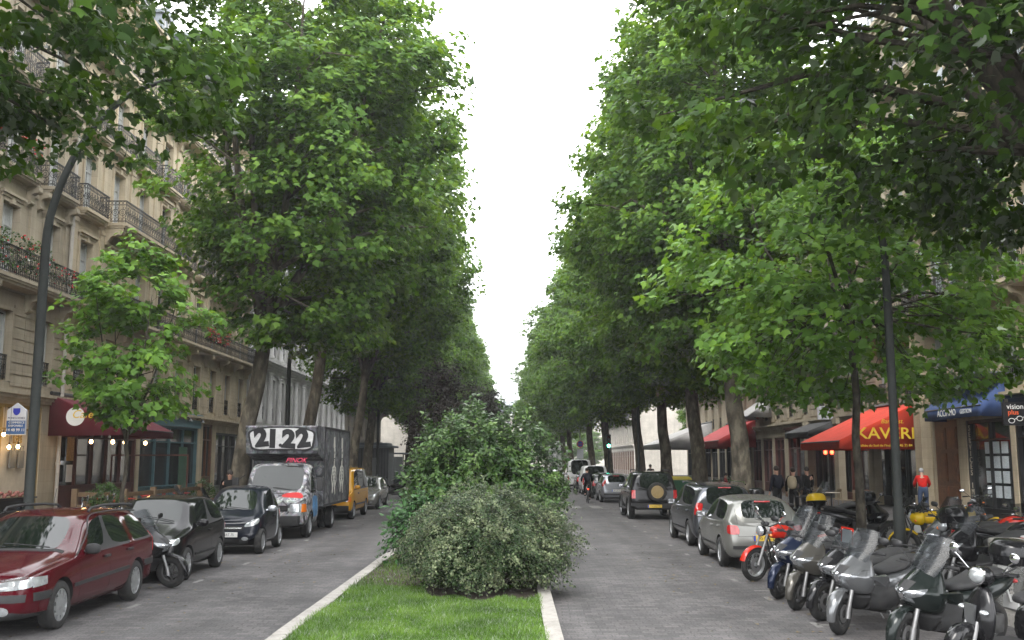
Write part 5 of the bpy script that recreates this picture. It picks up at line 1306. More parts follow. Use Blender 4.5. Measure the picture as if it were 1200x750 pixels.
c, bv = hatch('dark small car between the silver hatchback and the white vans', 3.9, 1.66, 1.45, P_GREEN, GR_, tl='corner', wheelr=.29, plate_txt='550 PNB 75'); finish(c, (5.2, 59.5, 0), REAR)
c, bv = hatch('pale silver car mostly hidden behind the yellow van', 4.0, 1.68, 1.45, P_SILVER, GL, tl='side', wheelr=.3, plate_txt='341 QTR 75'); finish(c, (-6.85, 46.6, 0), FRONT)
# ---- tiny two-seater
def microcar():
    r = thing('parked_car', 'tiny black two-seat microcar with silver mirrors in front of the graffiti truck', 'car', (0, 0, 0), 0, GL)
    w = .78
    st = [(1.24, 1.30, 1.20, 1.12, .26, .45, .70, .76, .5, .5, .44, 'P', 'P', 'B'),
     (1.16, 1.24, 1.12, 1.04, .2, .45, .76, .83, .68, .65, .58, 'P', 'P', 'B'),
     (.98, 1.02, .98, .90, .19, .5, .84, .91, .755, .71, .63, 'P', 'P', 'P'),
     (.72, .74, .72, .74, .19, .52, .92, .99, .78, .74, .68, 'P', 'W', 'P'),
     (.50, .5, .5, .12, .19, .52, .95, 1.44, .78, .745, .56, 'P', 'P', 'P'),
     (.42, .42, .42, .05, .19, .52, .95, 1.49, .78, .75, .58, 'G', 'P', 'P'),
     (-.42, -.42, -.42, -.42, .19, .52, 1.0, 1.54, .78, .755, .6, 'B', 'P', 'P'),
     (-.50, -.50, -.50, -.50, .19, .52, 1.0, 1.54, .78, .755, .6, 'G', 'P', 'P'),
     (-.86, -.88, -.90, -.82, .2, .52, 1.0, 1.5, .775, .74, .58, 'P', 'P', 'P'),
     (-1.08, -1.14, -1.12, -.94, .22, .52, .98, 1.46, .74, .70, .56, 'P', 'R', 'B'),
     (-1.26, -1.30, -1.26, -1.18, .26, .52, .9, 1.0, .66, .64, .54, 'P', 'P', 'B')]
    bv = car_body(r, st, (.90, -.92), .29, P_SMART, w)
    for x in (.90, -.92):
        for s in (1, -1): wheel(r, x, s*.69, .29, .17, 'five')
    ms = paint('silver_panel', (.4, .42, .44), .6)
    for s in (1, -1):
        patch(bv, [(1.3, s*.38, .62), (1.0, s*.66, .64), (.9, s*.66, .84), (1.1, s*.42, .72)], (-1, -s*.45, -.35), r, M_HLAMP, 'headlight', .01, 10, 8, .9)
        patch(bv, [(-1.3, s*.55, .70), (-1.1, s*.74, .70), (-1.1, s*.72, .95), (-1.2, s*.55, .93)], (1, -s*.5, 0), r, M_TLAMP, 'tail_light', .012, 8, 8, .8)
        patch(bv, [(-.5, s*3, .24), (-.58, s*3, .24), (-.72, s*3, 1.0), (-.60, s*3, 1.0)], (0, -s, 0), r, ms, 'safety_cell_panel', .006, 4, 14)
        patch(bv, [(.5, s*3, .22), (-.55, s*3, .22), (-.52, s*3, .29), (.5, s*3, .29)], (0, -s, 0), r, ms, 'sill_panel', .006, 14, 2)
        seams(bv, [[(.52, s*3, .3), (.55, s*3, .92)], [(-.48, s*3, .3), (-.52, s*3, 1.0)]], (0, -s, 0), r)
        patch(bv, [(1.3, s*.35, .32), (1.2, s*.5, .32), (1.2, s*.5, .41), (1.3, s*.35, .41)], (-1, 0, 0), r, M_HLAMP, 'fog_lamp', .01, 6, 6, 1)
    patch(bv, [(1.3, -.36, .56), (1.3, .36, .56), (1.3, .40, .67), (1.3, -.40, .67)], (-1, 0, -.1), r, M_UNDER, 'grille', .008, 10, 4, .4)
    patch(bv, [(1.3, -.34, .60), (1.3, .34, .60), (1.3, .34, .625), (1.3, -.34, .625)], (-1, 0, -.1), r, M_CHROME, 'grille_bar', .016, 10, 1)
    patch(bv, [(1.3, -.3, .25), (1.3, .3, .25), (1.3, .3, .36), (1.3, -.3, .36)], (-1, 0, 0), r, M_UNDER, 'air_intake', .008, 8, 3)
    mirrors(r, .42, 1.02, .74, ms); handles(bv, r, [(-.3, .82)], P_SMART, w); plate(bv, r, 1, .46, '927 RRT 75'); plate(bv, r, -1, .5, '927 RRT 75')
    wipers(bv, r, [((.74, .4, 0), (.66, -.2, 0)), ((.74, -.1, 0), (.66, -.6, 0))])
    return r
c = microcar(); finish(c, (-6.68, 24.7, 0), FRONT+.02)
# ---- boxy vans
def van(name, label, L, W, H, pm, grp, cat='van', wr=.32, hood=.16, cowlz=1.05, side_glass=True, plate_txt='615 PLM 75', tl=True, style='steel'):
    r = thing(name, label, cat, (0, 0, 0), 0, grp); h = L/2; w = W/2; cx = h-hood*L; rt = cx-.55; e = -h
    g2 = 'G' if side_glass else 'P'
    st = [(h-.02, h, h-.08, h-.14, .3, .5, .86, .9, w*.78, w*.76, w*.66, 'P', 'P', 'B'),
     (h-.08, h-.03, h-.14, h-.2, .24, .5, .9, .95, w*.94, w*.92, w*.78, 'P', 'P', 'B'),
     (h-.3, h-.3, h-.34, h-.36, .22, .55, .95, 1.0, w, w*.96, w*.84, 'P', 'P', 'P'),
     (cx, cx, cx, cx+.03, .22, .6, cowlz, cowlz+.07, w, w*.98, w*.88, 'P', 'W', 'P'),
     (cx-.2, cx-.2, cx-.22, rt, .22, .6, cowlz+.02, H-.08, w, w*.98, w*.84, 'P', 'P', 'P'),
     (cx-.3, cx-.3, cx-.32, rt-.08, .22, .6, cowlz+.02, H-.05, w, w*.98, w*.85, 'G', 'P', 'P'),
     (rt-.75, rt-.75, rt-.75, rt-.75, .22, .6, cowlz+.03, H, w, w*.98, w*.86, 'B', 'P', 'P'),
     (rt-.85, rt-.85, rt-.85, rt-.85, .22, .6, cowlz+.03, H, w, w*.98, w*.86, g2, 'P', 'P'),
     ((rt-.85+e)/2, (rt-.85+e)/2, (rt-.85+e)/2, (rt-.85+e)/2, .22, .6, cowlz+.03, H, w, w*.98, w*.86, 'B' if side_glass else 'P', 'P', 'P'),
     ((rt-.85+e)/2-.08,)*4+(.22, .6, cowlz+.03, H, w, w*.98, w*.86, g2, 'P', 'P'),
     (e+.22, e+.22, e+.22, e+.26, .22, .6, cowlz+.03, H-.01, w, w*.98, w*.85, 'P', 'P', 'P'),
     (e+.06, e+.04, e+.06, e+.16, .24, .6, cowlz+.02, H-.03, w*.97, w*.95, w*.83, 'P', 'R', 'B'),
     (e+.0, e-.02, e+.03, e+.05, .28, .6, cowlz, cowlz+.05, w*.93, w*.93, w*.82, 'P', 'P', 'B')]
    fx, rx = h-.85 if L > 4 else h-.7, e+.9
    bv = car_body(r, st, (fx, rx), wr, pm, w)
    for x in (fx, rx):
        for s in (1, -1): wheel(r, x, s*(w-.11), wr, .2, style)
    for s in (1, -1):
        patch(bv, [(h, s*w*.52, .66), (h, s*w*.88, .66), (h, s*w*.88, .84), (h, s*w*.52, .84)], (-1, 0, 0), r, M_HLAMP, 'headlight', .012, 8, 5, .3)
        patch(bv, [(h, s*w*.88, .66), (h-.2, s*w*1.0, .66), (h-.2, s*w*1.0, .84), (h, s*w*.88, .84)], (-1, -s*.6, 0), r, M_ORANGE, 'indicator', .012)
        patch(bv, [(e, s*w*.84, .62), (e, s*w*.98, .62), (e, s*w*.98, cowlz), (e, s*w*.84, cowlz)], (1, 0, 0), r, M_TLAMP, 'tail_light', .012, 3, 8)
        seams(bv, [[(cx-.2, s*3, .3), (cx-.2, s*3, cowlz)], [(rt-.8, s*3, .28), (rt-.8, s*3, cowlz+.02)], [((rt-.85+e)/2-.04, s*3, .3), ((rt-.85+e)/2-.04, s*3, cowlz)], [(cx-.2, s*3, .3), (rt-.8, s*3, .28)], [(rt-.8, s*3, .98), (e+.25, s*3, .98)]], (0, -s, 0), r)
        patch(bv, [(fx-.4, s*3, .5), (rx+.42, s*3, .5), (rx+.42, s*3, .56), (fx-.4, s*3, .56)], (0, -s, 0), r, M_PLAST, 'rub_strip', .012, 14, 2)
    patch(bv, [(h, -w*.48, .68), (h, w*.48, .68), (h, w*.48, .82), (h, -w*.48, .82)], (-1, 0, 0), r, M_UNDER, 'grille', .01, 10, 3)
    patch(bv, [(h, -w*.9, .36), (h, w*.9, .36), (h, w*.9, .52), (h, -w*.9, .52)], (-1, 0, 0), r, M_PLAST, 'front_bumper', .03, 12, 3)
    seams(bv, [[(-4, 0, .4), (-4, 0, H-.2)]], (1, 0, 0), r)
    mirrors(r, cx-.3, cowlz+.12, w*.97, M_PLAST if pm is not P_YELLOW else pm); handles(bv, r, [(rt-.6, cowlz-.12)], M_PLAST, w)
    plate(bv, r, 1, .42, plate_txt); plate(bv, r, -1, .55, plate_txt, True)
    wipers(bv, r, [((cx+.02, w*.6, 0), (cx-.06, -w*.1, 0)), ((cx+.02, -w*.1, 0), (cx-.06, -w*.8, 0))])
    return r, bv
c, bv = van('parked_van', 'mustard yellow van parked behind the graffiti box truck', 4.7, 1.84, 1.9, P_YELLOW, GL, hood=.13, plate_txt='164 NCV 75'); finish(c, (-6.9, 39.3, 0), FRONT)
c, bv = van('parked_van', 'small white panel van in the right parking lane, ahead of the cyclist', 4.1, 1.72, 1.85, P_WHITE, GR_, side_glass=False, hood=.2); finish(c, (5.15, 66.3, 0), REAR)
c, bv = van('parked_van', 'larger white van farther along the right lane, behind the cyclist', 5.0, 1.95, 2.25, P_WHITE, GR_, side_glass=True, hood=.12, wr=.34, plate_txt='871 QFG 94'); finish(c, (4.95, 79, 0), REAR)
c, bv = hatch('dark car squeezed between the two white vans', 3.9, 1.66, 1.48, P_BLACK, GR_, tl='corner', plate_txt='102 PDS 75'); finish(c, (5.1, 72.3, 0), REAR)
# ---- off-roader
def offroad():
    r = thing('parked_car', 'black off-roader with a gold-rimmed spare wheel on its tail', 'off-roader', (0, 0, 0), 0, GR_)
    w = .9
    st = [(2.0, 2.04, 2.0, 1.94, .4, .62, .98, 1.02, .7, .7, .6, 'P', 'P', 'B'),
     (1.94, 2.0, 1.94, 1.88, .34, .62, 1.02, 1.06, .84, .82, .7, 'P', 'P', 'B'),
     (1.7, 1.7, 1.7, 1.7, .33, .66, 1.05, 1.1, .9, .85, .74, 'P', 'P', 'P'),
     (.92, .92, .92, .95, .33, .66, 1.08, 1.15, .9, .86, .78, 'P', 'W', 'P'),
     (.72, .72, .72, .38, .33, .66, 1.09, 1.68, .9, .86, .68, 'P', 'P', 'P'), (.64, .64, .64, .3, .33, .66, 1.09, 1.71, .9, .86, .69, 'G', 'P', 'P'),
     (-.3, -.3, -.3, -.3, .33, .66, 1.1, 1.76, .9, .865, .7, 'B', 'P', 'P'), (-.4, -.4, -.4, -.4, .33, .66, 1.1, 1.76, .9, .865, .7, 'G', 'P', 'P'),
     (-1.1, -1.1, -1.1, -1.1, .33, .66, 1.1, 1.76, .9, .865, .7, 'B', 'P', 'P'), (-1.18, -1.18, -1.18, -1.18, .33, .66, 1.1, 1.76, .9, .865, .7, 'G', 'P', 'P'),
     (-1.75, -1.75, -1.75, -1.7, .36, .66, 1.1, 1.74, .9, .86, .69, 'P', 'P', 'B'),
     (-1.92, -1.94, -1.92, -1.84, .38, .66, 1.1, 1.71, .87, .84, .67, 'P', 'R', 'B'),
     (-1.98, -2.02, -1.98, -1.95, .42, .66, 1.08, 1.14, .82, .82, .68, 'P', 'P', 'B')]
    bv = car_body(r, st, (1.25, -1.25), .36, P_BLACK, w, well_gap=.07)
    for x in (1.25, -1.25):
        for s in (1, -1):
            wheel(r, x, s*.79, .36, .22, 'seven')
            mb = MB(); pts = [(x+.46*cos(a), s*.9, .36+.46*sin(a)) for a in np.linspace(-.15, pi+.15, 14)]; mb.tube(pts, .035, 6); mb.build('wheel_arch', M_PLAST, r)
    for s in (1, -1):
        patch(bv, [(-2, s*.7, .78), (-2, s*.88, .78), (-2, s*.88, 1.08), (-2, s*.7, 1.08)], (1, 0, 0), r, M_TLAMP, 'tail_light', .014, 4, 6)
        patch(bv, [(2, s*.5, .8), (2, s*.8, .8), (2, s*.8, .98), (2, s*.5, .98)], (-1, 0, 0), r, M_HLAMP, 'headlight', .014, 6, 6, .8)
        seams(bv, [[(.6, s*3, .4), (.6, s*3, 1.08)], [(-.35, s*3, .4), (-.35, s*3, 1.08)], [(-1.1, s*3, .85), (-1.14, s*3, 1.08)]], (0, -s, 0), r)
        mb = MB(); mb.tube([(.2, s*.62, 1.74), (.1, s*.63, 1.81), (-1.5, s*.63, 1.81), (-1.6, s*.62, 1.73)], .02, 8); mb.build('roof_rail', M_PLAST, r)
        mb = MB(); mb.rbox(-.9, .85, s*.86, s*.99, .34, .40, .02); mb.build('side_step', M_PLAST, r)
    patch(bv, [(-2, -.85, .44), (-2, .85, .44), (-2, .85, .6), (-2, -.85, .6)], (1, 0, 0), r, M_PLAST, 'rear_bumper', .05, 12, 3)
    o = wheel(r, -2.12, .001, .345, .22, 'six'); o.name = 'spare_wheel'; o.location = (-2.14, -.08, 1.02); o.rotation_euler = (0, 0, pi/2)
    mb = MB(); mb.cyl((-1.9, -.08, 1.02), (-2.1, -.08, 1.02), .1, 10); mb.build('wheel_bracket', M_PLAST, r)
    mirrors(r, .55, 1.2, .86, P_BLACK); handles(bv, r, [(-.22, .98), (-1.02, .98)], M_PLAST, w)
    p = plate(bv, r, -1, .5, '733 NVH 75', True); plate(bv, r, 1, .55, '733 NVH 75')
    p.location = (-.05, 0, 0)
    return r
c = offroad(); finish(c, (5.15, 39.2, 0), REAR)
# ---- box truck with graffiti
def graffiti_mat(name, base, ink, light, scale=2.2, seed=0.0):
    m, nt, b = nodes_of(name); N = nt.nodes; L = nt.links
    tc = N.new('ShaderNodeTexCoord'); mp = N.new('ShaderNodeMapping'); mp.inputs['Location'].default_value = (seed, seed*.7, 0); L.new(tc.outputs['Object'], mp.inputs[0])
    n = N.new('ShaderNodeTexNoise'); n.inputs['Scale'].default_value = scale; n.inputs['Detail'].default_value = 3; n.inputs['Distortion'].default_value = 1.8; L.new(mp.outputs[0], n.inputs['Vector'])
    cr = N.new('ShaderNodeValToRGB'); cr.color_ramp.interpolation = 'EASE'; e = cr.color_ramp.elements
    e[0].position = .40; e[0].color = ink+(1,); e[1].position = .47; e[1].color = base+(1,)
    for p, c_ in ((.56, base), (.60, light), (.63, light), (.66, base)):
        q = e.new(p); q.color = c_+(1,)
    L.new(n.outputs['Fac'], cr.inputs['Fac'])
    n2 = N.new('ShaderNodeTexNoise'); n2.inputs['Scale'].default_value = 9; n2.inputs['Detail'].default_value = 6; L.new(tc.outputs['Object'], n2.inputs['Vector'])
    mx = N.new('ShaderNodeMixRGB'); mx.blend_type = 'MULTIPLY'; mx.inputs['Fac'].default_value = .5; L.new(cr.outputs[0], mx.inputs['Color1']); L.new(n2.outputs['Color'], mx.inputs['Color2'])
    L.new(mx.outputs[0], b.inputs['Base Color']); b.inputs['Roughness'].default_value = .6; return m
def box_truck():
    r = thing('box_truck', 'box truck covered in grey graffiti with 21.22 painted above its cab', 'truck', (0, 0, 0), 0, None)
    GB = graffiti_mat('grey_graffiti', (.13, .135, .145), (.035, .035, .04), (.26, .26, .27)); cabm = graffiti_mat('cab_graffiti', (.26, .26, .27), (.04, .04, .045), (.6, .6, .6), 3.1, 4.0)
    M_SPW = mat('spray_white', (.62, .62, .62), .7, var=.12, vscale=9); M_SPK = mat('spray_black', (.02, .02, .022), .7, var=.3, vscale=6)
    # cab: front at x=0 going back
    w = 1.0
    st = [(.0, .03, -.02, -.06, .36, .6, .98, 1.03, .74, .74, .66, 'P', 'P', 'B'),
     (-.06, .0, -.08, -.12, .3, .6, 1.02, 1.08, .9, .88, .78, 'P', 'P', 'B'),
     (-.3, -.3, -.34, -.36, .3, .64, 1.1, 1.16, .98, .93, .84, 'P', 'P', 'P'),
     (-.72, -.72, -.72, -.70, .32, .7, 1.2, 1.29, 1.0, .95, .88, 'P', 'W', 'P'),
     (-.95, -.95, -.95, -1.22, .32, .7, 1.22, 2.02, 1.0, .96, .86, 'P', 'P', 'P'), (-1.02, -1.02, -1.02, -1.3, .32, .7, 1.22, 2.06, 1.0, .96, .86, 'G', 'P', 'P'),
     (-1.85, -1.85, -1.85, -1.85, .32, .7, 1.23, 2.1, 1.0, .96, .86, 'P', 'P', 'P'), (-2.2, -2.2, -2.2, -2.2, .32, .7, 1.23, 2.1, 1.0, .96, .86, 'P', 'P', 'P')]
    bv = car_body(r, st, (-.85,), .35, cabm, 1.0, well_gap=.06)
    for s in (1, -1): wheel(r, -.85, s*.86, .35, .22, 'steel')
    for s in (1, -1):
        wheel(r, -4.9, s*.80, .35, .22, 'steel'); wheel(r, -4.9, s*.56, .35, .2, 'steel')
    mb = MB(); mb.box(-7.1, -2.2, -.45, -.32, .5, .68); mb.box(-7.1, -2.2, .32, .45, .5, .68); mb.box(-4.95, -4.85, -.8, .8, .3, .4)
    for x in (-2.6, -3.6, -6.3): mb.box(x, x+.1, -.8, .8, .56, .66)
    mb.build('chassis', M_UNDER, r, smooth=None)
    bx = MB(); bx.rbox(-7.15, -2.35, -1.06, 1.06, .80, 3.18, .03); box = bx.build('cargo_box', GB, r)
    ob = MB(); ob.prism([(-1.35, 2.36), (-2.36, 2.14), (-2.36, 3.17), (-1.22, 3.17), (-1.18, 3.12)], -1.05, 1.05); lut = ob.build('overcab_box', GB, r, smooth=None)
    tr = MB()
    for z in (.82, 3.15):
        for s in (1, -1): tr.box(-7.16, -2.34, s*1.055, s*1.075, z-.04, z+.03)
    for s in (1, -1):
        for x in (-7.13, -2.38): tr.box(x-.03, x+.03, s*1.055, s*1.078, .86, 3.11)
    tr.build('box_rail', M_PLAST, r, smooth=None)
    # lettering panel on the over-cab front (plane x ~ -1.18..-1.35, slightly sloped)
    sl = atan2(-.17, .76)   # lean
    def fx(z): return -1.18+(z-3.12)*(.17/.76)+.004
    def blob(pts, off, m, nm, par):
        q = MB(); n = len(pts); vs = [(fx(z)+off, y, z) for y, z in pts]+[(fx(z)-.01, y, z) for y, z in pts]
        q.add(vs, [tuple(range(n)), tuple(range(2*n-1, n-1, -1))]+[(i, i+n, (i+1) % n+n, (i+1) % n) for i in range(n)]); return q.build(nm, m, par, smooth=None)
    def cloud(sy, sz, ph):
        out = []
        for i in range(48):
            t = 2*pi*i/48; c_, s_ = cos(t), sin(t)
            out.append(((sy*abs(c_)**.45*(1 if c_ > 0 else -1))*(1+.025*sin(7*t+ph)), 2.78+(sz*abs(s_)**.5*(1 if s_ > 0 else -1))*(1+.06*sin(5*t+ph))))
        return out
    blob(cloud(.97, .345, 0), .012, M_SPK, 'painted_outline', lut); blob(cloud(.91, .30, 0), .02, M_SPW, 'painted_panel', lut)
    for q, (ch, yy, zz, rr) in enumerate((('2', -.60, 2.80, .1), ('1', -.27, 2.77, -.06), ('2', .20, 2.76, -.08), ('2', .62, 2.78, .12))):
        text(ch, .70, lut, M_SPK, (fx(zz)+.026, yy, zz), (Matrix.Rotation(pi/2, 3, 'Z') @ Matrix.Rotation(pi/2+.22, 3, 'X') @ Matrix.Rotation(rr, 3, 'Z')).to_euler(), 'painted_digit', .004, bold=.045, sx=1.05)
    blob([(-.045+.05*cos(t), 2.60+.05*sin(t)) for t in np.linspace(0, 2*pi, 13)[:-1]], .027, M_SPK, 'painted_dot', lut)
    text('PINOK', .2, r, mat('spray_pink', (.6, .06, .12), .7), (-1.14, .45, 2.16), (pi/2, 0, pi/2), 'painted_tag', .012, shear=.4)
    for s in (1, -1):
        patch(bv, [(0, s*.55, .74), (0, s*.88, .74), (-.1, s*.88, .96), (-.05, s*.55, .96)], (-1, 0, 0), r, M_HLAMP, 'headlight', .015, 6, 5, .3)
        patch(bv, [(-.05, s*.86, .74), (-.3, s*.98, .74), (-.3, s*.96, .96), (-.1, s*.86, .96)], (-1, -s*.6, 0), r, M_ORANGE, 'indicator', .015, 6, 4)
        seams(bv, [[(-.98, s*3, .4), (-.98, s*3, 1.2)], [(-1.9, s*3, .4), (-1.9, s*3, 1.2)], [(-1.25, s*3, .36), (-1.9, s*3, .36)]], (0, -s, 0), r)
    patch(bv, [(0, -.94, .38), (0, .94, .38), (0, .94, .64), (0, -.94, .64)], (-1, 0, 0), r, M_PLAST, 'front_bumper', .06, 12, 4)
    patch(bv, [(0, -.5, .76), (0, .5, .76), (-.05, .5, .92), (-.05, -.5, .92)], (-1, 0, 0), r, M_UNDER, 'grille', .015, 8, 3)
    # painted patches on the bonnet and door
    patch(bv, [(-.25, .2, 3), (-.3, .85, 3), (-.62, .8, 3), (-.6, .3, 3)], (0, 0, -1), r, mat('spray_red', (.45, .03, .03), .6), 'painted_patch', .004, 6, 6, .8)
    patch(bv, [(-.2, -.7, 3), (-.25, .1, 3), (-.66, -.2, 3), (-.6, -.8, 3)], (0, 0, -1), r, M_SPW, 'painted_patch', .004, 6, 6, .8)
    patch(bv, [(-1.0, 3, .55), (-1.75, 3, .55), (-1.8, 3, 1.15), (-1.05, 3, 1.15)], (0, -1, 0), r, mat('spray_blue', (.08, .22, .42), .6, var=.5, vscale=5), 'painted_patch', .004, 8, 6, .5)
    patch(bv, [(-1.0, -3, .55), (-1.75, -3, .55), (-1.8, -3, 1.15), (-1.05, -3, 1.15)], (0, 1, 0), r, mat('spray_blue', (.08, .22, .42), .6), 'painted_patch', .004, 8, 6, .5)
    plate(bv, r, 1, .84, '456 NKB 75', w=.5)
    for s in (1, -1):
        mb = MB(); mb.rbox(-.98, -.86, s*1.12, s*1.30, 1.30, 1.68, .03); mb.tube([(-.95, s*.95, 1.3), (-.92, s*1.15, 1.36)], .015, 6); mb.tube([(-.95, s*.95, 1.75), (-.92, s*1.15, 1.6)], .015, 6); mb.build('wing_mirror', M_PLAST, r)
    # painted figures on the side: pale ribbed shapes (two skeleton-like figures)
    for s in (1, -1):
        for k, (cx, hh) in enumerate(((-4.1, 1.0), (-5.6, 1.05))):
            q = MB(); Y0, Y1 = s*1.05, s*1.066
            def seg(a, b, wd):
                a, b = Vector((a[0], 0, a[1])), Vector((b[0], 0, b[1])); d = (b-a).normalized(); n_ = Vector((-d.z, 0, d.x))*wd*1.7
                vs = [Vector((p.x, Y1, p.z)) for p in (a-n_, a+n_, b+n_*.7, b-n_*.7)]; vs2 = [Vector((p.x, Y0, p.z)) for p in vs]
                q.add(vs+vs2, [(0,1,2,3),(0,4,5,1),(1,5,6,2),(2,6,7,3),(3,7,4,0)])
            z = 1.95
            q.add([(cx+.16*cos(t)*(1 if sin(t) > 0 else .75), Y1+.001*s, z+.42+.23*sin(t)) for t in np.linspace(0, 2*pi, 17)[:-1]], [tuple(range(16))])
            seg((cx, z+.2), (cx+.03, z-.45), .04)
            for i in range(5):
                for sg in (-1, 1): seg((cx, z+.05-i*.1), (cx+sg*(.24-.02*i), z-.02-i*.11), .018)
            seg((cx-.1, z-.45), (cx-.25, z-.85), .045); seg((cx+.1, z-.45), (cx+.28, z-.8), .045); seg((cx-.25, z-.02), (cx-.42, z-.4), .03); seg((cx-.42, z-.4), (cx-.2, z-.62), .028)
            seg((cx+.25, z-.02), (cx+.44, z-.36), .03); seg((cx+.44, z-.36), (cx+.22, z-.6), .028); seg((cx, z+.62), (cx+.05, z+.95), .08)
            q.build('painted_figure', mat('spray_bone', (.62, .61, .55), .7, var=.2, vscale=8), box, smooth=None, fix=False)
            e_ = MB()
            for sg in (-1, 1): e_.add([(cx+sg*.06+.035*cos(t), Y1+.003*s, z+.46+.05*sin(t)) for t in np.linspace(0, 2*pi, 11)[:-1]], [tuple(range(10))])
            e_.add([(cx+.09*cos(t), Y1+.003*s, z+.27+.02*sin(t)) for t in np.linspace(0, 2*pi, 9)[:-1]], [tuple(range(8))])
            e_.build('painted_face', M_SPK, box, smooth=None, fix=False)
    wipers(bv, r, [((-.7, .6, 0), (-.76, -.1, 0)), ((-.7, -.2, 0), (-.76, -.85, 0))])
    return r
c = box_truck(); finish(c, (-6.78, 28.0, 0), FRONT+.01)
# far white lorry
r = thing('box_lorry', 'white box lorry farthest along the right lane', 'truck', (5.3, 122, 0), pi/2)
MB().rbox(-3.5, 1.6, -1.2, 1.2, 1.0, 4.0, .04).build('cargo_box', P_WHITE, r)
mb = MB(); mb.rbox(1.75, 3.4, -1.1, 1.1, .5, 2.7, .15); mb.build('cab', P_WHITE, r)
mb = MB(); mb.box(-3.4, 3, -.5, .5, .6, .95); mb.build('chassis', M_UNDER, r, smooth=None)
mb = MB(); mb.box(-3.56, -3.51, -1.1, 1.1, 1.1, 3.9); mb.build('rear_door', mat('door_grey', (.5, .5, .5), .5), r, smooth=None)
for x in (-2.2, 2.6):
    for s in (1, -1): wheel(r, x, s*1.0, .42, .28, 'steel')
for s in (1, -1): mb = MB(); mb.box(-3.57, -3.53, s*.9, s*1.1, .75, .9); mb.build('tail_light', M_TLAMP, r, smooth=None)
# ================================================================ scooters and motorcycles
M_BLKP = paint('gloss_black_panel', (.010, .010, .011), 0, .22); M_GREYP = paint('grey_scooter_paint', (.16, .165, .17), .6, .4); M_TAUPE = paint('taupe_scooter_paint', (.09, .085, .075), .5, .4)
M_BLUEP = paint('dark_blue_paint', (.012, .018, .04), .3, .3); M_SILVP = paint('silver_scooter_paint', (.27, .28, .29), .6, .3); M_REDP = paint('bright_red_paint', (.42, .02, .01), 0, .3)
M_YELP = paint('yellow_bike_paint', (.5, .33, .01), 0, .3); M_WHTP = paint('white_bike_paint', (.55, .55, .55), 0, .3); M_GRNP = paint('green_black_paint', (.013, .017, .016), .2, .3)
M_SEAT = mat('seat_vinyl', (.022, .022, .023), .5, var=.25, bump=.05, bscale=40, dirt=.15); M_STEEL = mat('worn_steel', (.3, .3, .3), .35, .9, dirt=.3)
M_ENG = mat('engine_metal', (.09, .09, .09), .5, .7, var=.4, vscale=9, dirt=.4); M_GRIP = mat('rubber_grip', (.015, .015, .015), .8)
M_LENS = mat('dark_lamp_lens', (.22, .23, .24), .1, .6, var=.5, vscale=25, spec=.8)
def tint_glass():
    m, nt, b = nodes_of('smoked_screen'); N = nt.nodes; L = nt.links
    tr = N.new('ShaderNodeBsdfTransparent'); tr.inputs[0].default_value = (.42, .45, .47, 1)
    d = N.new('ShaderNodeBsdfPrincipled'); d.inputs['Base Color'].default_value = (.05, .055, .06, 1); d.inputs['Roughness'].default_value = .15
    mx = N.new('ShaderNodeMixShader'); mx.inputs[0].default_value = .3; L.new(tr.outputs[0], mx.inputs[1]); L.new(d.outputs[0], mx.inputs[2]); L.new(mx.outputs[0], nt.nodes['Material Output'].inputs['Surface']); return m
M_SCREEN = tint_glass()
_bw = {}
def bike_wheel(root, x, r, w, style, M=None):
    key = (r, w, style)
    if key not in _bw:
        t = MB(); n = 28; k = 8; rr = w*.5; RY = TM(rot=(-pi/2, 0, 0))
        rings = [[(Vector(((r-rr+rr*cos(2*pi*j/k))*cos(2*pi*i/n), rr*1.0*sin(2*pi*j/k), (r-rr+rr*cos(2*pi*j/k))*sin(2*pi*i/n)))) for j in range(k)] for i in range(n+1)]
        t.loft(rings, cap=False)
        m = MB(); R1 = r-w*.82
        m.lathe([(R1, -w*.32), (R1+.01, -w*.28), (R1+.01, w*.28), (R1, w*.32), (R1-.022, w*.25), (R1-.022, -w*.25), (R1, -w*.32)], 28, RY)
        m.lathe([(.001, -.05), (.035, -.05), (.035, .05), (.001, .05)], 12, RY)
        if style == 'wire':
            for i in range(20):
                a = 2*pi*i/20; b = a+.5*(1 if i % 2 else -1); s = .035*(1 if i % 2 else -1)
                m.tube([(.03*cos(a), s, .03*sin(a)), (R1*cos(b), 0, R1*sin(b))], .0025, 4, cap=False)
        else:
            ns = 5 if style == 'five' else 3
            for i in range(ns): m.prism([(-.022, .02), (.022, .02), (.015, R1-.01), (-.015, R1-.01)], -.018, .018, M=TM(rot=(0, 2*pi*i/ns, 0)))
        d = MB(); d.lathe([(r*.2, .045), (r*.42, .045), (r*.42, .05), (r*.2, .05), (r*.2, .045)], 24, RY)
        _bw[key] = (t.mesh('wheel', M_TYRE, 50), m.mesh('rim', M_RIM if style != 'five' else M_ENG, 40), d.mesh('brake_disc', M_STEEL, 40))
    a, b, c = _bw[key]; o = bpy.data.objects.new('wheel', a); link(o, root)
    Mx = (M or Matrix()) @ TM((x, 0, r), (0, R.uniform(0, 6), 0)); o.matrix_local = Mx
    for nm, me in (('rim', b), ('brake_disc', c)): link(bpy.data.objects.new(nm, me), o)
    return o
def hring(cx, z, lf, lb, w, n=20, nose=.4, e=2.4):
    """horizontal ring: front half-length lf, back lb, narrower towards the nose"""
    out = []
    for k in range(n):
        t = 2*pi*k/n; c, s = cos(t), sin(t)
        x = (lf if c > 0 else lb)*abs(c)**(2/e)*(1 if c > 0 else -1); y = w*abs(s)**(2/e)*(1 if s > 0 else -1)
        if c > 0: y *= 1-nose*c*c
        out.append(Vector((cx+x, y, z)))
    return out
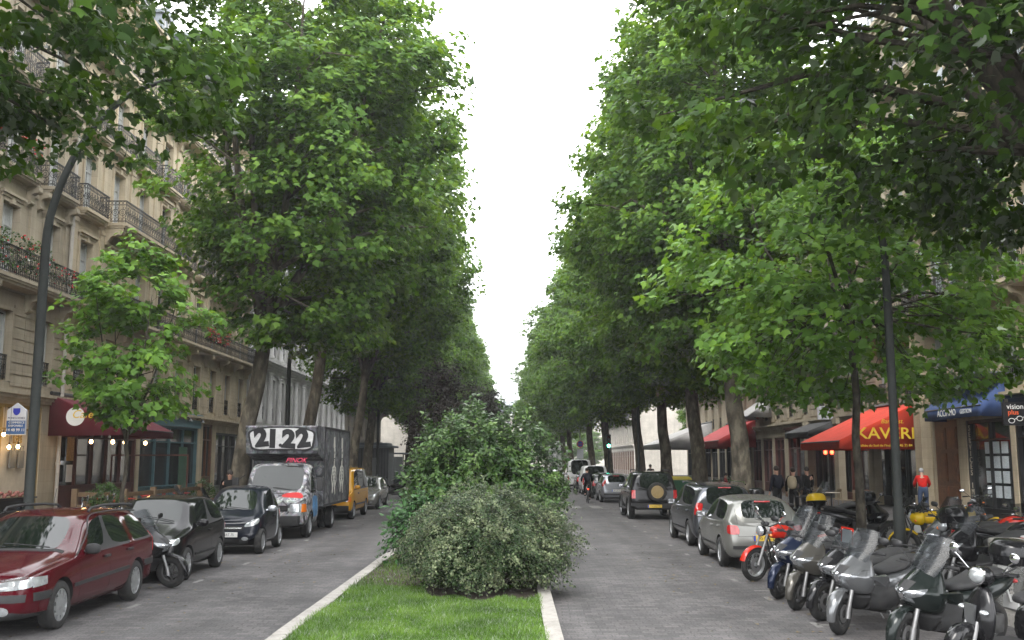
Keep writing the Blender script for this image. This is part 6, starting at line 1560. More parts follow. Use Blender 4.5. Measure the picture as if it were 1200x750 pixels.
def steerM(a, x=.48): return Matrix.Translation((x, 0, 0)) @ Matrix.Rotation(a, 4, 'Z') @ Matrix.Translation((-x, 0, 0))
def bike_mirrors(root, M, xs, z, y, m=M_BLK, round_=False):
    for s in (1, -1):
        mb = MB(); mb.tube([(xs, s*.18, z-.12), (xs+.03, s*y*.85, z), (xs+.03, s*y, z+.03)], .007, 6)
        if round_: mb.ell((xs+.03, s*y, z+.07), .018, .055, .055, 12, 6)
        else: mb.ell((xs+.03, s*(y+.02), z+.06), .022, .075, .045, 12, 6, e=.7)
        tmp = MB().join(mb, M); o = tmp.build('mirror', m, root)
        g = MB(); g.ell((xs+.008, s*(y+.02 if not round_ else y), z+.06 if not round_ else z+.07), .003, .062 if not round_ else .045, .035 if not round_ else .045, 12, 4)
        MB().join(g, M).build('mirror_glass', M_CHROME, o)
def topcase(root, x, z, m, lid=None):
    a = MB(); a.loft([hring(x, z, .2, .2, .21, nose=.15), hring(x, z+.1, .22, .22, .24, nose=.15)]); c = a.build('top_case', m, root, 50)
    b = MB(); b.loft([hring(x, z+.105, .225, .225, .245, nose=.15), hring(x, z+.2, .22, .21, .235, nose=.15), hring(x, z+.27, .17, .16, .18, nose=.15), hring(x, z+.285, .1, .1, .1, nose=.15)]); b.build('lid', lid or m, c, 60)
def maxiscooter(label, pm, pm2=None, screen=.45, steer=0, case=None, group='scooters and motorcycles in a row along the right kerb', wheelst='five', smoke=True, caselid=None, note=None):
    """big touring scooter"""
    pm2 = pm2 or pm
    r = thing('scooter', label, 'scooter', (0, 0, 0), 0, group); M = steerM(steer, .5)
    bike_wheel(r, .76, .27, .125, wheelst, M); bike_wheel(r, -.74, .27, .14, wheelst)
    # front apron
    H = lambda cx, z, lf, lb, w, nz: hring(cx, z, lf, lb, w, nose=nz, e=2.15)
    b = MB(); b.loft([H(.42, .50, .17, .18, .22, .45), H(.43, .52, .20, .19, .25, .5), H(.43, .60, .27, .2, .285, .6), H(.43, .69, .335, .18, .30, .68), H(.43, .735, .35, .16, .295, .68), H(.42, .75, .34, .15, .285, .68), H(.39, .82, .29, .13, .25, .62), H(.35, .90, .22, .10, .20, .55), H(.32, .97, .14, .07, .14, .5), H(.30, 1.01, .08, .05, .08, .4)])
    f = b.build('front_fairing', pm, r, 40, sub=1)
    lo = MB(); lo.loft([H(.38, .27, .05, .12, .09, .3), H(.39, .36, .09, .16, .17, .4), H(.40, .46, .14, .18, .22, .45), H(.41, .515, .17, .18, .235, .45)]); lo.build('lower_fairing', M_PLAST, r, 50, sub=1)
    for s in (1, -1): w_ = MB(); w_.loft([[Vector((.60, s*.20, .70)), Vector((.61, s*.21, .73)), Vector((.60, s*.19, .73))], [Vector((.40, s*.305, .70)), Vector((.40, s*.32, .745)), Vector((.40, s*.29, .75))], [Vector((.20, s*.31, .62)), Vector((.17, s*.325, .74)), Vector((.2, s*.29, .76))], [Vector((.12, s*.27, .56)), Vector((.08, s*.28, .64)), Vector((.12, s*.24, .66))]]); w_.build('fairing_wing', pm, r, 30)
    bpy.context.view_layer.update(); ev = f.evaluated_get(bpy.context.evaluated_depsgraph_get()).to_mesh()
    bv = BVHTree.FromPolygons([tuple(v.co) for v in ev.vertices], [tuple(p.vertices) for p in ev.polygons])
    for s in (1, -1):   # twin lamps wrapped over the nose
        D = (-1, -s*.55, -.12)
        patch(bv, [(.9, s*.015, .635), (.75, s*.25, .72), (.70, s*.29, .81), (.9, s*.025, .73)], D, r, M_LENS, 'headlight', .006, 12, 6, .35)
        patch(bv, [(.9, s*.045, .66), (.9, s*.12, .69), (.9, s*.12, .745), (.9, s*.045, .715)], D, r, M_CHROME, 'reflector', .012, 6, 6, 1)
        patch(bv, [(.8, s*.15, .715), (.8, s*.20, .735), (.8, s*.20, .768), (.8, s*.15, .75)], D, r, M_CHROME, 'reflector', .012, 6, 6, 1)
        patch(bv, [(.6, s*.9, .62), (.40, s*.9, .66), (.38, s*.9, .70), (.62, s*.9, .655)], (-.35, -s, 0), r, M_HLAMP, 'indicator', .008, 8, 3, .3)
        patch(bv, [(.52, s*.9, .44), (.30, s*.9, .40), (.26, s*.9, .56), (.46, s*.9, .60)], (-.3, -s, 0), r, pm2 if pm2 is not pm else M_PLAST, 'side_panel', .006, 8, 6, .25)
        patch(bv, [(.8, s*.03, .47), (.75, s*.14, .50), (.75, s*.15, .59), (.8, s*.03, .60)], D, r, M_UNDER, 'air_duct', .006, 6, 5, .4)
        seams(bv, [[(.75, s*.9, .80), (.50, s*.9, .83), (.30, s*.9, .86)], [(.66, s*.9, .60), (.45, s*.9, .62), (.28, s*.9, .72)]], (-.3, -s, 0), r, .006)
    patch(bv, [(.9, -.05, .78), (.9, .05, .78), (.8, .08, .90), (.8, -.08, .90)], (-1, 0, -.3), r, M_PLAST, 'nose_panel', .006, 6, 6, .2)
    patch(bv, [(.9, -.02, .755), (.9, .02, .755), (.9, .02, .785), (.9, -.02, .785)], (-1, 0, -.1), r, M_CHROME, 'emblem', .01, 6, 6, 1)
    f.data.update()
    # front mudguard and fork
    mg = MB(); rings = []
    for i in range(9):
        a = radians(-5+125*i/8-8); rad = .305
        cx, cz = .76+rad*cos(a), .27+rad*sin(a); w = .075*(1-.35*abs(i-4)/4)
        rings.append([Vector((cx-.03*cos(a), -w*1.1, cz-.03*sin(a))), Vector((cx, -w*.8, cz)), Vector((cx+.012*cos(a), 0, cz+.012*sin(a))), Vector((cx, w*.8, cz)), Vector((cx-.03*cos(a), w*1.1, cz-.03*sin(a))), Vector((cx-.012*cos(a), 0, cz-.012*sin(a)))])
    mg.loft(rings); MB().join(mg, M).build('mudguard', pm, r, 70)
    fk = MB()
    for s in (1, -1): fk.cyl((.76, s*.095, .27), (.66, s*.095, .56), .026, 10); fk.cyl((.76, s*.095, .22), (.735, s*.095, .36), .033, 10)
    MB().join(fk, M).build('fork', M_STEEL, r)
    # windscreen
    sc = MB(); rings = []
    for i in range(9):
        v = i/8; row = []
        for j in range(9):
            u = (j/8-.5)*2; y = u*(.165+.05*sin(pi*v*.8)); row.append(Vector((.54-.80*screen*v+.12*v*v*screen-.09*u*u, y, .875+screen*v-.03*u*u*v)))
        rings.append(row)
    sc.loft(rings, cap=False, closed=False); so = sc.build('windscreen', M_SCREEN, r, 70)
    sf = MB(); sf.tube([rings[0][j]+Vector((0, 0, -.005)) for j in range(9)], .011, 6); sf.build('screen_trim', M_PLAST, r)
    # handlebar
    hb = MB(); hb.tube([(.26, -.33, 1.0), (.27, -.2, .99), (.33, 0, .98), (.27, .2, .99), (.26, .33, 1.0)], .014, 8)
    for s in (1, -1): hb.cyl((.26, s*.22, 1.0), (.255, s*.35, 1.0), .02, 8); hb.tube([(.30, s*.2, .995), (.36, s*.26, .985), (.33, s*.36, .98)], .006, 5)
    hb.rbox(.24, .36, -.13, .13, .95, 1.03, .03); MB().join(hb, M).build('handlebar', M_PLAST, r)
    bike_mirrors(r, M, .32, 1.12, .33)
    # tunnel, floor, seat, tail
    t = MB(); t.loft([superring((.34, 0, .40), .20, .12, 3), superring((.1, 0, .36), .22, .12, 3), superring((-.1, 0, .42), .22, .16, 3), superring((-.3, 0, .48), .2, .18, 3)]); t.build('floorboard', M_PLAST, r, 50)
    t = MB(); t.loft([superring((-.02, 0, .56), .12, .12), superring((-.15, 0, .58), .2, .16), superring((-.45, 0, .63), .215, .16), superring((-.8, 0, .72), .18, .12), superring((-1.02, 0, .79), .11, .06), superring((-1.08, 0, .80), .05, .03)]); t.build('rear_body', pm, r, 60, sub=1)
    t = MB(); t.loft([superring((.0, 0, .72), .07, .04), superring((-.08, 0, .75), .14, .06), superring((-.3, 0, .77), .175, .06), superring((-.42, 0, .81), .17, .07), superring((-.5, 0, .86), .165, .06), superring((-.8, 0, .87), .15, .055), superring((-.9, 0, .87), .08, .04)]); t.build('seat', M_SEAT, r, 60, sub=1)
    t = MB(); t.ell((-1.06, 0, .76), .03, .12, .035, 12, 6); t.build('tail_light', M_TLAMP, r)
    t = MB(); t.tube([(-.55, -.2, .3), (-.75, -.23, .36), (-1.05, -.24, .44)], [.03, .06, .065], 12); t.build('exhaust', M_STEEL, r)
    t = MB(); t.rbox(-.78, -.25, .05, .17, .2, .42, .05); t.rbox(-.3, -.05, -.14, .14, .2, .4, .04); t.build('engine', M_ENG, r)
    t = MB(); t.tube([(-.62, -.17, .84), (-.75, -.2, .9), (-.98, -.15, .93), (-1.02, 0, .93), (-.98, .15, .93), (-.75, .2, .9), (-.62, .17, .84)], .013, 6); t.build('grab_rail', M_PLAST, r)
    t = MB(); t.rbox(-1.12, -1.10, -.1, .1, .42, .58, .004); t.tube([(-.98, 0, .72), (-1.1, 0, .5)], .02, 6); t.build('number_plate', M_PLATE, r)
    t = MB(); t.cyl((-.1, .14, .25), (-.16, .3, .0), .012, 6); t.build('stand', M_STEEL, r)
    if case: topcase(r, -1.08, .95, case, caselid)
    if note: t = MB(); t.rbox(.285, .292, -.11, .11, 1.0, 1.24, .002, M=None); o = t.build('paper_sign', M_REDP, r); q = MB(); q.box(.293, .296, -.085, .085, 1.03, 1.21); q.build('paper', mat('white_paper', (.6, .62, .62), .7), o)
    return r
def classic_scooter(label, pm, steer=.3, group='scooters and motorcycles in a row along the right kerb', case=None, chrome=True):
    """small scooter with a round headlamp on the handlebar"""
    r = thing('scooter', label, 'scooter', (0, 0, 0), 0, group); M = steerM(steer, .5)
    bike_wheel(r, .66, .25, .11, 'five', M); bike_wheel(r, -.62, .25, .12, 'five')
    b = MB(); b.loft([hring(.46, .30, .05, .05, .14), hring(.46, .4, .08, .05, .21), hring(.45, .55, .1, .05, .23), hring(.43, .68, .10, .05, .21), hring(.41, .80, .08, .05, .14), hring(.39, .90, .05, .04, .07)]); b.build('leg_shield', pm, r, 60, sub=1)
    b = MB(); b.prism([(-.035, .36), (.035, .36), (.075, .72), (-.075, .72)], -.01, .02, M=TM((.565, 0, 0), (0, 0, pi/2))); b.build('centre_panel', M_GREYP, r)
    for s in (1, -1): q = MB(); q.ell((.52, s*.15, .66), .045, .05, .028, 12, 6); q.build('indicator', M_HLAMP, r)
    h = MB(); h.loft([hring(.38, .9, .07, .06, .08), hring(.40, .97, .1, .08, .14), hring(.40, 1.04, .1, .08, .12), hring(.38, 1.08, .05, .05, .06)]); h.tube([(.3, -.32, 1.04), (.34, -.15, 1.01), (.38, 0, 1.0), (.34, .15, 1.01), (.3, .32, 1.04)], .014, 8)
    for s in (1, -1): h.cyl((.31, s*.21, 1.035), (.295, s*.34, 1.045), .02, 8); h.tube([(.35, s*.18, 1.03), (.4, s*.26, 1.04), (.37, s*.36, 1.05)], .006, 5)
    MB().join(h, M).build('handlebar', M_BLKP, r, 60)
    l = MB(); l.lathe([(.001, .075), (.05, .07), (.075, .05), (.085, .02), (.085, 0)], 20, TM((.45, 0, 1.0), (0, pi/2, 0))); MB().join(l, M).build('headlight', M_HLAMP, r, 60)
    l = MB(); l.lathe([(.082, 0), (.094, 0), (.094, .03), (.082, .035)], 20, TM((.45, 0, 1.0), (0, pi/2, 0))); MB().join(l, M).build('headlight_ring', M_CHROME, r, 60)
    bike_mirrors(r, M, .34, 1.15, .34, M_CHROME if chrome else M_BLK, True)
    mg = MB(); rings = []
    for i in range(9):
        a = radians(0+130*i/8); rad = .285; cx, cz = .66+rad*cos(a), .25+rad*sin(a); w = .085*(1-.3*abs(i-4)/4)
        rings.append([Vector((cx-.06*cos(a), -w, cz-.06*sin(a))), Vector((cx, -w*.8, cz)), Vector((cx+.015*cos(a), 0, cz+.015*sin(a))), Vector((cx, w*.8, cz)), Vector((cx-.06*cos(a), w, cz-.06*sin(a))), Vector((cx-.012*cos(a), 0, cz-.012*sin(a)))])
    mg.loft(rings); MB().join(mg, M).build('mudguard', pm, r, 70)
    fk = MB()
    for s in (1, -1): fk.cyl((.66, s*.08, .25), (.54, s*.06, .55), .022, 8)
    MB().join(fk, M).build('fork', M_STEEL, r)
    t = MB(); t.rbox(-.1, .44, -.17, .17, .27, .33, .02); t.build('floorboard', M_PLAST, r)
    t = MB(); t.loft([superring((-.05, 0, .45), .12, .18), superring((-.2, 0, .52), .19, .2), superring((-.5, 0, .58), .2, .17), superring((-.8, 0, .64), .15, .11), superring((-.95, 0, .69), .08, .05)]); t.build('rear_body', pm, r, 60, sub=1)
    for s in (1, -1): q = MB(); q.prism([(-.75, .60), (-.35, .53), (-.3, .58), (-.72, .66)], s*.19, s*.2); q.build('orange_reflector' if s < 0 else 'reflector', M_ORANGE, r)
    t = MB(); t.loft([superring((.0, 0, .73), .08, .04), superring((-.1, 0, .76), .14, .055), superring((-.35, 0, .77), .165, .055), superring((-.6, 0, .80), .15, .05), superring((-.78, 0, .80), .08, .035)]); t.build('seat', M_SEAT, r, 60, sub=1)
    t = MB(); t.ell((-.95, 0, .63), .03, .07, .04, 12, 6); t.build('tail_light', M_TLAMP, r)
    t = MB(); t.tube([(-.4, -.17, .25), (-.6, -.19, .3), (-.88, -.2, .36)], [.025, .05, .055], 12); t.build('exhaust', M_STEEL, r)
    t = MB(); t.rbox(-.68, -.15, .06, .17, .18, .36, .04); t.rbox(-.4, -.12, -.12, .05, .2, .4, .04); t.build('engine', M_ENG, r)
    t = MB(); t.rbox(-1.0, -.985, -.09, .09, .38, .53, .004); t.tube([(-.88, 0, .6), (-.99, 0, .46)], .018, 6); t.build('number_plate', M_PLATE, r)
    t = MB(); t.tube([(-.6, -.12, .82), (-.85, -.12, .86), (-.92, 0, .86), (-.85, .12, .86), (-.6, .12, .82)], .01, 6); t.build('grab_rail', M_STEEL, r)
    if case: topcase(r, -.95, .87, case)
    return r
def motorcycle(label, pm, style='roadster', steer=.2, group='scooters and motorcycles in a row along the right kerb', case=None, caselid=None, wheelst='five', screen=0):
    r = thing('motorcycle', label, 'motorcycle', (0, 0, 0), 0, group); M = steerM(steer, .5); R_ = .31
    bike_wheel(r, .74, R_, .11, wheelst, M); bike_wheel(r, -.70, R_, .14, wheelst)
    mg = MB(); rings = []
    for i in range(9):
        a = radians(15+120*i/8); rad = R_+.025; cx, cz = .74+rad*cos(a), R_+rad*sin(a); w = .065
        rings.append([Vector((cx-.02*cos(a), -w, cz-.02*sin(a))), Vector((cx+.005*cos(a), -w*.6, cz)), Vector((cx+.012*cos(a), 0, cz+.012*sin(a))), Vector((cx+.005*cos(a), w*.6, cz)), Vector((cx-.02*cos(a), w, cz-.02*sin(a))), Vector((cx-.008*cos(a), 0, cz-.008*sin(a)))])
    mg.loft(rings); MB().join(mg, M).build('mudguard', pm, r, 70)
    fk = MB()
    for s in (1, -1): fk.cyl((.74, s*.09, R_), (.62, s*.09, .62), .027, 10); fk.cyl((.62, s*.09, .62), (.48, s*.09, .96), .019, 10)
    fk.rbox(.44, .56, -.12, .12, .86, .90, .01); MB().join(fk, M).build('fork', M_STEEL if wheelst == 'wire' else M_PLAST, r)
    hb = MB(); hb.tube([(.3, -.36, 1.06), (.38, -.2, 1.05), (.46, -.08, .98), (.46, .08, .98), (.38, .2, 1.05), (.3, .36, 1.06)], .012, 8)
    for s in (1, -1): hb.cyl((.34, s*.25, 1.055), (.295, s*.38, 1.06), .018, 8); hb.tube([(.4, s*.22, 1.05), (.43, s*.3, 1.05), (.38, s*.38, 1.05)], .006, 5)
    for s in (1, -1): hb.lathe([(.001, .03), (.035, .03), (.04, 0), (.03, -.04)], 12, TM((.50, s*.05, 1.03), (0, -.5, 0)))
    MB().join(hb, M).build('handlebar', M_PLAST, r)
    l = MB(); l.lathe([(.001, .05), (.06, .045), (.09, .01), (.092, 0)], 20, TM((.62, 0, .90), (0, pi/2, 0))); MB().join(l, M).build('headlight', M_HLAMP, r, 60)
    l = MB(); l.lathe([(.09, .0), (.10, .0), (.1, -.02), (.085, -.08), (.04, -.13), (.001, -.14)], 20, TM((.62, 0, .90), (0, pi/2, 0))); MB().join(l, M).build('headlight_shell', pm if style != 'roadster' else M_BLKP, r, 60)
    for s in (1, -1): l = MB(); l.ell((.52, s*.17, .84), .03, .03, .03, 10, 6); l.cyl((.52, s*.1, .85), (.52, s*.15, .84), .008, 6); MB().join(l, M).build('indicator', M_ORANGE, r)
    bike_mirrors(r, M, .36, 1.16, .34, M_CHROME if wheelst == 'wire' else M_BLK, wheelst == 'wire')
    t = MB(); t.loft([superring((.44, 0, .84), .06, .05), superring((.36, 0, .87), .14, .12), superring((.2, 0, .89), .17, .14), superring((.0, 0, .86), .14, .11), superring((-.14, 0, .80), .08, .06), superring((-.2, 0, .78), .04, .03)]); tk = t.build('fuel_tank', pm, r, 60, sub=1)
    t = MB(); t.lathe([(.001, .02), (.035, .02), (.04, 0)], 16, TM((.22, 0, 1.03))); t.build('fuel_cap', M_CHROME, tk)
    t = MB(); t.loft([superring((-.08, 0, .82), .06, .04), superring((-.16, 0, .83), .13, .05), superring((-.4, 0, .82), .15, .05), superring((-.55, 0, .86), .14, .055), superring((-.85, 0, .90), .12, .045), superring((-.95, 0, .92), .06, .03)]); t.build('seat', M_SEAT, r, 60, sub=1)
    t = MB(); t.loft([superring((-.3, 0, .74), .12, .06), superring((-.7, 0, .80), .13, .06), superring((-1.0, 0, .87), .07, .04), superring((-1.05, 0, .88), .04, .02)]); t.build('tail', pm, r, 60, sub=1)
    for s in (1, -1): t = MB(); t.prism([(-.1, .58), (-.38, .6), (-.42, .74), (-.15, .76)], s*.15, s*.17); t.build('side_panel', pm, r)
    fr = MB()
    for s in (1, -1):
        fr.tube([(.46, s*.03, .88), (.2, s*.12, .74), (-.2, s*.13, .70), (-.3, s*.13, .45), (-.1, s*.13, .3)], .018, 6); fr.tube([(.46, s*.03, .80), (.34, s*.11, .5), (.25, s*.12, .28), (-.15, s*.13, .28)], .016, 6); fr.tube([(-.2, s*.13, .70), (-.6, s*.12, .76), (-.95, s*.08, .86)], .013, 6)
        fr.tube([(-.18, s*.12, .4), (-.7, s*.11, R_)], .022, 6); fr.tube([(-.5, s*.13, .74), (-.62, s*.14, .36)], .024, 8)
    fr.build('frame', M_PLAST, r)
    e = MB(); e.rbox(-.18, .26, -.16, .16, .26, .50, .04); e.rbox(-.02, .22, -.14, .14, .5, .74, .03)
    for i in range(5): e.box(-.04, .24, -.155, .155, .52+i*.042, .535+i*.042)
    for s in (1, -1): e.lathe([(.001, .03), (.08, .025), (.09, 0)], 16, TM((.05, s*.165, .37), (-s*pi/2, 0, 0)))
    e.build('engine', M_ENG, r)
    x = MB()
    for s in (1, -1): x.tube([(.22, s*.1, .6), (.36, s*.13, .45), (.28, s*.15, .27), (-.2, s*.17, .26), (-.4, s*.19, .3), (-.95, s*.2, .42)], [.02, .02, .022, .024, .042, .045], 10)
    x.build('exhaust', M_CHROME if wheelst == 'wire' else M_STEEL, r)
    t = MB(); t.ell((-1.05, 0, .84), .025, .07, .035, 12, 6); t.build('tail_light', M_TLAMP, r)
    t = MB(); t.rbox(-1.14, -1.125, -.1, .1, .5, .66, .004); t.tube([(-.95, 0, .82), (-1.12, 0, .58)], .02, 6); t.build('number_plate', M_PLATE, r)
    t = MB(); t.cyl((-.05, .14, .28), (-.1, .32, .0), .012, 6); t.build('stand', M_STEEL, r)
    if screen:
        sc = MB(); rings = []
        for i in range(7):
            v = i/6; rings.append([Vector((.62-.26*v-.08*((j/8-.5)*2)**2, (j/8-.5)*2*.2*(1-.2*v), .98+screen*v)) for j in range(9)])
        sc.loft(rings, cap=False, closed=False); o = MB().join(sc, M).build('windscreen', M_SCREEN, r, 70)
        q = MB(); q.loft([hring(.5, .72, .06, .1, .14), hring(.5, .82, .15, .15, .22), hring(.5, .93, .18, .12, .22), hring(.46, 1.0, .12, .08, .17)]); q.build('front_fairing', pm, r, 55, sub=1)
    if case: topcase(r, -1.02, .98, case, caselid)
    return r
def park(o, x, y, ang, lean=.10, z=0.0, wheelx=.76):
    """front wheel contact at (x,y); ang = heading in degrees"""
    a = radians(ang); o.location = (x-wheelx*cos(a), y-wheelx*sin(a), z); o.rotation_euler = (-lean if lean else 0, 0, a)
    return o
# front row, right kerb (front wheels towards the road)
park(motorcycle('old red motorcycle with pale spoked wheels at the far end of the row', M_REDP, steer=.25, wheelst='wire', screen=0), 4.3, 18.5, 196, .1, wheelx=.74)
park(maxiscooter('dark blue touring scooter with pale mudguard beside the red motorcycle', M_BLUEP, M_BLKP, .55, .25), 4.12, 16.2, 212)
park(maxiscooter('taupe brown touring scooter with tall screen, third from the far end', M_TAUPE, M_TAUPE, .5, .3, case=None), 4.05, 15.0, 212)
park(maxiscooter('black scooter half hidden between the taupe and the silver-grey scooters', M_BLKP, M_BLKP, .35, .15, note=True), 4.15, 14.0, 208)
park(maxiscooter('silver-grey touring scooter with long side lamps in the middle of the row', M_GREYP, M_GREYP, .42, .28), 4.02, 12.95, 212)
park(maxiscooter('black-green touring scooter with curved clear screen near the bottom edge', M_GRNP, M_BLKP, .45, .2, case=M_BLKP), 4.22, 11.35, 208)
park(classic_scooter('black scooter with round headlamp and chrome mirrors, nearest in the row', M_BLKP, .25), 4.50, 10.45, 196, wheelx=.66)
park(classic_scooter('black small scooter cropped by the bottom right corner', M_BLKP, .1), 5.25, 9.35, 200, wheelx=.66)
# second row on the pavement, tails towards the road
G2 = 'motorcycles parked on the right pavement'
def park2(o, x, y, ang, lean=.1): o.location = (x, y, .15); o.rotation_euler = (-lean, 0, radians(ang)); return o
park2(motorcycle('black motorcycle with red and black top case, behind the litter bin', M_BLKP, steer=.3, group=G2, case=M_BLKP, caselid=M_BLKP), 8.3, 16.8, 5)
park2(motorcycle('white roadster with round tank emblem at the right edge', M_WHTP, steer=-.2, group=G2), 8.6, 15.3, 12)
park2(motorcycle('red-tanked sport motorcycle beyond the black top case', M_REDP, steer=.2, group=G2, screen=.25), 8.9, 18.4, 8)
park2(motorcycle('black motorcycle cropped by the right edge, beside the litter bin', M_BLKP, steer=.2, group=G2), 7.6, 13.6, 6)
park2(motorcycle('yellow motorcycle with screen behind the lamp post', M_YELP, steer=-.3, group=G2, screen=.3), 8.6, 20.4, 172)
park2(maxiscooter('dark scooter with a yellow-lidded top case beyond the young tree', M_BLKP, None, .4, .2, case=M_BLKP, caselid=M_YELP, group=G2), 8.3, 24.3, 10)
park2(maxiscooter('black scooter with tall screen and black top case near the pedestrians', M_BLKP, None, .6, .1, case=M_BLKP, group=G2), 8.2, 26.6, 190)
park2(motorcycle('yellow-flanked roadster just right of the lamp post', M_YELP, steer=.3, group=G2), 9.6, 21.8, 20)
park2(maxiscooter('grey scooter with smoked screen behind the taupe scooter', M_GREYP, None, .5, .2, group=G2), 7.9, 18.2, 200)
park2(motorcycle('black bike with chrome details against the notice window', M_BLKP, steer=.3, group=G2), 12.6, 27.5, 60)
park2(maxiscooter('dark scooter whose black top case shows above the silver hatchback', M_BLKP, None, .4, .2, case=M_BLKP, group=G2), 8.0, 28.9, 5)
# left side
GLB = 'scooters and motorcycles on the left side'
park(maxiscooter('black touring scooter squeezed between the maroon estate and black hatchback', M_BLKP, M_BLKP, .45, .1, group=GLB), -5.88, 17.45, -16, -.06)
park2(maxiscooter('black scooter with top case beside the lamp post, behind the maroon car', M_BLKP, None, .35, .2, case=M_BLKP, group=GLB), -9.35, 18.4, 20)
park2(motorcycle('silver-grey motorcycle with chrome mirrors behind the maroon car roof', M_SILVP, steer=.3, group=GLB, wheelst='wire'), -9.2, 20.6, 15)
park2(motorcycle('black motorcycle with chrome tank farther along, behind the maroon car', M_GREYP, steer=.4, group=GLB, wheelst='wire'), -9.4, 22.4, 10)
park2(maxiscooter('scooter with clear screen beside the red terrace chairs', M_SILVP, None, .5, .2, group=GLB), -9.0, 26.2, 10)
park2(maxiscooter('dark scooter behind the black microcar on the left pavement', M_BLKP, None, .4, .3, group=GLB), -9.0, 28.2, 12)
o = maxiscooter('black scooter parked sideways past the silver car, far left side', M_BLKP, M_WHTP, .35, .2, case=M_BLKP, group=GLB); o.location = (-7.2, 58.5, 0); o.rotation_euler = (-.08, 0, radians(170))

park2(maxiscooter('black touring scooter right behind the silver-grey one, second row', M_BLKP, None, .45, .1, case=M_BLKP, group=G2), 7.3, 15.9, 195)
park2(maxiscooter('black scooter behind the black-green one, second row', M_BLKP, None, .4, -.2, group=G2), 7.6, 12.4, 15)
park2(motorcycle('dark grey motorcycle between the lamp post and the black top case', M_GREYP, steer=.3, group=G2), 7.9, 17.6, 190)
park2(motorcycle('black motorcycle behind the thin tree stem', M_BLKP, steer=-.2, group=G2), 9.4, 23.4, 185)
# ================================================================ street furniture
M_POST = mat('post_paint', (.018, .022, .02), .5, .2, var=.25, vscale=3, dirt=.2)
def lamp_post(label, loc, rz, h=9.0, reach=3.0, sc=1.0, group='curved street lamps', r0=.108):
    t = thing('street_lamp', label, 'street lamp', loc, rz, group)
    mb = MB(); pts = [(0, 0, 0), (0, 0, 1.1), (0, 0, 1.15), (0, 0, h*.55), (.05, 0, h*.7), (reach*.18, 0, h*.84), (reach*.45, 0, h*.945), (reach*.75, 0, h*.99), (reach, 0, h)]
    q = bez(pts[3:], 5); P = [Vector(p) for p in pts[:3]]+q; n = len(P)
    rr = [r0*1.15, r0*1.1, r0*.85]+[r0*.8*(1-.62*i/(len(q)-1)) for i in range(len(q))]
    mb.tube(P, rr, 14); mb.lathe([(r0*1.9, 0), (r0*1.9, .08), (r0*1.35, .16), (r0*1.15, .3)], 16); mb.build('post', M_POST, t, 60)
    hd = MB(); hd.lathe([(.04, .16), (.09, .12), (.22, .07), (.27, 0), (.26, -.02), (.001, -.02)], 20, TM((reach+.05, 0, h-.14))); hd.cyl((reach, 0, h), (reach+.05, 0, h), .035); hd.build('lamp_head', M_POST, t, 50)
    g = MB(); g.ell((reach+.05, 0, h-.16), .22, .22, .08, 16, 6); g.build('lamp_glass', mat('lamp_glass', (.45, .46, .46), .15, var=.1, spec=.8), t)
    return t
lamp_post('curved street lamp with tall dark post in front of the café, at the left', (-8.95, 18.6, .15), 0.05, 9.5, 2.8)
lamp_post('curved street lamp behind the box truck', (-9.0, 39.6, .15), 0, 9.0, 2.6)
lamp_post('curved street lamp past the yellow van, left side', (-9.0, 66, .15), 0, 9.0, 2.6)
lamp_post('street lamp far down the left side', (-9.0, 92, .15), 0, 9.0, 2.6)
lamp_post('tall dark lamp post in front of the yellow-lettered awning, right side', (7.2, 19.0, .15), pi, 9.1, 2.6, r0=.098)
lamp_post('slim dark lamp post beyond the off-roader, right side', (7.6, 61.5, .15), pi, 9.0, 2.6)
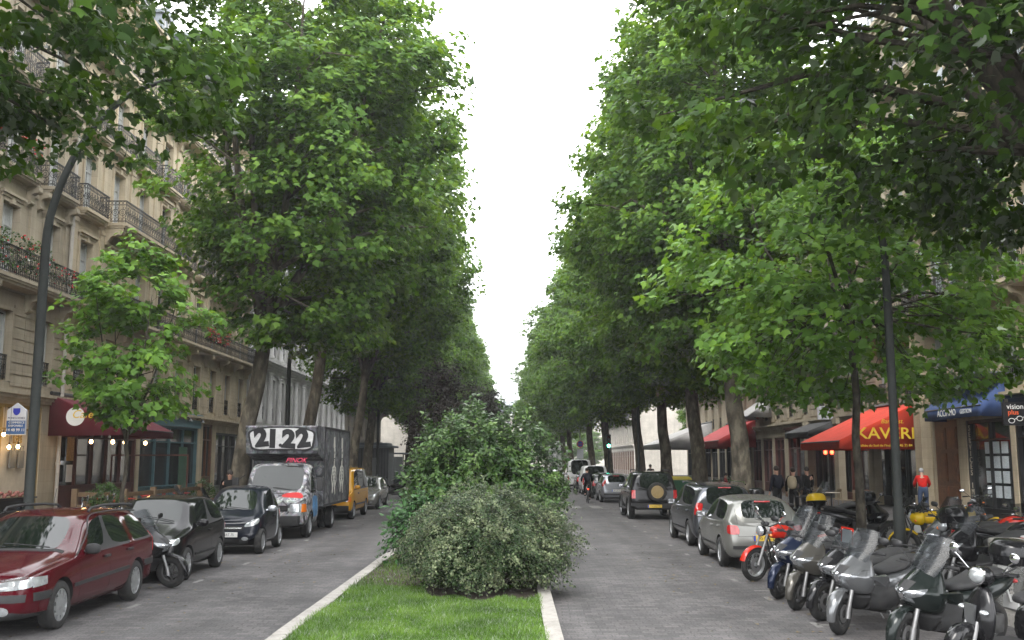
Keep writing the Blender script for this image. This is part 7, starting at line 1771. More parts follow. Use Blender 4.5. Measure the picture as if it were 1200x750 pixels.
# litter bin: clear bag on a hoop
def litter_bin():
    t = thing('litter_bin', 'clear-bag litter bin on a hoop between the scooters, right edge', 'litter bin', (6.6, 13.6, .15))
    mb = MB(); mb.tube([(.23*cos(a), .23*sin(a), .92) for a in np.linspace(0, 2*pi, 25)], .016, 6); mb.lathe([(.245, .86), (.255, .88), (.255, .95), (.24, .97), (.225, .95), (.225, .88), (.24, .86)], 24); mb.build('hoop', mat('galvanised', (.28, .27, .24), .5, .5, dirt=.4), t)
    p = MB(); p.cyl((.27, 0, 0), (.27, 0, 1.0), .03, 10); p.box(.22, .28, -.03, .03, .88, .94); p.build('post', M_POST, t)
    m, nt, b = nodes_of('clear_bag'); N = nt.nodes; L = nt.links
    tr = N.new('ShaderNodeBsdfTransparent'); df = N.new('ShaderNodeBsdfDiffuse'); df.inputs[0].default_value = (.4, .4, .38, 1); g = N.new('ShaderNodeBsdfGlossy'); g.inputs['Roughness'].default_value = .25
    a = N.new('ShaderNodeMixShader'); a.inputs[0].default_value = .35; L.new(tr.outputs[0], a.inputs[1]); L.new(df.outputs[0], a.inputs[2])
    c = N.new('ShaderNodeMixShader'); c.inputs[0].default_value = .12; L.new(a.outputs[0], c.inputs[1]); L.new(g.outputs[0], c.inputs[2]); L.new(c.outputs[0], nt.nodes['Material Output'].inputs['Surface'])
    bag = MB(); rings = []
    for i in range(10):
        z = .9-.8*i/9; r_ = .22*(1-.25*(i/9)**2)
        rings.append([Vector(((r_+.012*sin(7*a_+i*.6)+.008*sin(13*a_))*cos(a_), (r_+.012*sin(7*a_+i*.6))*sin(a_), z)) for a_ in np.linspace(0, 2*pi, 29)[:-1]])
    bag.loft(rings, cap=False); bag.build('bag', m, t, 80)
    rb = MB(); g_ = random.Random(4)
    for i in range(26):
        a_ = g_.uniform(0, 6.28); q = g_.uniform(0, .11); rb.ell((q*cos(a_), q*sin(a_), .14+g_.uniform(0, .32)), g_.uniform(.03, .07), g_.uniform(.03, .07), g_.uniform(.02, .05), 6, 4)
    rb.build('rubbish', mat('mixed_rubbish', (.3, .28, .25), .8, var=.8, vscale=14), t); tagp(_children[t.name][-1], kind='stuff')
litter_bin()
# green container
t = thing('recycling_bin', 'large green bin with a yellow lid beside the off-roader', 'bin', (6.95, 43.0, .15))
mb = MB(); mb.loft([superring((0, 0, 0), .36, .36, 5)]) if False else None
mb = MB(); mb.loft([[Vector((sx*.36, sy*.36, .12)) for sx, sy in ((1, 1), (-1, 1), (-1, -1), (1, -1))], [Vector((sx*.48, sy*.46, 1.15)) for sx, sy in ((1, 1), (-1, 1), (-1, -1), (1, -1))]])
mb.rbox(-.51, .51, -.49, .49, 1.12, 1.19, .02); mb.build('body', mat('green_plastic', (.012, .075, .03), .5, dirt=.2), t)
mb = MB(); mb.loft([[Vector((x*.53, y*.51, z)) for x, y in ((1, 1), (-1, 1), (-1, -1), (1, -1))] for z in (1.20, 1.25)]+[[Vector((x*.42, y*.4, 1.34)) for x, y in ((1, 1), (-1, 1), (-1, -1), (1, -1))]]); mb.build('lid', mat('yellow_lid', (.42, .35, .05), .5), t)
for x in (-.3, .3):
    for y in (-.3, .3): mb = MB(); mb.cyl((x-.03, y, .07), (x+.03, y, .07), .07, 12); mb.build('wheel', M_TYRE, t)
# traffic light
t = thing('traffic_light', 'traffic light showing green, above the white vans', 'traffic light', (6.0+.65, 71.0, .15))
mb = MB(); mb.cyl((0, 0, 0), (0, 0, 3.0), .06, 10); mb.lathe([(.14, 0), (.14, .1), (.08, .25)], 12); mb.build('post', M_POST, t)
hd = MB(); hd.rbox(-.17, .17, -.12, .12, 2.85, 3.85, .05)
for z in (3.05, 3.35, 3.65): hd.lathe([(.12, 0), (.125, .16)], 16, TM((0, -.12, z), (pi/2, 0, 0)))
h_ = hd.build('signal_head', M_BLK, t)
for z, m_ in ((3.65, mat('dark_red_lens', (.08, .005, .005), .2)), (3.35, mat('dark_amber_lens', (.09, .04, .004), .2)), (3.05, mat('lit_green_lens', (.1, .9, .5), .3, emit=(.12, 1, .62), estr=18))):
    q = MB(); q.lathe([(.001, .04), (.08, .03), (.105, 0)], 16, TM((0, -.13, z), (pi/2, 0, 0))); q.build('lens', m_, h_)
# sign pole
t = thing('sign_post', 'pole with white panels and a round blue and red sign, far right lane', 'road sign', (6.3, 96.5, .15))
mb = MB(); mb.cyl((0, 0, 0), (0, 0, 6.4), .05, 8); mb.build('post', M_STEEL, t)
for x in (-.35, .45): mb = MB(); mb.rbox(x-.33, x+.33, -.08, -.05, 4.7, 5.6, .02); mb.build('white_panel', mat('sign_white', (.6, .62, .66), .5), t)
mb = MB(); mb.lathe([(.001, 0), (.33, 0), (.33, .03), (.001, .03)], 24, TM((0, -.05, 3.6), (pi/2, 0, 0))); mb.build('round_sign', mat('sign_red', (.5, .02, .02), .5), t)
mb = MB(); mb.lathe([(.001, 0), (.25, 0), (.25, .01), (.001, .01)], 24, TM((0, -.082, 3.6), (pi/2, 0, 0))); mb.build('blue_centre', mat('sign_blue2', (.02, .05, .4), .5), t)
mb = MB(); mb.box(-.25, .25, -.102, -.094, 3.57, 3.63, M=None); mb.build('red_bar', mat('sign_red', (.5, .02, .02), .5), t)
mb = MB(); mb.rbox(-.3, .3, -.08, -.05, 2.2, 3.1, .02); mb.build('white_panel', mat('sign_white', (.6, .62, .66), .5), t)
# grey kiosk
t = thing('kiosk', 'dark grey street kiosk with flat overhanging roof under the left trees', 'kiosk', (-9.9, 71, .15))
mb = MB(); mb.rbox(-1.2, 1.2, -1.5, 1.5, 0, 2.9, .08); mb.build('body', mat('kiosk_grey', (.09, .095, .1), .5, .2, dirt=.2), t)
mb = MB(); mb.rbox(-1.5, 1.5, -1.8, 1.8, 2.9, 3.05, .04); mb.rbox(-1.1, 1.1, -1.4, 1.4, 3.05, 3.25, .1); mb.build('roof', M_ZINC, t)
mb = MB()
for x in np.arange(-1.1, 1.15, .2): mb.box(x, x+.04, -1.53, -1.5, .1, 2.8)
mb.build('cladding_ribs', M_PLAST, t, smooth=None)
mb = MB(); mb.box(-.5, .5, -1.56, -1.535, .05, 2.2); mb.build('door', mat('kiosk_door', (.14, .145, .15), .4), t, smooth=None)
t = thing('bus_shelter', 'glass panelled shelter beside the grey kiosk', 'shelter', (-8.9, 76.5, .15))
mb = MB()
for x, y in ((-.8, -1.6), (.6, -1.6), (-.8, 1.6), (.6, 1.6)): mb.cyl((x, y, 0), (x, y, 2.5), .04, 8)
mb.build('post', M_POST, t); mb = MB(); mb.rbox(-1, .9, -1.9, 1.9, 2.5, 2.6, .03); mb.build('roof', M_ZINC, t)
mb = MB(); mb.box(-.82, -.78, -1.55, 1.55, .3, 2.3); mb.box(-.75, .55, -1.62, -1.58, .3, 2.3); mb.build('glass_panel', M_SCREEN, t, smooth=None)
# terrace: red chairs, tables, planters, timber fence
M_RCH = mat('red_chair_metal', (.42, .02, .015), .4, .1, var=.1); M_OCH = mat('orange_red_metal', (.5, .06, .02), .4, .1)
def chair_meshes(m):
    seat = MB(); seat.rbox(-.2, .2, -.2, .2, .43, .46, .01); back = MB()
    back.rbox(-.19, -.17, -.19, .19, .72, .85, .01)
    for y in (-.12, 0, .12): back.box(-.185, -.175, y-.02, y+.02, .47, .72)
    legs = []
    for x, y in ((.18, .18), (.18, -.18)): q = MB(); q.cyl((x, y, .43), (x+.03, y, 0), .012, 6); legs.append(q.mesh('leg', m, 40))
    for y in (.18, -.18): q = MB(); q.tube([(-.22, y, 0), (-.18, y, .45), (-.19, y, .82)], .012, 6); legs.append(q.mesh('leg', m, 40))
    return seat.mesh('seat', m, 40), back.mesh('backrest', m, 40), legs
_ch = {}
def chair(label, loc, rz, m, group):
    if m.name not in _ch: _ch[m.name] = chair_meshes(m)
    s, b, ls = _ch[m.name]; t = thing('terrace_chair', label, 'chair', loc, rz, group)
    for nm, me in [('seat', s), ('backrest', b)]+[('leg', q) for q in ls]: link(bpy.data.objects.new(nm, me), t)
    return t
def cafe_table(label, loc, m, group, round_=True, h=.73, r=.33):
    t = thing('terrace_table', label, 'table', loc, 0, group)
    mb = MB(); mb.lathe([(.001, h), (r, h), (r+.01, h-.015), (r, h-.03), (.001, h-.03)], 24) if round_ else mb.rbox(-r, r, -r*1.6, r*1.6, h-.03, h, .01)
    mb.build('table_top', m, t); mb = MB(); mb.cyl((0, 0, .02), (0, 0, h-.03), .03, 10); mb.build('leg', M_PLAST, t); mb = MB(); mb.lathe([(.001, .03), (.22, .02), (.23, 0)], 20); mb.build('base', M_PLAST, t)
GC = 'red chairs on the left terrace'
for i, (x, y, rz, m, l) in enumerate(((-13.6, 33.4, .4, M_OCH, 'orange-red terrace chair nearest the timber fence'), (-13.9, 34.6, 3.4, M_OCH, 'orange-red terrace chair facing the first red table'), (-14.2, 36.6, .2, M_RCH, 'red terrace chair in the middle under the awning edge'), (-13.9, 37.6, 2.8, M_RCH, 'red terrace chair with its back to the teal shop'), (-13.9, 39.2, .5, M_RCH, 'red terrace chair in front of the teal shop window'), (-14.3, 40.6, 3.2, M_RCH, 'farthest red terrace chair before the teal shop'))):
    chair(l, (x, y, .17), rz, m, GC)
for x, y, l in ((-13.1, 34.0, 'first red-topped terrace table, by the fence'), (-13.4, 37.1, 'second red-topped terrace table'), (-13.2, 40.0, 'farthest red-topped terrace table')): cafe_table(l, (x, y, .17), M_RCH, 'red tables on the left terrace')
M_TIMB = mat('weathered_timber', (.17, .11, .06), .8, var=.25, vscale=6, dirt=.2)
t = thing('timber_fence', 'low timber post-and-rail fence in front of the café terrace', 'fence', (-12.6, 32.6, .15))
for x, y in ((0, 0), (0, 2.6), (0, 5.2), (0, 7.8), (-1.6, 0)):
    mb = MB(); mb.rbox(x-.09, x+.09, y-.09, y+.09, 0, 1.1, .015); mb.build('post', M_TIMB, t)
for z in (.45, .85): mb = MB(); mb.rbox(-.03, .03, .1, 7.7, z, z+.14, .01); mb.build('rail', M_TIMB, t); mb = MB(); mb.rbox(-1.5, -.1, -.03, .03, z, z+.14, .01); mb.build('rail', M_TIMB, t)
def planter(label, loc, w=.8, h=.5, n=120, lf=None, size=.07, hh=.5, seed=1, m=None, rz=0):
    t = thing('planter', label, 'planter', loc, rz, 'planters'); mb = MB(); mb.rbox(-w/2, w/2, -.2, .2, 0, h, .02); mb.box(-w/2-.02, w/2+.02, -.22, .22, h-.05, h-.001); mb.build('trough', m or M_TIMB, t)
    g = np.random.default_rng(seed); C = np.stack([g.uniform(-w/2, w/2, n), g.uniform(-.16, .16, n), g.uniform(h, h+hh, n)], 1); C[:, 2] = h+(C[:, 2]-h)*(1-.6*np.abs(C[:, 0])/(w/2))
    V, L_, S = clump_leaves(C, np.full(n, .1), g.normal(size=(n, 3)), 12, size, g, shape=LEAF_ELL*[1.4, 1]); o = bpy.data.objects.new('foliage', raw_mesh('foliage', V, L_, S, lf or M_PLANTL)); link(o, t)
planter('planter with feathery green plant by the timber fence post', (-13.0, 32.2, .15), 1.0, .5, 130, seed=2, hh=.9)
planter('planter with leafy plants in front of the teal shop', (-12.8, 41.5, .15), 1.2, .5, 130, seed=3, hh=.8)
planter('planter with low green plants behind the red chairs', (-14.4, 35.6, .15), 1.4, .6, 130, seed=4, hh=.7)
t = thing('awning_post_frame', 'slim dark metal frame standing at the café terrace corner', 'frame', (-13.6, 41.8, .15))
mb = MB(); mb.box(-.03, .03, -.03, .03, 0, 2.2); mb.box(-3.2, -3.14, -.03, .03, 0, 2.2); mb.box(-3.2, .03, -.03, .03, 2.2, 2.26); mb.build('frame', M_BURG, t, smooth=None)
# right terrace: wicker chairs and tables in front of the red awning
M_WICK = mat('wicker', (.24, .18, .11), .8, var=.35, vscale=40)
GW = 'wicker chairs on the right terrace'
wl = ['nearest the brown door', 'by the stone pier', 'below the letters of the red awning', 'beside the lamp post base', 'in the middle of the terrace', 'left of the thin tree stem', 'toward the dark shopfront', 'near the two pedestrians', 'farthest along under the red awning']
for i in range(9):
    chair('wicker terrace chair ' + wl[i], (13.4-(i % 2)*.9, 40.5+i*.85, .15), (2.6, .4, 3.3)[i % 3], M_WICK, GW)
for i, l in enumerate(('nearest pale round terrace table on the right', 'middle pale round terrace table on the right', 'farthest pale round terrace table on the right')): cafe_table(l, (12.9, 41.2+i*2.6, .15), M_CREAM, 'round tables on the right terrace')
planter('long box hedge planter beside the green bin', (9.5, 47.5, .15), 3.0, .5, 260, M_LAUR, .09, .7, 5, M_PLAST, pi/2)
planter('dark planter with clipped shrub near the forked trunk', (8.9, 41.2, .15), 1.6, .5, 200, M_LAUR, .09, .9, 6, M_PLAST, pi/2)
planter('green planter farther along the right terraces', (10, 56, .15), 3.0, .5, 220, M_LAUR, .1, .8, 7, M_PLAST, pi/2)
# red lamps glowing in the dark shop
for y, l in ((54.0, 'left red glowing lamp in the dark shop between piers'), (52.9, 'right red glowing lamp in the dark shop between piers')):
    t = thing('red_lamp', l, 'lamp', (FR-.3, y, 2.6), 0, 'red glowing lamps'); MB().ell((0, 0, 0), .1, .1, .12, 10, 8).build('shade', mat('glowing_red', (1, .1, .05), .5, emit=(1, .05, .02), estr=9), t); q = MB(); q.cyl((0, 0, .1), (0, 0, 1.0), .006, 5); q.build('cord', M_BULBG, t)
# bollards along the left kerb (partly behind the cars)
for i, (y, l) in enumerate(((30.2, 'dark bollard behind the box truck cab'), (47.5, 'dark bollard behind the silver car on the left'), (51.0, 'dark bollard past the silver car on the left'), (54.5, 'farthest dark bollard on the left kerb'))):
    mb = MB(); mb.lathe([(.06, 0), (.05, .1), (.045, .85), (.06, .88), (.06, .95), (.03, 1.0), (.001, 1.01)], 12); single('bollard', mb, M_POST, l, 'bollard', (-8.6, y, .15), 0, 'bollards')
# ================================================================ people
M_SKIN = mat('skin', (.42, .24, .17), .6, var=.06); M_HAIR = mat('dark_hair', (.02, .014, .01), .7); M_HAIRG = mat('grey_hair', (.3, .3, .3), .7)
def cloth(name, c): return mat(name, c, .9, var=.18, vscale=5, bump=.25, bscale=14, spec=.15)
C_DARK = cloth('dark_navy_cloth', (.014, .015, .022)); C_BLACK = cloth('black_cloth', (.012, .012, .012)); C_RED = cloth('red_cloth', (.42, .015, .012)); C_JEAN = cloth('jeans', (.05, .07, .12)); C_WHITE = cloth('white_cloth', (.5, .5, .5)); C_BEIGE = cloth('beige_cloth', (.3, .25, .17))
M_SHOE = mat('shoe_leather', (.015, .013, .012), .5)
def skin_mesh(chains, name, m, sub=2):
    """chains: list of [(pos, rx, ry)], sharing positions joins them"""
    V = []; rad = []; E_ = []; idx = {}
    for ch in chains:
        prev = None
        for p, r1, r2 in ch:
            k = tuple(round(c, 4) for c in p)
            if k not in idx: idx[k] = len(V); V.append(p); rad.append((r1, r2))
            i = idx[k]
            if prev is not None and prev != i: E_.append((prev, i))
            prev = i
    me = bpy.data.meshes.new(name); me.from_pydata(V, E_, []); o = bpy.data.objects.new('t', me); COL.objects.link(o)
    o.modifiers.new('k', 'SKIN'); 
    for i, sv in enumerate(me.skin_vertices[0].data): sv.radius = rad[i]; sv.use_root = (i == 0)
    sb = o.modifiers.new('s', 'SUBSURF'); sb.levels = sb.render_levels = sub
    bpy.context.view_layer.update(); r = bpy.data.meshes.new_from_object(o.evaluated_get(bpy.context.evaluated_depsgraph_get())); bpy.data.objects.remove(o)
    r.materials.clear(); r.materials.append(m); r.polygons.foreach_set('use_smooth', [True]*len(r.polygons)); r.name = name; return r
def person(label, loc, rz, pose='stand', top=C_DARK, legs=C_BLACK, hair=M_HAIR, h=1.75, helmet=None, bag=None, group=None, extra=None):
    t = thing('person', label, 'person', loc, rz, group); k = h/1.75
    t.scale = (k, k, k)
    P = dict(pel=(0, 0, .95), wai=(0, 0, 1.08), che=(.01, 0, 1.30), nec=(.0, 0, 1.47), hd0=(.02, 0, 1.56), hd1=(.03, 0, 1.66))
    def arm(s, el, wr, hd): return [((.0, s*.17, 1.42)), el, wr, hd]
    L_ = {}
    if pose == 'stand':
        L_['leg'] = {s: [(0, s*.09, .9), (.02, s*.10, .5), (-.02, s*.10, .09)] for s in (1, -1)}; L_['foot'] = {s: (.16, s*.12, .04) for s in (1, -1)}
        L_['arm'] = {1: arm(1, (-.03, .25, 1.15), (.05, .27, .90), (.09, .27, .80)), -1: arm(-1, (-.02, -.25, 1.15), (.12, -.2, .95), (.2, -.15, .92))}
    elif pose == 'walk':
        L_['leg'] = {1: [(0, .09, .9), (.16, .09, .5), (.1, .09, .1)], -1: [(0, -.09, .9), (-.02, -.09, .48), (-.24, -.09, .14)]}; L_['foot'] = {1: (.27, .1, .05), -1: (-.1, -.1, .04)}
        L_['arm'] = {1: arm(1, (-.12, .24, 1.16), (-.1, .26, .92), (-.06, .26, .83)), -1: arm(-1, (.06, -.25, 1.15), (.2, -.24, .98), (.27, -.22, .93))}
    elif pose == 'lean':
        P.update(che=(.1, 0, 1.27), wai=(.03, 0, 1.08), nec=(.2, 0, 1.42), hd0=(.25, 0, 1.49), hd1=(.30, 0, 1.58))
        L_['leg'] = {1: [(0, .1, .9), (.06, .12, .5), (-.04, .13, .09)], -1: [(0, -.1, .9), (.1, -.11, .5), (.02, -.13, .09)]}; L_['foot'] = {1: (.14, .15, .04), -1: (.2, -.14, .04)}
        L_['arm'] = {s: [(.16, s*.17, 1.37), (.22, s*.26, 1.12), (.42, s*.24, 1.02), (.52, s*.22, 1.0)] for s in (1, -1)}
    elif pose == 'sit':
        P = {q: (p[0]-.02, p[1], p[2]-.43) for q, p in P.items()}
        L_['leg'] = {s: [(.02, s*.1, .50), (.45, s*.12, .52), (.42, s*.12, .1)] for s in (1, -1)}; L_['foot'] = {s: (.6, s*.13, .04) for s in (1, -1)}
        L_['arm'] = {s: [(-.02, s*.17, .99), (.08, s*.25, .74), (.3, s*.2, .72), (.4, s*.16, .74)] for s in (1, -1)}
    elif pose == 'cycle':   # saddle at ~.95, bars at x .5, z 1.0
        P.update(pel=(-.12, 0, 1.0), wai=(-.04, 0, 1.12), che=(.1, 0, 1.32), nec=(.22, 0, 1.46), hd0=(.27, 0, 1.54), hd1=(.31, 0, 1.63))
        L_['leg'] = {1: [(-.1, .09, .96), (.22, .12, .80), (.12, .11, .42)], -1: [(-.1, -.09, .96), (.12, -.12, .6), (.0, -.11, .22)]}; L_['foot'] = {1: (.28, .12, .36), -1: (.16, -.12, .17)}
        L_['arm'] = {s: [(.17, s*.17, 1.40), (.30, s*.27, 1.2), (.47, s*.25, 1.07), (.53, s*.24, 1.05)] for s in (1, -1)}
    # body
    tor = [(P['pel'], .13, .09), (P['wai'], .12, .08), (P['che'], .135, .085), (P['nec'], .055, .055), (P['hd0'], .075, .085), (P['hd1'], .078, .095)]
    ch = [tor]; cl = [[(a, b*1.3, c*1.42) for a, b, c in tor[:3]]+[((P['nec'][0]*.95, 0, P['nec'][2]-.03), .085, .08)]]; tr = [[((P['wai']), .15, .12), (P['pel'], .165, .125)]]; shoes = []
    for s in (1, -1):
        lg = L_['leg'][s]; ft = L_['foot'][s]; ch.append([(P['pel'], .13, .09), (lg[0], .085, .09), (lg[1], .055, .058), (lg[2], .038, .042), (ft, .035, .03)])
        tr.append([(P['pel'], .165, .125), (lg[0], .1, .105), (lg[1], .075, .078), ((lg[2][0], lg[2][1], lg[2][2]+.03), .06, .062)])
        q = MB(); d = Vector(ft)-Vector(lg[2]); q.tube([Vector(lg[2])+Vector((-.05, 0, -.045)), Vector(lg[2])+Vector((0, 0, -.035)), Vector(lg[2]).lerp(Vector(ft), .6)+Vector((0, 0, -.02)), Vector(ft), Vector(ft)+d.normalized()*.05], [.035, .05, .047, .042, .02], 8); shoes.append(q)
        a = L_['arm'][s]; ch.append([(P['che'], .135, .085), (a[0], .05, .055), (a[1], .042, .042), (a[2], .028, .024), (a[3], .034, .016)])
        cl.append([(P['che'], .165*1.1, .11*1.12), (a[0], .072, .078), (a[1], .06, .06), ((a[2][0], a[2][1], a[2][2]), .044, .044)])
        hand, wr = Vector(a[3]), Vector(a[2]); d = (hand-wr).normalized(); sd = d.cross(Vector((0, 0, 1))); sd = (sd if sd.length > .1 else Vector((1, 0, 0))).normalized()
        for i, ln in enumerate((.065, .075, .07, .055)):
            b0 = hand+sd*(.026-.017*i); b1 = b0+d*ln*.55+Vector((0, 0, -.008)); b2 = b0+d*ln*.85+Vector((0, 0, -.03)); ch.append([(a[3], .034, .016), (tuple(b0), .0095, .0095), (tuple(b1), .0085, .0085), (tuple(b2), .0075, .0075)])
        b0 = wr.lerp(hand, .6)+sd*.03; b1 = b0+(d*.6+sd*.6)*.045; ch.append([(a[3], .034, .016), (tuple(b0), .011, .011), (tuple(b1), .009, .009)])
    link(bpy.data.objects.new('body', skin_mesh(ch, 'body', M_SKIN)), t)
    link(bpy.data.objects.new('jacket', skin_mesh(cl, 'jacket', top)), t); link(bpy.data.objects.new('trousers', skin_mesh(tr, 'trousers', legs)), t)
    for q in shoes: q.build('shoe', M_SHOE, t, 70)
    hc = Vector(P['hd1'])+Vector((-.01, 0, -.01))
    mb = MB(); mb.ell(tuple(hc+Vector((-.014, 0, .035))), .105, .09, .10, 14, 10); mb.build('hair' if not helmet else 'helmet', helmet or hair, t, 80)
    fc = MB(); fc.ell(tuple(hc+Vector((.10, 0, -.02))), .016, .013, .024, 8, 6)
    for s in (1, -1): fc.ell(tuple(hc+Vector((-.0, s*.088, -.03))), .016, .01, .028, 8, 6)
    fc.build('face', M_SKIN, t); ey = MB()
    for s in (1, -1): ey.ell(tuple(hc+Vector((.085, s*.032, .0))), .008, .012, .007, 8, 6)
    ey.ell(tuple(hc+Vector((.09, 0, -.065))), .006, .022, .006, 8, 4); ey.build('eyes_and_mouth', mat('dark_feature', (.05, .02, .02), .6), t)
    if bag: q = MB(); c = Vector(P['che']); q.loft([superring((c.x-.15, 0, c.z-.28), .13, .03), superring((c.x-.2, 0, c.z-.2), .16, .08), superring((c.x-.22, 0, c.z), .16, .09)], cap=True) if False else q.ell((c.x-.2, 0, c.z-.06), .11, .17, .24, 14, 10, e=.75); q.build('backpack', bag, t, 60)
    return t
def bicycle(label, loc, rz):
    t = thing('bicycle', label, 'bicycle', loc, rz)
    for x in (-.52, .52):
        w_ = MB(); n = 32
        w_.tube([(x+.33*cos(a), 0, .34+.33*sin(a)) for a in np.linspace(0, 2*pi, n+1)], .016, 6); o = w_.build('wheel', M_TYRE, t)
        s_ = MB()
        for i in range(16): a = 2*pi*i/16; s_.tube([(x+.02*cos(a), .02*(1 if i % 2 else -1), .34+.02*sin(a)), (x+.32*cos(a+.2), 0, .34+.32*sin(a+.2))], .0015, 4, cap=False)
        s_.build('spokes', M_STEEL, o)
    f = MB(); bb = (-.08, 0, .30); st = (-.22, 0, .82); hd = (.34, 0, .84); 
    for a, b in ((bb, st), (bb, (.36, 0, .70)), (st, hd), (hd, (.38, 0, .66)), ((-.52, .04, .34), bb), ((-.52, -.04, .34), bb), ((-.52, .04, .34), st), ((-.52, -.04, .34), st), ((.38, 0, .66), (.52, .04, .34)), ((.38, 0, .66), (.52, -.04, .34)), (st, (-.24, 0, .93)), (hd, (.33, 0, 1.02))): f.cyl(a, b, .014, 8)
    f.build('frame', M_PLAST, t)
    q = MB(); q.tube([(.53, -.27, 1.03), (.4, -.2, 1.05), (.33, 0, 1.04), (.4, .2, 1.05), (.53, .27, 1.03)], .012, 6); q.build('handlebar', M_STEEL, t)
    q = MB(); q.ell((-.27, 0, .95), .14, .075, .03, 12, 6); q.build('saddle', M_SEAT, t)
    q = MB(); q.cyl((-.08, .08, .3), (.05, .08, .34), .01); q.rbox(.0, .1, .08, .17, .33, .35, .005); q.cyl((-.08, -.08, .3), (-.2, -.08, .22), .01); q.rbox(-.26, -.16, -.17, -.08, .15, .17, .005); q.lathe([(.09, -.01), (.09, .01), (.001, .01)], 16, TM((-.08, .06, .3), (pi/2, 0, 0))); q.build('pedals', M_STEEL, t)
    q = MB(); q.ell((-.5, 0, .72), .02, .035, .03, 10, 6); q.build('rear_light', mat('lit_red', (1, .1, .05), .4, emit=(1, .03, .01), estr=7), t)
    for x in (-.52, .52): q = MB(); q.tube([(x+.37*cos(a), 0, .34+.37*sin(a)) for a in np.linspace(.5 if x < 0 else .3, 2.9, 12)], .012, 5); q.build('mudguard', M_PLAST, t)
bicycle('dark bicycle with lit red tail light, ridden away along the right lane', (3.75, 52.0, 0), pi/2)
person('cyclist in dark clothes with a dark backpack seen from behind', (3.75, 52.0, 0), pi/2, 'cycle', C_DARK, C_BLACK, h=1.8, bag=C_DARK)
person('person in red jacket, jeans and light grey helmet near the brown door', (15.2, 37.6, .15), radians(75), 'lean', C_RED, C_JEAN, helmet=M_HAIRG, h=1.78)
person('man in navy jacket, left of the two standing under the trees', (9.25, 35.6, .15), radians(115), 'stand', C_DARK, C_BLACK, h=1.8)
person('person in black with a beige scarf bag, right of the two under the trees', (10.0, 36.2, .15), radians(60), 'stand', C_BLACK, C_BLACK, h=1.74, bag=C_BEIGE)
person('third dark-clothed person walking beside the pair under the trees', (10.9, 37.6, .15), radians(100), 'walk', C_BLACK, C_DARK, h=1.76)
chair('wicker chair under the person in white', (12.1, 53.6, .15), pi*.9, M_WICK, GW)
person('person in white shirt seated at the terrace beyond the pale trunk', (12.1, 53.6, .15), pi*.9, 'sit', C_WHITE, C_BLACK)
chair('wicker chair under the person in dark red', (11.6, 55.4, .15), -.3, M_WICK, GW)
person('person in dark red seated at the terrace near the small red awning', (11.6, 55.4, .15), -.3, 'sit', cloth('dark_red_cloth', (.2, .02, .02)), C_BLACK)
person('dark-clothed pedestrian beside the big left trunk, behind the microcar', (-8.65, 30.6, .15), radians(-80), 'stand', C_BLACK, C_DARK, h=1.7)
person('pedestrian far away on the right pavement by the traffic light', (8.9, 66, .15), radians(80), 'walk', C_BLACK, C_JEAN)
# ================================================================ light, camera
w = bpy.data.worlds.new('World'); scene.world = w; w.use_nodes = True
nt = w.node_tree; bg = nt.nodes['Background']
sk = nt.nodes.new('ShaderNodeTexSky'); sk.sky_type = 'NISHITA'; sk.sun_disc = False
sk.sun_elevation = radians(52); sk.sun_rotation = radians(205); sk.dust_density = 3; sk.air_density = 1; sk.ozone_density = 1
hs = nt.nodes.new('ShaderNodeHueSaturation'); hs.inputs['Saturation'].default_value = .15; hs.inputs['Value'].default_value = 1.0
nt.links.new(sk.outputs[0], hs.inputs['Color'])
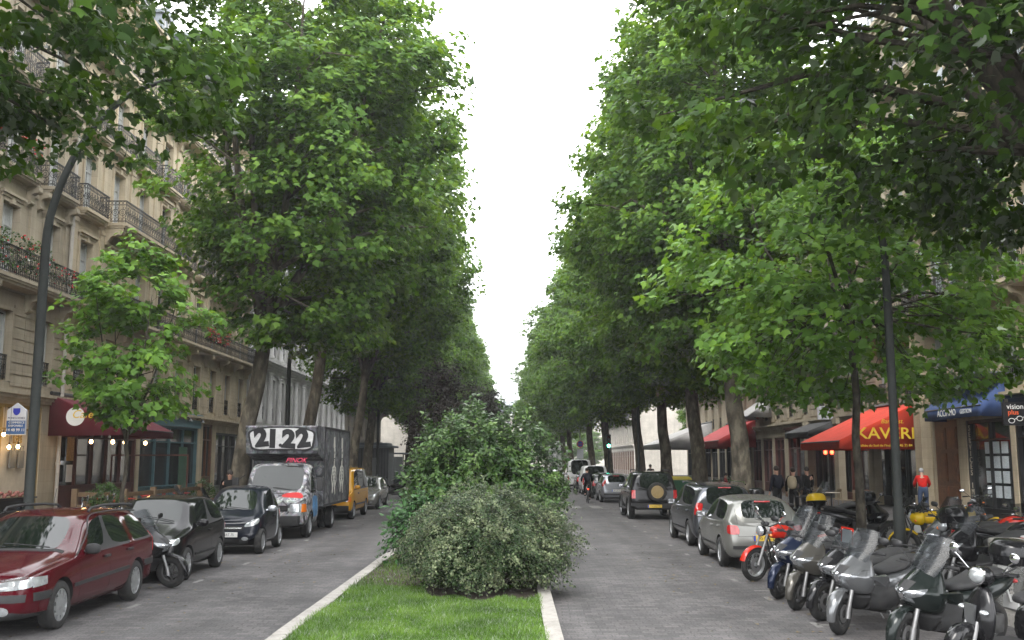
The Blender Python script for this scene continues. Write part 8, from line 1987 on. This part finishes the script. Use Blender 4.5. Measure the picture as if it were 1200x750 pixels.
# cloud cover: an even white layer with faint unevenness
tc = nt.nodes.new('ShaderNodeTexCoord'); nz = nt.nodes.new('ShaderNodeTexNoise'); nz.inputs['Scale'].default_value = 1.6; nz.inputs['Detail'].default_value = 5
nt.links.new(tc.outputs['Generated'], nz.inputs['Vector'])
cr = nt.nodes.new('ShaderNodeValToRGB'); cr.color_ramp.elements[0].position = .3; cr.color_ramp.elements[1].position = .7
cr.color_ramp.elements[0].color = (17, 17.2, 17.8, 1); cr.color_ramp.elements[1].color = (21, 21.2, 21.6, 1)
nt.links.new(nz.outputs['Fac'], cr.inputs['Fac'])
mx = nt.nodes.new('ShaderNodeMixRGB'); mx.inputs['Fac'].default_value = .8
nt.links.new(hs.outputs[0], mx.inputs['Color1']); nt.links.new(cr.outputs[0], mx.inputs['Color2']); nt.links.new(mx.outputs[0], bg.inputs['Color'])
bg.inputs['Strength'].default_value = .15
sl = bpy.data.lights.new('sun', 'SUN'); sl.energy = 1.5; sl.angle = radians(25); sl.color = (1, .97, .92)
so = bpy.data.objects.new('sun', sl); COL.objects.link(so); so.rotation_euler = (radians(38), 0, radians(-25))
cd = bpy.data.cameras.new('camera'); cam = bpy.data.objects.new('camera', cd); COL.objects.link(cam); scene.camera = cam
cd.sensor_width = 36; cd.lens = 35; cd.clip_end = 3000; cd.clip_start = .05
cam.location = (0, 0, 2.15)
cam.rotation_euler = (radians(90)+math.atan(165/1166.7), 0, math.atan(3/1166.7))
scene.view_settings.view_transform = 'Standard'; scene.view_settings.look = 'None'; scene.view_settings.gamma = 1; scene.view_settings.use_curve_mapping = False
scene.view_settings.exposure = .92
c = scene.cycles
c.max_bounces = 8; c.diffuse_bounces = 3; c.glossy_bounces = 3; c.transmission_bounces = 6; c.transparent_max_bounces = 8; c.volume_bounces = 0
c.use_denoising = True; c.denoiser = 'OPENIMAGEDENOISE'; c.use_adaptive_sampling = True; c.adaptive_threshold = .02
c.sample_clamp_indirect = 6; c.caustics_reflective = False; c.caustics_refractive = False

# haze volume added to stand in for the camera's veiling glare
hz = MB().box(-75, 75, -30, 385, -1.2, 40).build('haze', None, smooth=None) if False else None
hm = bpy.data.materials.new('lens_veil_haze'); hm.use_nodes = True; hn = hm.node_tree; hn.nodes.remove(hn.nodes['Principled BSDF'])
pv = hn.nodes.new('ShaderNodeVolumePrincipled'); pv.inputs['Color'].default_value = (.95, .97, 1, 1); pv.inputs['Density'].default_value = .0006; pv.inputs['Anisotropy'].default_value = .3
hn.links.new(pv.outputs[0], hn.nodes['Material Output'].inputs['Volume'])
hz = MB().box(-920, 920, -220, 1520, -1.2, 45).build('haze', hm, smooth=None); tagp(hz, kind='stuff'); hz['label'] = 'thin added haze filling the street in place of lens veil'; hz['category'] = 'haze'
c.volume_step_rate = 4; c.volume_max_steps = 64
